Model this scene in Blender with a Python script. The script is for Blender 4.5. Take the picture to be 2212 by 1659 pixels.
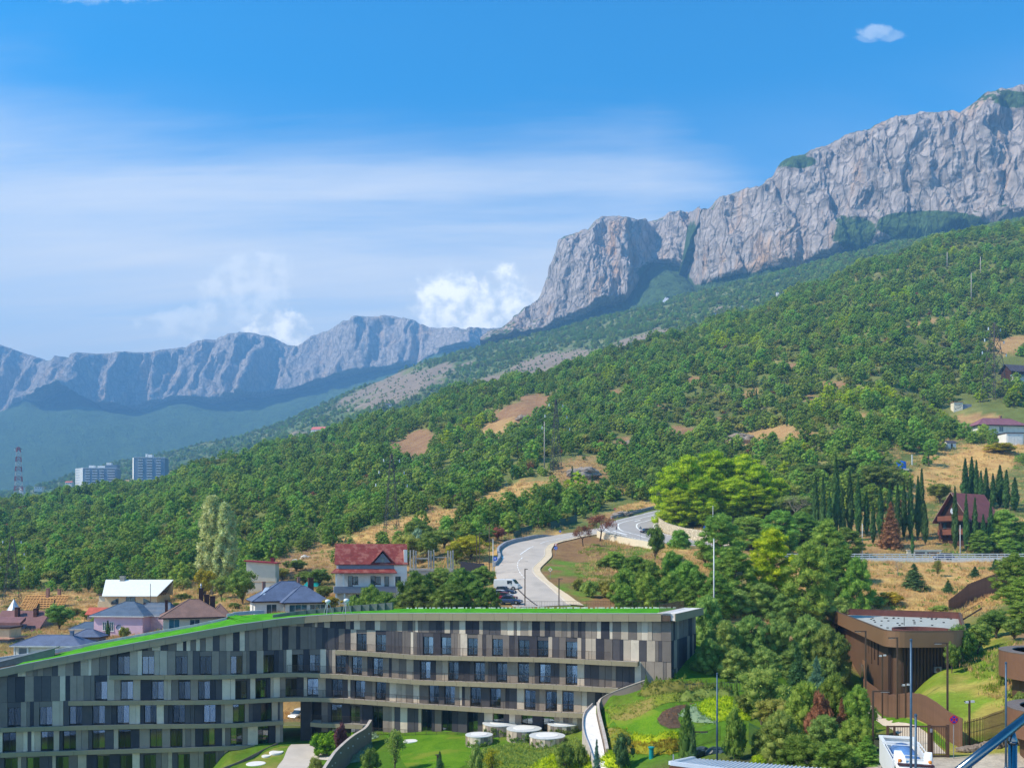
import bpy, bmesh, math, random
import numpy as np
from mathutils import Vector, Matrix, Euler
scene = bpy.context.scene
for _o in list(bpy.data.objects):
 bpy.data.objects.remove(_o)
# ------------------------------------------------------------------ camera
FPX, CU, VH = 1916.0, 1106.0, 1200.0      # focal length, centre column and horizon row in 2212-px picture units
cam_data = bpy.data.cameras.new('camera')
cam = bpy.data.objects.new('camera', cam_data)
scene.collection.objects.link(cam)
cam.location = (0, 0, 0)
cam.rotation_euler = (math.radians(90), 0, 0)
cam_data.sensor_width = 36.0
cam_data.lens = 36.0 * FPX / 2212.0
cam_data.shift_y = (VH - 829.5) / 2212.0
cam_data.clip_start = 0.1
cam_data.clip_end = 60000
scene.camera = cam
# ------------------------------------------------------------------ sun, sky, exposure
SUN_EL, SUN_AZ = math.radians(46), math.radians(255)   # azimuth clockwise from +Y: from the left, a touch behind the camera
SUN = Vector((math.sin(SUN_AZ) * math.cos(SUN_EL), math.cos(SUN_AZ) * math.cos(SUN_EL), math.sin(SUN_EL)))
sun_data = bpy.data.lights.new('sun', 'SUN')
sun_data.energy = 5.0
sun_data.angle = math.radians(0.53)
sun_data.color = (1.0, 0.90, 0.75)
sun = bpy.data.objects.new('sun', sun_data)
scene.collection.objects.link(sun)
sun.rotation_euler = (-SUN).to_track_quat('-Z', 'Y').to_euler()
world = bpy.data.worlds.new('World')
scene.world = world
world.use_nodes = True
_nt = world.node_tree
for _n in list(_nt.nodes):
 _nt.nodes.remove(_n)
class NB:
 def __init__(self, nt):
  self.nt = nt
 def n(self, typ, **kw):
  nd = self.nt.nodes.new(typ)
  for k, v in kw.items():
   setattr(nd, k, v)
  return nd
 def link(self, a, b):
  self.nt.links.new(a, b)
 def put(self, sock, v):
  if isinstance(v, bpy.types.NodeSocket):
   self.nt.links.new(v, sock)
  elif v is not None:
   if isinstance(v, (tuple, list)) and len(v) == 3 and sock.type == 'RGBA':
    v = (*v, 1)
   sock.default_value = v
 def math(self, op, a, b=None, c=None, clamp=False):
  nd = self.n('ShaderNodeMath', operation=op, use_clamp=clamp)
  self.put(nd.inputs[0], a)
  if b is not None: self.put(nd.inputs[1], b)
  if c is not None: self.put(nd.inputs[2], c)
  return nd.outputs[0]
 def ss(self, x, a, b):
  nd = self.n('ShaderNodeMapRange', interpolation_type='SMOOTHSTEP')
  self.put(nd.inputs[0], x); self.put(nd.inputs[1], a); self.put(nd.inputs[2], b)
  nd.inputs[3].default_value = 0; nd.inputs[4].default_value = 1
  return nd.outputs[0]
 def mix(self, f, a, b, blend='MIX'):
  nd = self.n('ShaderNodeMix', data_type='RGBA', blend_type=blend)
  self.put(nd.inputs[0], f); self.put(nd.inputs[6], a); self.put(nd.inputs[7], b)
  return nd.outputs[2]
 def noise(self, vec, scale, detail=4, rough=0.55, dist=0.0, out=0):
  nd = self.n('ShaderNodeTexNoise')
  if vec is not None: self.link(vec, nd.inputs['Vector'])
  self.put(nd.inputs['Scale'], scale); nd.inputs['Detail'].default_value = detail
  nd.inputs['Roughness'].default_value = rough; nd.inputs['Distortion'].default_value = dist
  return nd.outputs[out]
 def comb(self, x, y, z):
  nd = self.n('ShaderNodeCombineXYZ')
  self.put(nd.inputs[0], x); self.put(nd.inputs[1], y); self.put(nd.inputs[2], z)
  return nd.outputs[0]
def build_world():
 b = NB(_nt)
 tc = b.n('ShaderNodeTexCoord')
 sep = b.n('ShaderNodeSeparateXYZ'); b.link(tc.outputs['Generated'], sep.inputs[0])
 x, y, z = sep.outputs
 sky = b.n('ShaderNodeTexSky', sky_type='NISHITA', sun_disc=False)
 sky.sun_elevation = SUN_EL; sky.sun_rotation = SUN_AZ
 sky.altitude = 200; sky.air_density = 1.0; sky.dust_density = 0.2; sky.ozone_density = 3.0
 hsv = b.n('ShaderNodeHueSaturation'); hsv.inputs['Saturation'].default_value = 1.25; hsv.inputs['Value'].default_value = 1.0
 hsv.inputs['Hue'].default_value = 0.487
 b.link(sky.outputs[0], hsv.inputs['Color'])
 skyc = b.mix(1.0, hsv.outputs[0], (0.05, 0.97, 1.26), 'MULTIPLY')
 # cirrus veil: a high cloud sheet seen in perspective, thick low in the west, ragged upper rim
 zz = b.math('ADD', b.math('MAXIMUM', z, 0.0), 0.10)
 px, py = b.math('DIVIDE', x, zz), b.math('DIVIDE', y, zz)
 pv = b.comb(b.math('MULTIPLY', px, 0.35), py, 0.0)
 n1 = b.noise(pv, 0.9, 6, 0.6, 0.6)
 n2 = b.noise(b.comb(b.math('MULTIPLY', px, 0.22), py, 3.0), 3.0, 6, 0.62, 0.3)
 xr = b.math('MAXIMUM', b.math('SUBTRACT', x, 0.14), 0.0)
 rim = b.math('ADD', b.math('MULTIPLY_ADD', xr, -0.42, 0.39), b.math('MULTIPLY', b.math('SUBTRACT', n1, 0.5), 0.22))
 rim = b.math('ADD', rim, b.math('MULTIPLY', b.math('SUBTRACT', n2, 0.5), 0.13))
 veil = b.ss(z, b.math('ADD', rim, 0.07), b.math('SUBTRACT', rim, 0.08))
 fib = b.noise(b.comb(b.math('MULTIPLY', px, 0.10), b.math('MULTIPLY_ADD', px, .25, py), 7.0), 5.0, 5, 0.6, 0.4)
 veil = b.math('MULTIPLY', veil, b.math('ADD', b.math('MULTIPLY_ADD', b.ss(n2, 0.25, 0.7), 0.20, 0.56), b.math('MULTIPLY', b.ss(fib, .25, .75), .14)))
 thin = b.math('MULTIPLY', b.ss(z, 0.47, 0.33), b.math('MULTIPLY', b.ss(n1, 0.38, 0.7), 0.42))
 streak = b.math('MULTIPLY', b.ss(n2, 0.55, 0.85), b.math('MULTIPLY', b.ss(z, 0.52, 0.36), 0.4))
 veil = b.math('MAXIMUM', b.math('MAXIMUM', veil, streak), thin)
 col = b.mix(veil, skyc, (5.9, 5.9, 5.9))
 # cumulus heads behind the ridges: (azimuth slope, elevation slope, half width, half height)
 gx, gz = b.math('DIVIDE', x, b.math('MAXIMUM', y, 0.05)), b.math('DIVIDE', z, b.math('MAXIMUM', y, 0.05))
 gv = b.comb(gx, gz, 0.0)
 nd1 = b.noise(gv, 22, 6, 0.62)
 nd2 = b.noise(gv, 60, 5, 0.6)
 wob = b.math('ADD', b.math('MULTIPLY', b.math('SUBTRACT', nd1, 0.5), 1.35), b.math('MULTIPLY', b.math('SUBTRACT', nd2, 0.5), 1.1))
 puffs = [(-0.070, 0.285, .050, .034, 1.0), (-0.012, 0.289, .034, .036, 1.0), (-0.045, 0.262, .070, .026, .9), (0.012, 0.27, .03, .03, .8),
             (-0.262, 0.247, .034, .036, 1.0), (-0.283, 0.243, .022, .022, .85), (-0.30, 0.29, .06, .03, .3), (-0.29, 0.325, .05, .02, .25),
             (-0.335, 0.275, .014, .014, .45), (-0.37, 0.262, .05, .02, .3),
             (0.410, 0.590, .020, .009, .26), (0.428, 0.586, .020, .007, .18), (0.40, 0.583, .016, .005, .14), (-0.45, 0.643, .09, .02, .22), (-0.15, 0.68, .1, .014, .25), (0.055, 0.29, .03, .012, .5)]
 cum = None
 for cx, cz, rx, rz, a in puffs:
  dx = b.math('DIVIDE', b.math('SUBTRACT', gx, cx), rx); dz = b.math('DIVIDE', b.math('SUBTRACT', gz, cz), rz)
  d = b.math('SQRT', b.math('ADD', b.math('MULTIPLY', dx, dx), b.math('MULTIPLY', dz, dz)))
  m = b.math('MULTIPLY', b.ss(b.math('ADD', d, wob), 1.14, 0.66), a)
  cum = m if cum is None else b.math('MAXIMUM', cum, m)
 cum = b.math('MULTIPLY', cum, b.math('GREATER_THAN', y, 0.05))
 shade = b.ss(b.noise(gv, 38, 4, 0.55), 0.35, 0.62)
 ccol = b.mix(shade, (4.6, 5.2, 5.9), (8.6, 8.5, 8.0))
 col = b.mix(cum, col, ccol)
 bg = b.n('ShaderNodeBackground'); b.link(col, bg.inputs[0]); bg.inputs[1].default_value = 0.15
 out = b.n('ShaderNodeOutputWorld'); b.link(bg.outputs[0], out.inputs[0])
build_world()
scene.view_settings.view_transform = 'Standard'
scene.view_settings.look = 'None'
scene.view_settings.gamma = 1.0
scene.view_settings.use_curve_mapping = False
scene.view_settings.exposure = 0.5
scene.render.engine = 'CYCLES'
scene.cycles.use_denoising = True
scene.cycles.max_bounces = 6
scene.cycles.diffuse_bounces = 3
scene.cycles.glossy_bounces = 3
scene.cycles.transmission_bounces = 4
scene.cycles.transparent_max_bounces = 8
scene.cycles.volume_bounces = 0
scene.cycles.caustics_reflective = False
scene.cycles.caustics_refractive = False
# ------------------------------------------------------------------ helpers
def P(u, v, Y):
 return Vector(((u - CU) / FPX * Y, Y, (VH - v) / FPX * Y))
def px_x(u, Y): return (u - CU) / FPX * Y
def px_z(v, Y): return (VH - v) / FPX * Y
def tag(o, label=None, cat=None, group=None, kind=None):
 if label: o['label'] = label
 if cat: o['category'] = cat
 if group: o['group'] = group
 if kind: o['kind'] = kind
 return o
def link(o, parent=None):
 scene.collection.objects.link(o)
 if parent is not None: o.parent = parent
 return o
def empty(name, loc, rz=0.0, label=None, cat=None, group=None):
 o = bpy.data.objects.new(name, None)
 o.empty_display_size = 0.5
 o.location = loc; o.rotation_euler = (0, 0, rz)
 link(o)
 return tag(o, label, cat, group)
def mesh_np(name, verts, faces, mat=None, smooth=False, midx=None):
 me = bpy.data.meshes.new(name)
 verts = np.asarray(verts, dtype=np.float32).reshape(-1, 3)
 fl = [np.asarray(f, dtype=np.int32) for f in (faces if isinstance(faces, list) else [faces]) if len(f)]
 nl = sum(f.size for f in fl); nf = sum(len(f) for f in fl)
 me.vertices.add(len(verts)); me.vertices.foreach_set('co', verts.ravel())
 me.loops.add(nl); me.polygons.add(nf)
 me.loops.foreach_set('vertex_index', np.concatenate([f.ravel() for f in fl]) if fl else [])
 tot = np.concatenate([np.full(len(f), f.shape[1], np.int32) for f in fl]); st = np.concatenate([[0], np.cumsum(tot)[:-1]]).astype(np.int32)
 me.polygons.foreach_set('loop_start', st); me.polygons.foreach_set('loop_total', tot)
 me.polygons.foreach_set('use_smooth', np.full(nf, bool(smooth)))
 if midx is not None: me.polygons.foreach_set('material_index', np.asarray(midx, np.int32))
 for m in (mat if isinstance(mat, (list, tuple)) else [mat]):
  if m is not None: me.materials.append(m)
 me.update(calc_edges=True)
 return me
BOXF = np.array([[0, 3, 2, 1], [4, 5, 6, 7], [0, 1, 5, 4], [1, 2, 6, 5], [2, 3, 7, 6], [3, 0, 4, 7]], np.int32)
class MB:
 def __init__(self):
  self.v, self.q, self.t, self.nv = [], [], [], 0
  self.ng = []
 def add(self, verts, quads=None, tris=None, ngons=None):
  verts = np.asarray(verts, float).reshape(-1, 3)
  self.v.append(verts)
  if quads is not None and len(quads): self.q.append(np.asarray(quads) + self.nv)
  if tris is not None and len(tris): self.t.append(np.asarray(tris) + self.nv)
  if ngons is not None:
   for g in ngons: self.ng.append([i + self.nv for i in g])
  self.nv += len(verts)
  return self
 def box(self, x0, x1, y0, y1, z0, z1):
  return self.add([(x0, y0, z0), (x1, y0, z0), (x1, y1, z0), (x0, y1, z0), (x0, y0, z1), (x1, y0, z1), (x1, y1, z1), (x0, y1, z1)], BOXF)
 def hexa(self, pts):
  return self.add(pts, BOXF)
 def bar(self, a, b_, w, h=None, up=(0, 0, 1)):
  a, b_ = Vector(a), Vector(b_); h = h or w
  d = (b_ - a)
  if d.length < 1e-6: return self
  d.normalize(); upv = Vector(up)
  if abs(d.dot(upv)) > 0.99: upv = Vector((1, 0, 0))
  s = d.cross(upv).normalized() * (w / 2); t = s.cross(d).normalized() * (h / 2)
  pts = [a - s - t, a + s - t, a + s + t, a - s + t, b_ - s - t, b_ + s - t, b_ + s + t, b_ - s + t]
  return self.add([tuple(p) for p in pts], BOXF)
 def tube(self, pts, r, n=8, cap=True):
  pts = [Vector(p) for p in pts]; k = len(pts)
  rs = r if isinstance(r, (list, tuple, np.ndarray)) else [r] * k
  vs = []; prev = None
  for i, p in enumerate(pts):
   d = (pts[min(i + 1, k - 1)] - pts[max(i - 1, 0)])
   d = d.normalized() if d.length > 1e-9 else Vector((0, 0, 1))
   ref = prev if prev is not None else (Vector((1, 0, 0)) if abs(d.z) > 0.9 else Vector((0, 0, 1)))
   s = (ref - d * ref.dot(d)); s = s.normalized() if s.length > 1e-6 else d.orthogonal().normalized()
   prev = s; t = d.cross(s)
   for j in range(n):
    a = 2 * math.pi * j / n
    vs.append(tuple(p + (s * math.cos(a) + t * math.sin(a)) * rs[i]))
  q = [(i * n + j, i * n + (j + 1) % n, (i + 1) * n + (j + 1) % n, (i + 1) * n + j) for i in range(k - 1) for j in range(n)]
  ng = [list(range(n))[::-1], [(k - 1) * n + j for j in range(n)]] if cap else None
  return self.add(vs, q, None, ng)
 def lathe(self, prof, n=16, c=(0, 0, 0), a0=0, a1=2 * math.pi):
  full = abs(a1 - a0 - 2 * math.pi) < 1e-6; m = n if full else n + 1
  vs = [(c[0] + r * math.cos(a0 + (a1 - a0) * j / n), c[1] + r * math.sin(a0 + (a1 - a0) * j / n), c[2] + z) for r, z in prof for j in range(m)]
  q = []
  for i in range(len(prof) - 1):
   for j in range(n if full else n):
    j2 = (j + 1) % m
    q.append((i * m + j, i * m + j2, (i + 1) * m + j2, (i + 1) * m + j))
  ng = [list(range(m))[::-1], [(len(prof) - 1) * m + j for j in range(m)]] if full else None
  return self.add(vs, q, None, ng)
 def prism(self, poly, z0, z1):
  n = len(poly)
  zb = z0 if isinstance(z0, (list, tuple)) else [z0] * n; zt = z1 if isinstance(z1, (list, tuple)) else [z1] * n
  vs = [(p[0], p[1], zb[i]) for i, p in enumerate(poly)] + [(p[0], p[1], zt[i]) for i, p in enumerate(poly)]
  q = [(i, (i + 1) % n, n + (i + 1) % n, n + i) for i in range(n)]
  return self.add(vs, q, None, [list(range(n))[::-1], list(range(n, 2 * n))])
 def mesh(self, name, mat=None, smooth=False):
  v = np.concatenate(self.v) if self.v else np.zeros((0, 3))
  faces = []
  if self.q: faces.append(np.concatenate(self.q))
  if self.t: faces.append(np.concatenate(self.t))
  for g in self.ng: faces.append(np.array([g]))
  return mesh_np(name, v, faces, mat, smooth)
 def build(self, name, mat=None, parent=None, smooth=False, loc=None):
  o = bpy.data.objects.new(name, self.mesh(name, mat, smooth))
  link(o, parent)
  if loc is not None: o.location = loc
  return o
def copy_tree(o, parent=None, **tags):
 c = o.copy(); scene.collection.objects.link(c); c.parent = parent
 for k, v in tags.items(): c[k] = v
 for ch in list(o.children): copy_tree(ch, c)
 return c
# ---- numpy noise
_rs = np.random.RandomState(7)
_perm = _rs.permutation(256); _perm = np.concatenate([_perm, _perm, _perm])
_g3 = _rs.normal(size=(256, 3)); _g3 /= np.linalg.norm(_g3, axis=1)[:, None]
def perlin(x, y, z=None):
 x = np.asarray(x, float); y = np.asarray(y, float); z = np.zeros_like(x) if z is None else np.asarray(z, float)
 xi, yi, zi = np.floor(x).astype(int), np.floor(y).astype(int), np.floor(z).astype(int)
 xf, yf, zf = x - xi, y - yi, z - zi
 u, v, w = [t * t * t * (t * (t * 6 - 15) + 10) for t in (xf, yf, zf)]
 r = 0
 for dx in (0, 1):
  for dy in (0, 1):
   for dz in (0, 1):
    g = _g3[_perm[_perm[_perm[(xi + dx) & 255] + ((yi + dy) & 255)] + ((zi + dz) & 255)]]
    d = g[..., 0] * (xf - dx) + g[..., 1] * (yf - dy) + g[..., 2] * (zf - dz)
    r = r + d * (u if dx else 1 - u) * (v if dy else 1 - v) * (w if dz else 1 - w)
 return r
def fbm(x, y, z=None, oct=4, gain=0.5, lac=2.03):
 a, s, r = 1.0, 1.0, 0
 zz = np.zeros_like(np.asarray(x, float)) if z is None else z
 for i in range(oct):
  r = r + a * perlin(x * s + 17.3 * i, y * s + 5.1 * i, zz * s); a *= gain; s *= lac
 return r
def ridged(x, y, z=None, oct=4, gain=0.5):
 a, s, r = 1.0, 1.0, 0
 zz = np.zeros_like(np.asarray(x, float)) if z is None else z
 for i in range(oct):
  r = r + a * (1 - 2 * np.abs(perlin(x * s + 9.7 * i, y * s + 3.3 * i, zz * s))); a *= gain; s *= 2.05
 return r
def sstep(x, a, b):
 t = np.clip((x - a) / (b - a), 0, 1)
 return t * t * (3 - 2 * t)
def crom(pts, n):
 p = np.asarray(pts, float); k = len(p)
 pe = np.vstack([2 * p[0] - p[1], p, 2 * p[-1] - p[-2]])
 t = np.linspace(0, k - 1 - 1e-9, n); i = np.floor(t).astype(int); f = (t - i)[:, None]
 a, b_, c, d = pe[i], pe[i + 1], pe[i + 2], pe[i + 3]
 return 0.5 * (2 * b_ + (c - a) * f + (2 * a - 5 * b_ + 4 * c - d) * f ** 2 + (3 * b_ - a - 3 * c + d) * f ** 3)
# ------------------------------------------------------------------ materials
MATS = {}
def srgb(r, g, b):
 f = lambda c: (c / 255 / 12.92) if c / 255 <= 0.04045 else ((c / 255 + 0.055) / 1.055) ** 2.4
 return (f(r), f(g), f(b))
def new_mat(name):
 m = bpy.data.materials.new(name); m.use_nodes = True
 nt = m.node_tree
 for n in list(nt.nodes): nt.nodes.remove(n)
 MATS[name] = m
 b = NB(nt)
 out = b.n('ShaderNodeOutputMaterial')
 return m, b, out
def principled(b, out, col, rough=0.8, metal=0.0, spec=0.3, normal=None, alpha=None):
 p = b.n('ShaderNodeBsdfPrincipled')
 b.put(p.inputs['Base Color'], col); b.put(p.inputs['Roughness'], rough); b.put(p.inputs['Metallic'], metal)
 b.put(p.inputs['Specular IOR Level'], spec)
 if normal is not None: b.link(normal, p.inputs['Normal'])
 if alpha is not None: b.put(p.inputs['Alpha'], alpha)
 b.link(p.outputs[0], out.inputs[0])
 return p
def bump(b, h, strength=0.4, dist=0.05):
 nd = b.n('ShaderNodeBump'); nd.inputs['Strength'].default_value = strength; nd.inputs['Distance'].default_value = dist
 b.link(h, nd.inputs['Height'])
 return nd.outputs[0]
def mat(name, col, rough=0.8, metal=0.0, spec=0.3, var=0.18, scale=1.5, bumps=0.0, bdist=0.03, fine=12.0, stain=None, island=0.0, obj=0.0):
 if name in MATS: return MATS[name]
 m, b, out = new_mat(name)
 tc = b.n('ShaderNodeTexCoord'); v = tc.outputs['Object']
 n1 = b.noise(v, scale, 5, 0.6); n2 = b.noise(v, fine, 3, 0.6)
 f = b.math('MULTIPLY_ADD', n1, 0.7, b.math('MULTIPLY', n2, 0.3))
 f = b.ss(f, 0.3, 0.7)
 lo = tuple(c * (1 - var) for c in col); hi = tuple(min(1, c * (1 + var)) for c in col)
 c = b.mix(f, lo, hi)
 if stain:
  sn = b.noise(v, scale * 0.6, 6, 0.65)
  c = b.mix(b.math('MULTIPLY', b.ss(sn, 0.52, 0.68), stain[1]), c, stain[0])
 if island or obj:
  geo = b.n('ShaderNodeNewGeometry'); oi = b.n('ShaderNodeObjectInfo')
  k = b.math('MULTIPLY_ADD', geo.outputs['Random Per Island'], 2 * island, 1 - island)
  k = b.math('MULTIPLY', k, b.math('MULTIPLY_ADD', oi.outputs['Random'], 2 * obj, 1 - obj))
  hs = b.n('ShaderNodeHueSaturation'); b.link(c, hs.inputs['Color']); b.link(k, hs.inputs['Value']); c = hs.outputs[0]
 nrm = bump(b, n2 if fine else n1, bumps, bdist) if bumps else None
 principled(b, out, c, rough, metal, spec, nrm)
 return m
def foliage(name, col, col2=None, var=0.35, hue=0.03, trans=0.25, noise=1.2, fine=0.0):
 if name in MATS: return MATS[name]
 m, b, out = new_mat(name)
 tc = b.n('ShaderNodeTexCoord'); geo = b.n('ShaderNodeNewGeometry'); oi = b.n('ShaderNodeObjectInfo')
 col2 = col2 or (col[0] * 1.9, col[1] * 1.35, col[2] * 0.8)
 n1 = b.noise(tc.outputs['Object'], noise, 3, 0.6)
 f = b.math('ADD', b.math('MULTIPLY', b.ss(n1, 0.35, 0.7), 0.5), b.math('MULTIPLY', geo.outputs['Random Per Island'], 0.5))
 c = b.mix(f, col, col2)
 hs = b.n('ShaderNodeHueSaturation'); b.link(c, hs.inputs['Color'])
 wn = b.n('ShaderNodeTexWhiteNoise', noise_dimensions='1D'); b.link(oi.outputs['Random'], wn.inputs['W'])
 b.link(b.math('MULTIPLY_ADD', wn.outputs[0], -2 * hue, 0.5 + hue), hs.inputs['Hue'])
 b.link(b.math('MULTIPLY_ADD', oi.outputs['Random'], 2 * var, 1 - var), hs.inputs['Value'])
 p = b.n('ShaderNodeBsdfPrincipled'); b.link(hs.outputs[0], p.inputs['Base Color']); p.inputs['Roughness'].default_value = 0.75
 p.inputs['Specular IOR Level'].default_value = 0.15
 if trans > 0:
  t = b.n('ShaderNodeBsdfTranslucent'); b.link(hs.outputs[0], t.inputs['Color'])
  ms = b.n('ShaderNodeMixShader'); ms.inputs[0].default_value = trans
  b.link(p.outputs[0], ms.inputs[1]); b.link(t.outputs[0], ms.inputs[2]); b.link(ms.outputs[0], out.inputs[0])
 else:
  b.link(p.outputs[0], out.inputs[0])
 return m
def glass(name, tint=(0.02, 0.035, 0.045), rough=0.03, spec=0.9):
 if name in MATS: return MATS[name]
 m, b, out = new_mat(name)
 tc = b.n('ShaderNodeTexCoord')
 n1 = b.noise(tc.outputs['Object'], 0.9, 3, 0.5)
 c = b.mix(b.ss(n1, 0.4, 0.65), tint, tuple(min(1, t * 2.2) for t in tint))
 principled(b, out, c, rough, 0.0, spec)
 return m
def attr_ground(name, attr='tint', bumps=0.6):
 m, b, out = new_mat(name)
 a = b.n('ShaderNodeAttribute', attribute_name=attr)
 tc = b.n('ShaderNodeTexCoord'); v = tc.outputs['Object']
 n1 = b.noise(v, 0.22, 6, 0.65); n2 = b.noise(v, 1.6, 6, 0.7); n3 = b.noise(v, 6.0, 3, 0.7)
 k = b.math('ADD', b.math('MULTIPLY', n1, 0.7), b.math('ADD', b.math('MULTIPLY', n2, 0.8), b.math('MULTIPLY', n3, 0.5)))
 k = b.math('MULTIPLY_ADD', b.math('SUBTRACT', k, 1.0), 1.3, 1.0)
 hs = b.n('ShaderNodeHueSaturation'); b.link(a.outputs['Color'], hs.inputs['Color']); b.link(k, hs.inputs['Value'])
 b.link(b.math('MULTIPLY_ADD', n1, 0.06, 0.47), hs.inputs['Hue'])
 nrm = bump(b, b.math('ADD', n2, b.math('MULTIPLY', n3, 0.5)), bumps, 0.35)
 principled(b, out, hs.outputs[0], 0.95, 0, 0.1, nrm)
 return m
# ------------------------------------------------------------------ terrain: one height function for everything that stands on it
COLS = {
 -520: {24: -66, 55: -46, 86: -30.0, 110: -30, 122: -19, 150: -17.5, 200: -15.5, 260: -9, 450: 12, 700: 38, 1000: 5, 1300: -10},
 0: {24: -66, 55: -46, 86: -30.0, 117: -30, 129: -18.5, 150: -17.4, 190: -16.5, 215: -14.5, 240: -11.5, 300: -4, 450: 15, 650: 34, 900: 5, 1300: -10},
 300: {24: -66, 55: -46, 86: -30.0, 121: -30, 134: -16.5, 160: -15.2, 200: -14.8, 215: -13.5, 240: -10.5, 300: 0, 450: 24, 600: 42, 700: 50, 950: 20, 1300: 10},
 440: {24: -66, 55: -46, 86: -29.8, 123.5: -29.8, 136: -14.5, 165: -13, 200: -11.2, 240: -7.2, 300: 3.5, 450: 30, 700: 64, 1000: 35, 1300: 25},
 500: {24: -66, 55: -46, 86: -27.8, 125: -26.6, 138: -13.5, 165: -12, 200: -9.5, 240: -5, 300: 5, 450: 33, 700: 71, 1000: 40, 1300: 30},
 650: {24: -66, 55: -46, 86: -27.4, 127: -26.5, 140: -11.5, 170: -10.3, 200: -7.5, 225: -3.5, 260: 2, 350: 19, 500: 50, 760: 92, 1000: 60, 1300: 50},
 850: {24: -66, 55: -46, 86: -26.0, 125: -24.7, 137: -10, 175: -9.4, 200: -6, 230: 0, 260: 7, 350: 24, 500: 60, 800: 116, 1050: 85, 1300: 70},
 1000: {24: -66, 55: -46, 86: -25.2, 122: -24, 134: -9.6, 165: -8.3, 200: -2.5, 240: 6.5, 300: 17, 400: 40, 600: 95, 830: 150, 1100: 110, 1300: 90},
 1150: {24: -66, 55: -46, 86: -24.5, 118: -23.3, 130: -9.4, 150: -8.7, 172: -5.3, 200: -1.4, 222: 2.2, 245: 6, 300: 19, 400: 45, 600: 105, 850: 163, 1150: 120, 1300: 110},
 1252: {24: -66, 55: -46, 86: -24.4, 108: -23, 116: -22.5, 128: -9.5, 150: -8.6, 175: -5.2, 205: -1, 230: 3, 255: 7, 285: 13.5, 320: 23, 400: 46, 600: 112, 857: 178, 1150: 140, 1300: 130},
 1290: {24: -66, 55: -46, 86: -24.2, 98: -22.8, 104: -21.6, 112: -20, 127: -9.6, 150: -8.6, 180: -4.6, 220: 1.5, 245: 5, 262: 8, 285: 13, 320: 22, 400: 46, 600: 115, 860: 184, 1150: 150, 1300: 140},
 1325: {24: -66, 55: -46, 86: -24.2, 94: -22.2, 104: -20, 112: -17.4, 127: -9.6, 150: -8.6, 180: -4.6, 220: 1.5, 245: 5, 262: 8, 285: 13, 320: 22, 400: 46, 600: 115, 860: 186, 1150: 150, 1300: 140},
 1450: {30: -22, 85: -21.6, 95: -20.4, 108: -16.2, 116: -14, 128: -11.5, 150: -8.4, 200: -1.2, 235: 3.8, 262: 7.6, 285: 12.5, 320: 22, 400: 49, 600: 122, 900: 211, 1200: 170, 1300: 160},
 1600: {30: -20, 70: -20.6, 90: -20, 108: -16.2, 130: -13, 160: -8, 200: -2, 225: 2, 250: 7.5, 300: 20, 400: 50, 600: 135, 930: 238, 1250: 210, 1300: 205},
 1750: {30: -17, 70: -18, 100: -18.6, 130: -15, 160: -8.5, 195: -2.2, 206: -1.2, 217: -0.9, 240: 5, 300: 22, 400: 60, 600: 145, 960: 272, 1300: 240},
 1900: {30: -16.4, 72: -17, 90: -18, 110: -19.4, 135: -18, 150: -16, 163: -10, 198: -2.8, 205: -1.5, 217: -1.0, 228: 2, 300: 26, 400: 66, 600: 160, 980: 304, 1300: 280},
 2050: {30: -16.4, 72: -17, 79: -16.9, 90: -15.7, 106: -13.8, 130: -12, 160: -9.8, 198: -2.9, 205: -1.5, 217: -1.0, 228: 2, 300: 24, 350: 42, 400: 58, 480: 92, 600: 160, 1000: 340, 1300: 320},
 2212: {30: -16.4, 72: -16.8, 80: -16.2, 100: -12.2, 130: -9, 165: -6.5, 198: -2.6, 205: -1.5, 217: -1.0, 228: 2.5, 300: 25, 360: 47, 400: 60, 470: 92, 600: 168, 1000: 350, 1300: 330},
 2750: {30: -15.6, 72: -14, 100: -10, 130: -6, 198: -2.2, 205: -1.5, 217: -1.0, 300: 30, 400: 65, 600: 190, 1000: 400, 1300: 380},
}
YT = np.concatenate([np.arange(20, 400, 1.0), np.arange(400, 1320, 5.0)])
def _pchip(xs, ys, xq):
 xs, ys = np.asarray(xs, float), np.asarray(ys, float)
 h = np.diff(xs); d = np.diff(ys) / h
 m = np.zeros_like(xs); m[0], m[-1] = d[0], d[-1]
 for i in range(1, len(xs) - 1):
  if d[i - 1] * d[i] > 0:
   w1, w2 = 2 * h[i] + h[i - 1], h[i] + 2 * h[i - 1]
   m[i] = (w1 + w2) / (w1 / d[i - 1] + w2 / d[i])
 i = np.clip(np.searchsorted(xs, xq) - 1, 0, len(xs) - 2)
 t = np.clip((xq - xs[i]) / h[i], 0, 1)
 return ((1 + 2 * t) * (1 - t) ** 2 * ys[i] + t * (1 - t) ** 2 * h[i] * m[i] + t * t * (3 - 2 * t) * ys[i + 1] + t * t * (t - 1) * h[i] * m[i + 1])
COLU = np.array(sorted(COLS)); COLT = np.array([_pchip(list(COLS[u].keys()), list(COLS[u].values()), YT) for u in COLU])
PADS = []      # (x, y, radius, z, falloff): levelled building plots
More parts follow.
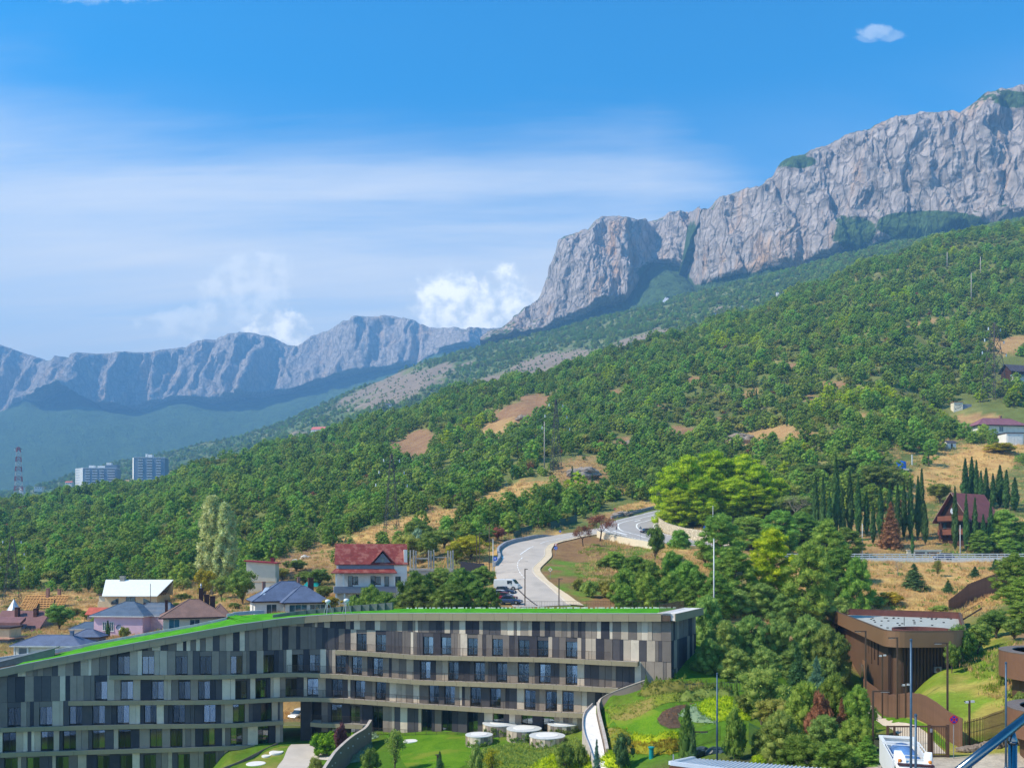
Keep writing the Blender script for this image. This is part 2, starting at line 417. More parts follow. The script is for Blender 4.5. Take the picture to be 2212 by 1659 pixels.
def ground(X, Y, rough=True):
 X = np.atleast_1d(np.asarray(X, float)); Y = np.atleast_1d(np.asarray(Y, float))
 u = CU + FPX * X / np.maximum(Y, 1)
 zc = np.array([np.interp(Y, YT, c) for c in COLT])
 i = np.clip(np.searchsorted(COLU, u) - 1, 0, len(COLU) - 2)
 t = np.clip((u - COLU[i]) / (COLU[i + 1] - COLU[i]), 0, 1); t = t * t * (3 - 2 * t)
 k = np.arange(len(u)) if u.ndim == 1 else None
 z = zc[i, k] * (1 - t) + zc[i + 1, k] * t
 if rough:
  far = sstep(Y, 265, 420)
  z = z + far * (fbm(X / 90, Y / 90, oct=4) * 9 + fbm(X / 22, Y / 22, oct=2) * 1.5) + 0.25 * fbm(X / 9, Y / 9, oct=3) * sstep(Y, 225, 240) \
   + 0.12 * fbm(X / 5, Y / 5, oct=3)
 # sunken service court behind the passage under the hotel
 for (cx, cy, rx, ry) in ((-31.5, 138, 7.5, 17), (-45, 147, 25, 11)):  # second hollow is an unseen widening that lets sun reach the car
  d = np.hypot((X - cx) / rx, (Y - cy) / ry)
  z = np.where(d < 1.25, z + (-27.6 + 0.05 * (150 - Y) - z) * (1 - sstep(d, 0.95, 1.25)), z)
 for (cx, cy, r, pz, fo) in PADS:
  d = np.hypot(X - cx, Y - cy)
  z = np.where(d < r + fo, pz + (z - pz) * sstep(d, r, r + fo), z)
 return z
def gz(x, y): return float(ground([x], [y])[0])
_ray = np.concatenate([np.arange(60, 400, 0.5), np.arange(400, 1250, 2.0)])
def hit(u, v, y0=60):
 Y = _ray[_ray >= y0]; X = px_x(u, Y); z = ground(X, Y); zr = px_z(v, Y)
 k = np.argmax(z >= zr)
 if z[k] < zr[k]: k = len(Y) - 1
 if k > 0:
  d0, d1 = zr[k - 1] - z[k - 1], z[k] - zr[k]
  f = d0 / max(d0 + d1, 1e-6); Yh = Y[k - 1] + f * (Y[k] - Y[k - 1])
 else: Yh = Y[k]
 x = px_x(u, Yh)
 return Vector((x, Yh, gz(x, Yh)))
# surface patches of the near terrain: (u, v, half width, half height, tilt, colour, strength)
DRY = srgb(196, 158, 98); DRY2 = srgb(172, 138, 92); SOIL = srgb(150, 116, 84); SCREE = srgb(142, 126, 108)
LAWN = srgb(84, 118, 30); LAWN2 = srgb(112, 124, 46); FORESTF = srgb(106, 114, 60); SCRUB = srgb(140, 134, 82)
PATCH = [
 (1120, 893, 75, 30, -.45, SOIL), (1075, 930, 40, 22, -.2, DRY2), (900, 962, 42, 32, -.2, SOIL), (845, 968, 22, 16, 0, SOIL),
 (1250, 1022, 78, 32, -.15, DRY2), (1105, 1068, 88, 25, -.35, DRY), (860, 1144, 135, 23, -.25, DRY), (760, 1168, 70, 12, -.1, DRY),
 (1640, 945, 95, 17, -.2, DRY2), (1740, 940, 60, 8, 0, DRY2), (2085, 1010, 130, 48, -.25, DRY), (2010, 1055, 70, 25, -.3, DRY), (2190, 745, 60, 17, -.1, DRY2),
 (1470, 935, 40, 14, 0, SOIL), (1350, 958, 30, 14, 0, SOIL), (2100, 905, 60, 12, 0, DRY2), (1700, 790, 25, 7, 0, SOIL), (1990, 700, 40, 9, -.3, DRY2), (1500, 820, 18, 6, 0, SOIL),
 (1800, 830, 26, 8, 0, SOIL), (490, 1062, 26, 7, 0, SOIL), (690, 1033, 18, 6, 0, SOIL), (930, 1100, 20, 8, 0, DRY2), (1390, 1092, 60, 9, -.15, DRY), (1310, 1115, 40, 8, -.2, DRY2),
 (650, 1215, 90, 30, -.3, SOIL), (700, 1200, 60, 18, -.3, DRY2), (300, 1300, 110, 18, -.1, DRY), (100, 1292, 110, 12, 0, DRY), (180, 1330, 70, 25, 0, DRY), (560, 1300, 70, 25, 0, DRY2),
 (1130, 1180, 80, 12, -.3, DRY), (1060, 1205, 30, 14, -.5, DRY),
 (1560, 905, 16, 6, 0, SOIL), (1620, 850, 20, 7, -.2, DRY2), (1430, 880, 14, 6, 0, SOIL), (1750, 860, 22, 6, 0, SOIL), (1880, 760, 22, 6, -.3, DRY2), (1920, 650, 20, 5, -.3, DRY2), (2060, 620, 18, 5, -.3, DRY2), (1340, 850, 20, 8, 0, SOIL), (1010, 975, 18, 7, 0, SOIL), (780, 1075, 22, 6, 0, DRY2), (600, 1110, 20, 6, 0, SOIL), (420, 1130, 16, 5, 0, SOIL), (200, 1180, 18, 5, 0, SOIL), (990, 1105, 26, 8, -.3, DRY), (1340, 1060, 26, 7, 0, DRY), (1860, 900, 24, 7, 0, DRY2), (1950, 860, 20, 6, 0, SOIL),
]
def build_ground():
 nc, nr = 430, 430
 s = np.linspace(-0.86, 0.86, nc)
 Yr = np.concatenate([np.geomspace(24, 300, 250), np.geomspace(300, 1280, nr - 250 + 1)[1:]])
 S, YY = np.meshgrid(s, Yr)
 XX = S * YY
 Z = ground(XX.ravel(), YY.ravel()).reshape(XX.shape)
 nr = len(Yr)
 idx = np.arange(nr * nc).reshape(nr, nc)
 q = np.stack([idx[:-1, :-1], idx[:-1, 1:], idx[1:, 1:], idx[1:, :-1]], -1).reshape(-1, 4)
 verts = np.stack([XX, YY, Z], -1).reshape(-1, 3)
 U = CU + FPX * S; V = VH - FPX * Z / YY
 nz = fbm(XX / 25, YY / 25, oct=4); nf = fbm(XX / 6, YY / 6, oct=3)
 col = np.zeros(XX.shape + (3,))
 col[:] = FORESTF
 col += (np.array(SCRUB) - col) * sstep(nz, -0.1, 0.5)[..., None]
 def blend(c, m): col[:] = col + (np.array(c) - col) * np.clip(m, 0, 1)[..., None]
 # hotel lawns and village ground
 near = sstep(YY, 262, 235)
 blend(DRY2, near * sstep(nz, -0.35, 0.2))
 lawn = sstep(YY, 135, 128)
 blend(srgb(70, 72, 52), lawn * sstep(YY, 94, 86)); lawn = lawn * sstep(YY, 86, 94)  # unseen near ground coloured dark so the windows mirror less green
 blend(LAWN, lawn); blend(LAWN2, lawn * sstep(nf + nz, 0.0, 0.6) * 0.8)
 # grassy bank beside the slip road, and the slope below the viaduct
 bank = sstep(U, 1160, 1185) * sstep(U, 1560, 1480) * sstep(YY, 140, 146) * sstep(YY, 262, 240)
 blend(srgb(140, 108, 72), bank); blend(srgb(100, 128, 44), bank * sstep(nz + nf * .5, -0.05, 0.25))
 blend(DRY, bank * sstep(U, 1380, 1450))
 slope = sstep(U, 1700, 1760) * sstep(YY, 150, 160) * sstep(YY, 206, 202)
 blend(DRY, slope); blend(srgb(176, 138, 84), slope * sstep(nf, -.1, .4))
 gr = sstep(U, 1930, 1990) * sstep(YY, 73, 77) * sstep(YY, 150, 120)
 blend(srgb(120, 140, 44), gr); blend(srgb(164, 150, 74), gr * sstep(nf + nz * .6, -0.05, 0.35)); blend(srgb(150, 120, 84), gr * sstep(U, 2140, 2220) * sstep(YY, 84, 95))
 pavd = sstep(U, 1840, 1900) * sstep(YY, 75.5, 74.5)
 blend(srgb(186, 172, 152), pavd)
 # sandy margins by the viaduct and road junction
 wob = nz * 0.7 + nf * 0.5
 for (pu, pv, ru, rv, tilt, c) in PATCH:
  du = (U - pu) / ru; dv = (V - pv - tilt * (U - pu)) / rv
  m = sstep(np.hypot(du, dv) + wob * 0.8, 1.12, 0.88) * (YY > 140) * (YY < 1000)
  blend(c, m)
 global PATCH_MASK
 me = mesh_np('terrain', verts, q, attr_ground('terrain_ground'), smooth=True)
 at = me.color_attributes.new('tint', 'FLOAT_COLOR', 'POINT')
 at.data.foreach_set('color', np.concatenate([col.reshape(-1, 3), np.ones((nr * nc, 1))], 1).astype(np.float32).ravel())
 o = bpy.data.objects.new('terrain', me); link(o); tag(o, 'dry grassy hillside and lawns under the whole place', 'hillside', kind='structure')
 return o
def patch_mask(X, Y):
 Z = ground(X, Y); U = CU + FPX * X / Y; V = VH - FPX * Z / Y
 wob = fbm(X / 25, Y / 25, oct=4) * 0.7 + fbm(X / 6, Y / 6, oct=3) * 0.5
 m = np.zeros(len(X))
 for (pu, pv, ru, rv, tilt, c) in PATCH:
  du = (U - pu) / ru; dv = (V - pv - tilt * (U - pu)) / rv
  m = np.maximum(m, (np.hypot(du, dv) + wob * 0.8 < 1.0) * 1.0)
 return m, U, V, Z
# ---- sheets given by profiles: for every column u a list of (depth, picture row) control points
def profile_sheet(cols, nu, nt, u0=None, u1=None, tw=None):
 us = sorted(cols); K = len(cols[us[0]])
 A = np.array([cols[u] for u in us], float)           # (ncol, K, 2)
 uq = np.linspace(u0 if u0 is not None else us[0], u1 if u1 is not None else us[-1], nu)
 C = np.array([[_pchip(us, A[:, k, j], uq) for j in range(2)] for k in range(K)])   # K,2,nu
 tk = np.arange(K); tq = np.linspace(0, K - 1, nt) if tw is None else tw
 Yg = np.zeros((len(tq), nu)); Vg = np.zeros((len(tq), nu))
 for i in range(nu):
  Yg[:, i] = np.interp(tq, tk, C[:, 0, i]); Vg[:, i] = np.interp(tq, tk, C[:, 1, i])
 U = np.repeat(uq[None], len(tq), 0)
 return U, Yg, Vg, np.repeat(np.asarray(tq)[:, None], nu, 1)
def grid_faces(nr, nc):
 idx = np.arange(nr * nc).reshape(nr, nc)
 return np.stack([idx[:-1, :-1], idx[:-1, 1:], idx[1:, 1:], idx[1:, :-1]], -1).reshape(-1, 4)
MIDC = {
 -520: [(1080, 1150), (1500, 1120), (2300, 1085), (2900, 1110)], 0: [(1080, 1120), (1500, 1090), (2100, 1062), (2700, 1085)],
 200: [(1080, 1110), (1450, 1062), (2200, 1012), (2800, 1040)], 400: [(1080, 1075), (1500, 1035), (2300, 968), (2800, 1000)],
 560: [(1080, 1010), (1600, 975), (2300, 925), (2800, 960)], 700: [(1080, 965), (1600, 925), (2300, 868), (2800, 900)],
 930: [(1080, 905), (1600, 848), (2200, 775), (2700, 800)], 1090: [(1100, 858), (1600, 798), (2150, 730), (2600, 760)],
 1340: [(1100, 790), (1550, 722), (1980, 664), (2300, 690)], 1520: [(1120, 730), (1500, 668), (1850, 612), (2100, 640)],
 1700: [(1150, 668), (1450, 618), (1720, 570), (1950, 590)], 1900: [(1180, 590), (1400, 548), (1560, 520), (1800, 540)],
 2212: [(1200, 505), (1350, 475), (1460, 455), (1700, 470)], 2750: [(1200, 400), (1350, 370), (1460, 350), (1700, 380)],
}
def noise_sheet(U, Yg, Vg, amp, scl, oct=5):
 X = (U - CU) / FPX * Yg; Z = (VH - Vg) / FPX * Yg
 Z = Z + amp * fbm(X / scl, Yg / scl, oct=oct)
 return X, Yg, Z
def build_mid():
 U, Yg, Vg, T = profile_sheet(MIDC, 360, 150)
 X, Y, Z = noise_sheet(U, Yg, Vg + np.interp(U, [900, 1500, 2000], [7, 20, 22]), np.interp(U, [0, 1000, 1500, 2212], [24, 20, 8, 6]), 170)
 Z = Z + np.interp(U, [1000, 1700], [5, 2.5]) * (ridged(X / 60, Y / 60, oct=3) - 1)
 nz = fbm(X / 130, Y / 130, oct=4); nf = fbm(X / 30, Y / 30, oct=3)
 V = VH - FPX * Z / Y
 col = np.zeros(X.shape + (3,)); col[:] = srgb(84, 104, 58)
 def blend(c, m): col[:] = col + (np.array(c) - col) * np.clip(m, 0, 1)[..., None]
 blend(srgb(124, 126, 80), sstep(nf + nz * .5, 0.0, 0.4))
 for (pu, pv, ru, rv, tilt, c) in [(860, 838, 120, 30, -.32, SCREE), (1150, 800, 130, 26, -.3, SCREE), (1000, 850, 90, 12, -.4, SCREE), (640, 965, 60, 12, -.4, SCREE), (1495, 645, 26, 5, 0, DRY),
                                      (560, 985, 60, 8, -.4, DRY2), (1380, 735, 60, 12, -.3, SCREE), (400, 1018, 60, 7, -.2, DRY2), (300, 1040, 40, 5, 0, DRY2), (1560, 668, 30, 6, 0, SCREE), (640, 940, 30, 8, 0, SCREE)]:
  d = np.hypot((U - pu) / ru, (V - pv - tilt * (U - pu)) / rv)
  blend(c, sstep(d + nz * .9 + nf * 1.0, 1.1, 0.8))
 me = mesh_np('wooded_slope', np.stack([X, Y, Z], -1).reshape(-1, 3), grid_faces(*X.shape), attr_ground('slope_ground'), smooth=True)
 at = me.color_attributes.new('tint', 'FLOAT_COLOR', 'POINT')
 at.data.foreach_set('color', np.concatenate([col.reshape(-1, 3), np.ones((X.size, 1))], 1).astype(np.float32).ravel())
 o = bpy.data.objects.new('hill', me); link(o); tag(o, 'lower wooded slope with bare grey scree below the cliffs', 'hill', kind='structure')
 bare = np.abs(col - np.array(SCREE)).sum(-1) < 0.25
 return X, Y, Z, U, V, bare
def rock_mat(name, base, warm, green, haze=0):
 m, b, out = new_mat(name)
 tc = b.n('ShaderNodeTexCoord'); v = tc.outputs['Object']; geo = b.n('ShaderNodeNewGeometry')
 sp = b.n('ShaderNodeSeparateXYZ'); b.link(v, sp.inputs[0])
 vs = b.comb(sp.outputs[0], sp.outputs[1], b.math('MULTIPLY', sp.outputs[2], 0.35))
 n1 = b.noise(vs, 0.012, 6, 0.66, 0.5); n2 = b.noise(vs, 0.05, 8, 0.75, 0.6); n3 = b.noise(v, 0.006, 4, 0.6); n4 = b.noise(vs, 0.16, 4, 0.7)
 c = b.mix(b.ss(n2, 0.3, 0.72), tuple(x * 0.60 for x in base), tuple(min(1, x * 1.22) for x in base))
 c = b.mix(b.math('MULTIPLY', b.ss(n1, 0.52, 0.68), 0.75), c, warm)
 c = b.mix(b.math('MULTIPLY', b.ss(n4, 0.60, 0.75), 0.55), c, tuple(x * 0.45 for x in base))
 a = b.n('ShaderNodeAttribute', attribute_name='veg')
 vg = b.ss(b.math('ADD', a.outputs['Fac'], b.math('MULTIPLY', b.math('SUBTRACT', n2, 0.5), 1.1)), 0.42, 0.58)
 n5 = b.noise(v, .03, 5, .75); gcol = b.mix(b.ss(b.math('ADD', b.math('MULTIPLY', n4, .5), b.math('MULTIPLY', n5, .5)), 0.36, 0.62), tuple(x * 0.6 for x in green), tuple(x * 1.4 for x in green))
 c = b.mix(vg, c, gcol)
 vo = b.n('ShaderNodeTexVoronoi', feature='DISTANCE_TO_EDGE'); vo.inputs['Scale'].default_value = .045
 b.link(b.comb(b.math('MULTIPLY_ADD', n2, 18, sp.outputs[0]), sp.outputs[1], b.math('MULTIPLY', b.math('MULTIPLY_ADD', n2, 30, sp.outputs[2]), .4)), vo.inputs['Vector'])
 crack = b.ss(vo.outputs[0], .10, .0)
 c = b.mix(b.math('MULTIPLY', crack, b.math('MULTIPLY', b.math('SUBTRACT', 1.0, vg), .45)), c, tuple(x * .3 for x in base))
 h = b.math('ADD', b.math('MULTIPLY', n2, 1.0), b.math('MULTIPLY', n4, 0.45)); h = b.math('SUBTRACT', h, b.math('MULTIPLY', crack, .35))
 nrm = bump(b, h, .9, 10.0)
 principled(b, out, c, 0.95, 0, 0.1, nrm)
 return m
# ---- the near rock wall (right) and the far range (left)
CLIFF_TOP = [(1040, 745), (1084, 733), (1121, 693), (1169, 644), (1191, 580), (1204, 526), (1223, 516), (1271, 500), (1298, 472), (1325, 472), (1373, 483), (1395, 487), (1432, 473), (1480, 466), (1524, 457),
             (1545, 435), (1594, 422), (1620, 419), (1658, 392), (1677, 357), (1722, 341), (1776, 320), (1873, 282), (1916, 271), (1964, 258), (2044, 257), (2060, 247), (2098, 220), (2136, 202), (2212, 182), (2400, 150), (2700, 120)]
CLIFF_FOOT = [(1040, 752), (1084, 742), (1175, 716), (1261, 681), (1347, 650), (1372, 612), (1400, 568), (1440, 562), (1470, 575), (1500, 606), (1561, 592), (1604, 577), (1712, 570), (1830, 527), (1932, 502), (2018, 495), (2205, 458), (2400, 420), (2700, 380)]
def build_cliff():
 nu, nt = 640, 220
 u = np.linspace(1040, 2700, nu)
 top = np.interp(u, *zip(*CLIFF_TOP)) + np.interp(u, [1100, 1300, 1700, 2300], [0, 5, 10, 15]); foot = np.interp(u, *zip(*CLIFF_FOOT)) + np.interp(u, [1100, 1500, 1700], [4, 18, 24])
 Y0 = np.interp(u, [1040, 1250, 1350, 1400, 1480, 1510, 1700, 2000, 2212, 2700], [2750, 2560, 2520, 2620, 2560, 2150, 1980, 1800, 1700, 1600])
 T = np.concatenate([np.linspace(-0.5, 0, 30), np.linspace(0, 1, nt - 70)[1:], np.linspace(1, 1.6, 41)[1:]])
 U = np.repeat(u[None], len(T), 0); TT = np.repeat(T[:, None], nu, 1)
 Zf, Zt = (VH - foot) / FPX * Y0, (VH - top) / FPX * (Y0 + 110)
 tt = np.clip(TT, 0, 1)
 run = 110 * tt ** 0.8
 Y = Y0[None] + run + np.where(TT > 1, (TT - 1) * 700, 0) + np.where(TT < 0, TT * 600, 0)
 Z = Zf[None] + (Zt - Zf)[None] * tt + np.where(TT > 1, -(TT - 1) * 160, 0) + np.where(TT < 0, TT * 330, 0)
 X = (U - CU) / FPX * (Y0[None] + 110 * tt)
 face = sstep(TT, -0.05, 0.08) * sstep(TT, 1.12, 0.9)
 # buttresses, gullies and ledges carved into the face
 big = fbm(X / 240, Z / 900, Y * 0 + 2.2, oct=3)
 gul = ridged(X / 95 + 0.35 * fbm(X / 120, Z / 120, oct=2), Z / 420, Y * 0 + 5.1, oct=4)
 fine = fbm(X / 26, Z / 60, Y * 0 + 9.0, oct=4); led = ridged(X / 200, Z / 55, Y * 0 + 1.0, oct=3)
 crk = ridged(X / 42 + .3 * fine, Z / 170, Y * 0 + 8.3, oct=3); Y = Y - face * (big * 130 + gul * 40 + crk * 11 + fine * 14 + ridged(X / 17, Z / 46, Y * 0 + 2.0, oct=2) * 3.5 + led * 8)
 X = X + face * (fbm(X / 60, Z / 90, Y / 60, oct=3) * 16)
 Z = Z + face * fbm(X / 40, Z / 40, Y / 40, oct=3) * 7 + (1 - face) * fbm(X / 90, Y / 90, oct=4) * 14 + sstep(TT, 0.8, 1.0) * (1 - sstep(TT, 1.0, 1.3)) * fbm(X / 22, Y / 60, oct=4) * 7
 # vegetation where the rock lies back: foot, ledges, summit rim
 dz = np.gradient(Z, axis=0); dy = np.gradient(Y, axis=0)
 flat = np.clip(dy / (np.abs(dz) + np.abs(dy) + 1e-3), 0, 1) * (np.abs(np.gradient(Y, axis=1)) < 6)
 patch = np.maximum.reduce([0.75 * sstep(np.hypot((U - 1990) / 130, (VH - FPX * Z / Y - 485) / 32), 1.1, .7), 0.34 * sstep(np.hypot((U - 1400) / 34, (VH - FPX * Z / Y - 590) / 26), 1.2, .7),
                               0.6 * sstep(np.hypot((U - 1700) / 40, (VH - FPX * Z / Y - 350) / 16), 1.2, .6), 0.6 * sstep(np.hypot((U - 2150) / 70, (VH - FPX * Z / Y - 215) / 22), 1.2, .6),
                               0.5 * sstep(np.hypot((U - 1820) / 60, (VH - FPX * Z / Y - 500) / 40), 1.2, .6)])
 veg = np.clip(sstep(TT, 0.05, -0.06) + 0.75 * sstep(TT, 1.0, 1.12) + sstep(flat, 0.45, 0.75) * 0.55 * face + 0.12 + patch + 0.18 * sstep(TT, .35, .0), 0, 1)
 me = mesh_np('cliff', np.stack([X, Y, Z], -1).reshape(-1, 3), grid_faces(*X.shape), rock_mat('limestone', srgb(184, 172, 164), srgb(204, 164, 126), srgb(72, 94, 48)), smooth=False)
 at = me.attributes.new('veg', 'FLOAT', 'POINT'); at.data.foreach_set('value', veg.astype(np.float32).ravel())
 o = bpy.data.objects.new('rock_wall_mountain', me); link(o)
 tag(o, 'steep grey limestone rock wall stepping up to the picture corner', 'mountain', kind='structure')
FAR_TOP = [(-520, 730), (-200, 735), (0, 744), (55, 763), (125, 787), (196, 790), (202, 782), (294, 774), (403, 756), (414, 745), (507, 730), (545, 728), (589, 735), (627, 749), (662, 749), (681, 730), (763, 705), (850, 686),
           (899, 697), (954, 714), (1014, 722), (1035, 714), (1095, 710), (1300, 720), (1500, 740)]
FAR_FOOT = [(-520, 880), (0, 891), (55, 863), (104, 872), (180, 847), (240, 891), (316, 888), (381, 869), (469, 880), (545, 869), (627, 858), (698, 839), (790, 815), (872, 798), (960, 760), (1095, 745), (1500, 760)]
def build_far():
 nu = 620
 u = np.linspace(-520, 1500, nu)
 top = np.interp(u, *zip(*FAR_TOP)); foot = np.interp(u, *zip(*FAR_FOOT))
 Y0 = np.interp(u, [-520, 300, 700, 1000, 1500], [4300, 4500, 4700, 4300, 4300])
 T = np.concatenate([np.linspace(-1, 0, 60), np.linspace(0, 1, 110)[1:], np.linspace(1, 1.6, 25)[1:]])
 U = np.repeat(u[None], len(T), 0); TT = np.repeat(T[:, None], nu, 1)
 Zf, Zt = (VH - foot) / FPX * Y0, (VH - top) / FPX * (Y0 + 200)
 Zb, Yb = (VH - 1120) / FPX * 2700, 2700
 tt = np.clip(TT, 0, 1); tn = np.clip(TT + 1, 0, 1)
 Y = np.where(TT < 0, Yb + (Y0[None] - Yb) * tn, Y0[None] + 200 * tt + np.where(TT > 1, (TT - 1) * 1600, 0))
 kz = np.hanning(121); kz /= kz.sum(); Zfs = np.convolve(np.pad(Zf, 60, mode='edge'), kz, 'valid') + 15; wz = sstep(TT, -.12, 0); Zfm = Zfs[None] * (1 - wz) + Zf[None] * wz
 Z = np.where(TT < 0, Zb + (Zfm - Zb) * tn ** 1.35, Zf[None] + (Zt - Zf)[None] * tt - np.where(TT > 1, (TT - 1) * 300, 0))
 X = (U - CU) / FPX * Y
 face = sstep(TT, -0.03, 0.08) * sstep(TT, 1.1, 0.92)
 big = fbm(X / 420, Z / 2000, Y * 0 + 4.2, oct=3); gul = ridged(X / 170 + .3 * fbm(X / 200, Z / 200, oct=2), Z / 900, Y * 0 + 7.7, oct=4)
 fine = fbm(X / 55, Z / 130, Y * 0 + 3, oct=4)
 Y = Y - face * (big * 240 + gul * 70 + ridged(X / 75 + .3 * fine, Z / 330, Y * 0 + 8.3, oct=3) * 24 + fine * 30)
 X = X + face * fbm(X / 130, Z / 200, Y / 130, oct=3) * 34
 Z = Z + (1 - face) * sstep(tn, 0.02, .3) * (fbm(X / 300, Y / 300, oct=5) * 30 + ridged(X / 500, Y / 900, oct=3) * 12 * sstep(TT, 0, -.2)) + face * fbm(X / 90, Z / 90, Y / 90, oct=3) * 14
 dz = np.gradient(Z, axis=0); dy = np.gradient(Y, axis=0)
 flat = np.clip(dy / (np.abs(dz) + np.abs(dy) + 1e-3), 0, 1)
 veg = np.clip(sstep(TT, 0.04, -0.04) + 0.42 * sstep(TT, 1.0, 1.1) + sstep(flat, .5, .8) * .5 * face + .1 + 0.25 * sstep(TT, .3, 0), 0, 1)
 me = mesh_np('far_range', np.stack([X, Y, Z], -1).reshape(-1, 3), grid_faces(*X.shape), rock_mat('far_limestone', srgb(180, 170, 164), srgb(194, 166, 140), srgb(78, 102, 58)), smooth=True)
 at = me.attributes.new('veg', 'FLOAT', 'POINT'); at.data.foreach_set('value', veg.astype(np.float32).ravel())
 o = bpy.data.objects.new('far_mountain', me); link(o)
 tag(o, 'long hazy blue cliff range above forest on the far side of the valley', 'mountain', kind='structure')
def build_base():
 mb = MB(); R = 30000
 mb.add([(-R, 22, -160), (R, 22, -160), (R, 30000, -160), (-R, 30000, -160)], [(0, 1, 2, 3)])
 s = MB(); s.add([(-R, -R, -75), (R, -R, -75), (R, 22, -75), (-R, 22, -75)], [(0, 1, 2, 3)])
 m, b, out = new_mat('sea_water'); n = b.noise(b.n('ShaderNodeTexCoord').outputs['Object'], .15, 4, .6)
 principled(b, out, srgb(20, 96, 150), .12, 0, .5, bump(b, n, .3, .3)); tag(s.build('sea', m), 'blue sea lying below the slope behind the viewer', 'sea', kind='structure')
 o = mb.build('valley_floor', mat('valley_green', srgb(70, 86, 52), 0.95, scale=0.01, fine=0.05))
 tag(o, 'wooded valley floor reaching to the horizon below the hills', 'ground', kind='structure')
def build_haze():
 m, b, out = new_mat('haze_air')
 pv = b.n('ShaderNodeVolumePrincipled')
 pv.inputs['Color'].default_value = (0.24, 0.57, 1.0, 1)
 pv.inputs['Density'].default_value = 0.00021
 pv.inputs['Anisotropy'].default_value = 0.0
 b.link(pv.outputs[0], out.inputs['Volume'])
 mb = MB(); mb.box(-6500, 6500, -300, 7200, -162, 1180)
 o = mb.build('haze', m); tag(o, 'thin blue haze in the air over the valley', 'haze', kind='stuff')
terrain = build_ground()
MID = build_mid()
build_cliff(); build_far(); build_base(); build_haze()
# ------------------------------------------------------------------ trees: crowns of leaf tufts round opaque clumps
def _ico(sub):
 bm = bmesh.new(); bmesh.ops.create_icosphere(bm, subdivisions=sub, radius=1.0)
 v = np.array([x.co[:] for x in bm.verts]); f = np.array([[q.index for q in x.verts] for x in bm.faces]); bm.free()
 return v, f
ICO1, ICO2 = _ico(1), _ico(2)
def clumps(rng, C, R, nleaf, ll, lw, up=0.3, core=0.8, jit=0.28, ico=None, out=0.7):
 iv, jf = ico or ICO1
 C, R = np.asarray(C, float), np.asarray(R, float); n = len(C); k = len(iv)
 V, F, off = [], [], 0
 if core > 0:
  ang = rng.rand(n) * 6.28; ca, sa = np.cos(ang), np.sin(ang)
  b = np.repeat(iv[None], n, 0) * (1 + jit * rng.uniform(-1, 1, (n, k, 1)))
  x = b[..., 0] * ca[:, None] - b[..., 1] * sa[:, None]; y = b[..., 0] * sa[:, None] + b[..., 1] * ca[:, None]
  b = np.stack([x, y, b[..., 2]], -1) * (R * core)[:, None] + C[:, None]
  V.append(b.reshape(-1, 3)); F.append((jf[None] + (np.arange(n) * k)[:, None, None]).reshape(-1, 3)); off += n * k
 if nleaf:
  m = n * nleaf; ci = np.repeat(np.arange(n), nleaf)
  d = rng.normal(size=(m, 3)); d[:, 2] += 0.35; d /= np.linalg.norm(d, axis=1)[:, None]
  p = C[ci] + d * R[ci] * rng.uniform(0.72, 1.05, (m, 1))
  ax = d * out + rng.normal(size=(m, 3)) * 0.45; ax[:, 2] += up; ax /= np.linalg.norm(ax, axis=1)[:, None]
  sd = np.cross(ax, rng.normal(size=(m, 3))); sd /= np.linalg.norm(sd, axis=1)[:, None] + 1e-9
  L = ll * rng.uniform(0.6, 1.35, (m, 1)); W = lw * rng.uniform(0.6, 1.3, (m, 1))
  a, b2, c = p - sd * W / 2, p + sd * W / 2, p + ax * L
  V.append(np.stack([a, b2, c], 1).reshape(-1, 3)); F.append(np.arange(3 * m).reshape(-1, 3) + off)
 return np.concatenate(V), np.concatenate(F)
def limb_mesh(limbs, mat_, n=6):
 mb = MB()
 for pts, r in limbs: mb.tube(pts, r, n, cap=False)
 return mb.mesh('trunk', mat_, smooth=True)
BARK = mat('bark_grey_brown', srgb(98, 82, 68), 0.95, var=.3, scale=3)
BARKP = mat('bark_pale', srgb(150, 140, 120), 0.95, var=.3, scale=3)
BARKD = mat('bark_dark', srgb(66, 54, 46), 0.95, var=.3, scale=3)
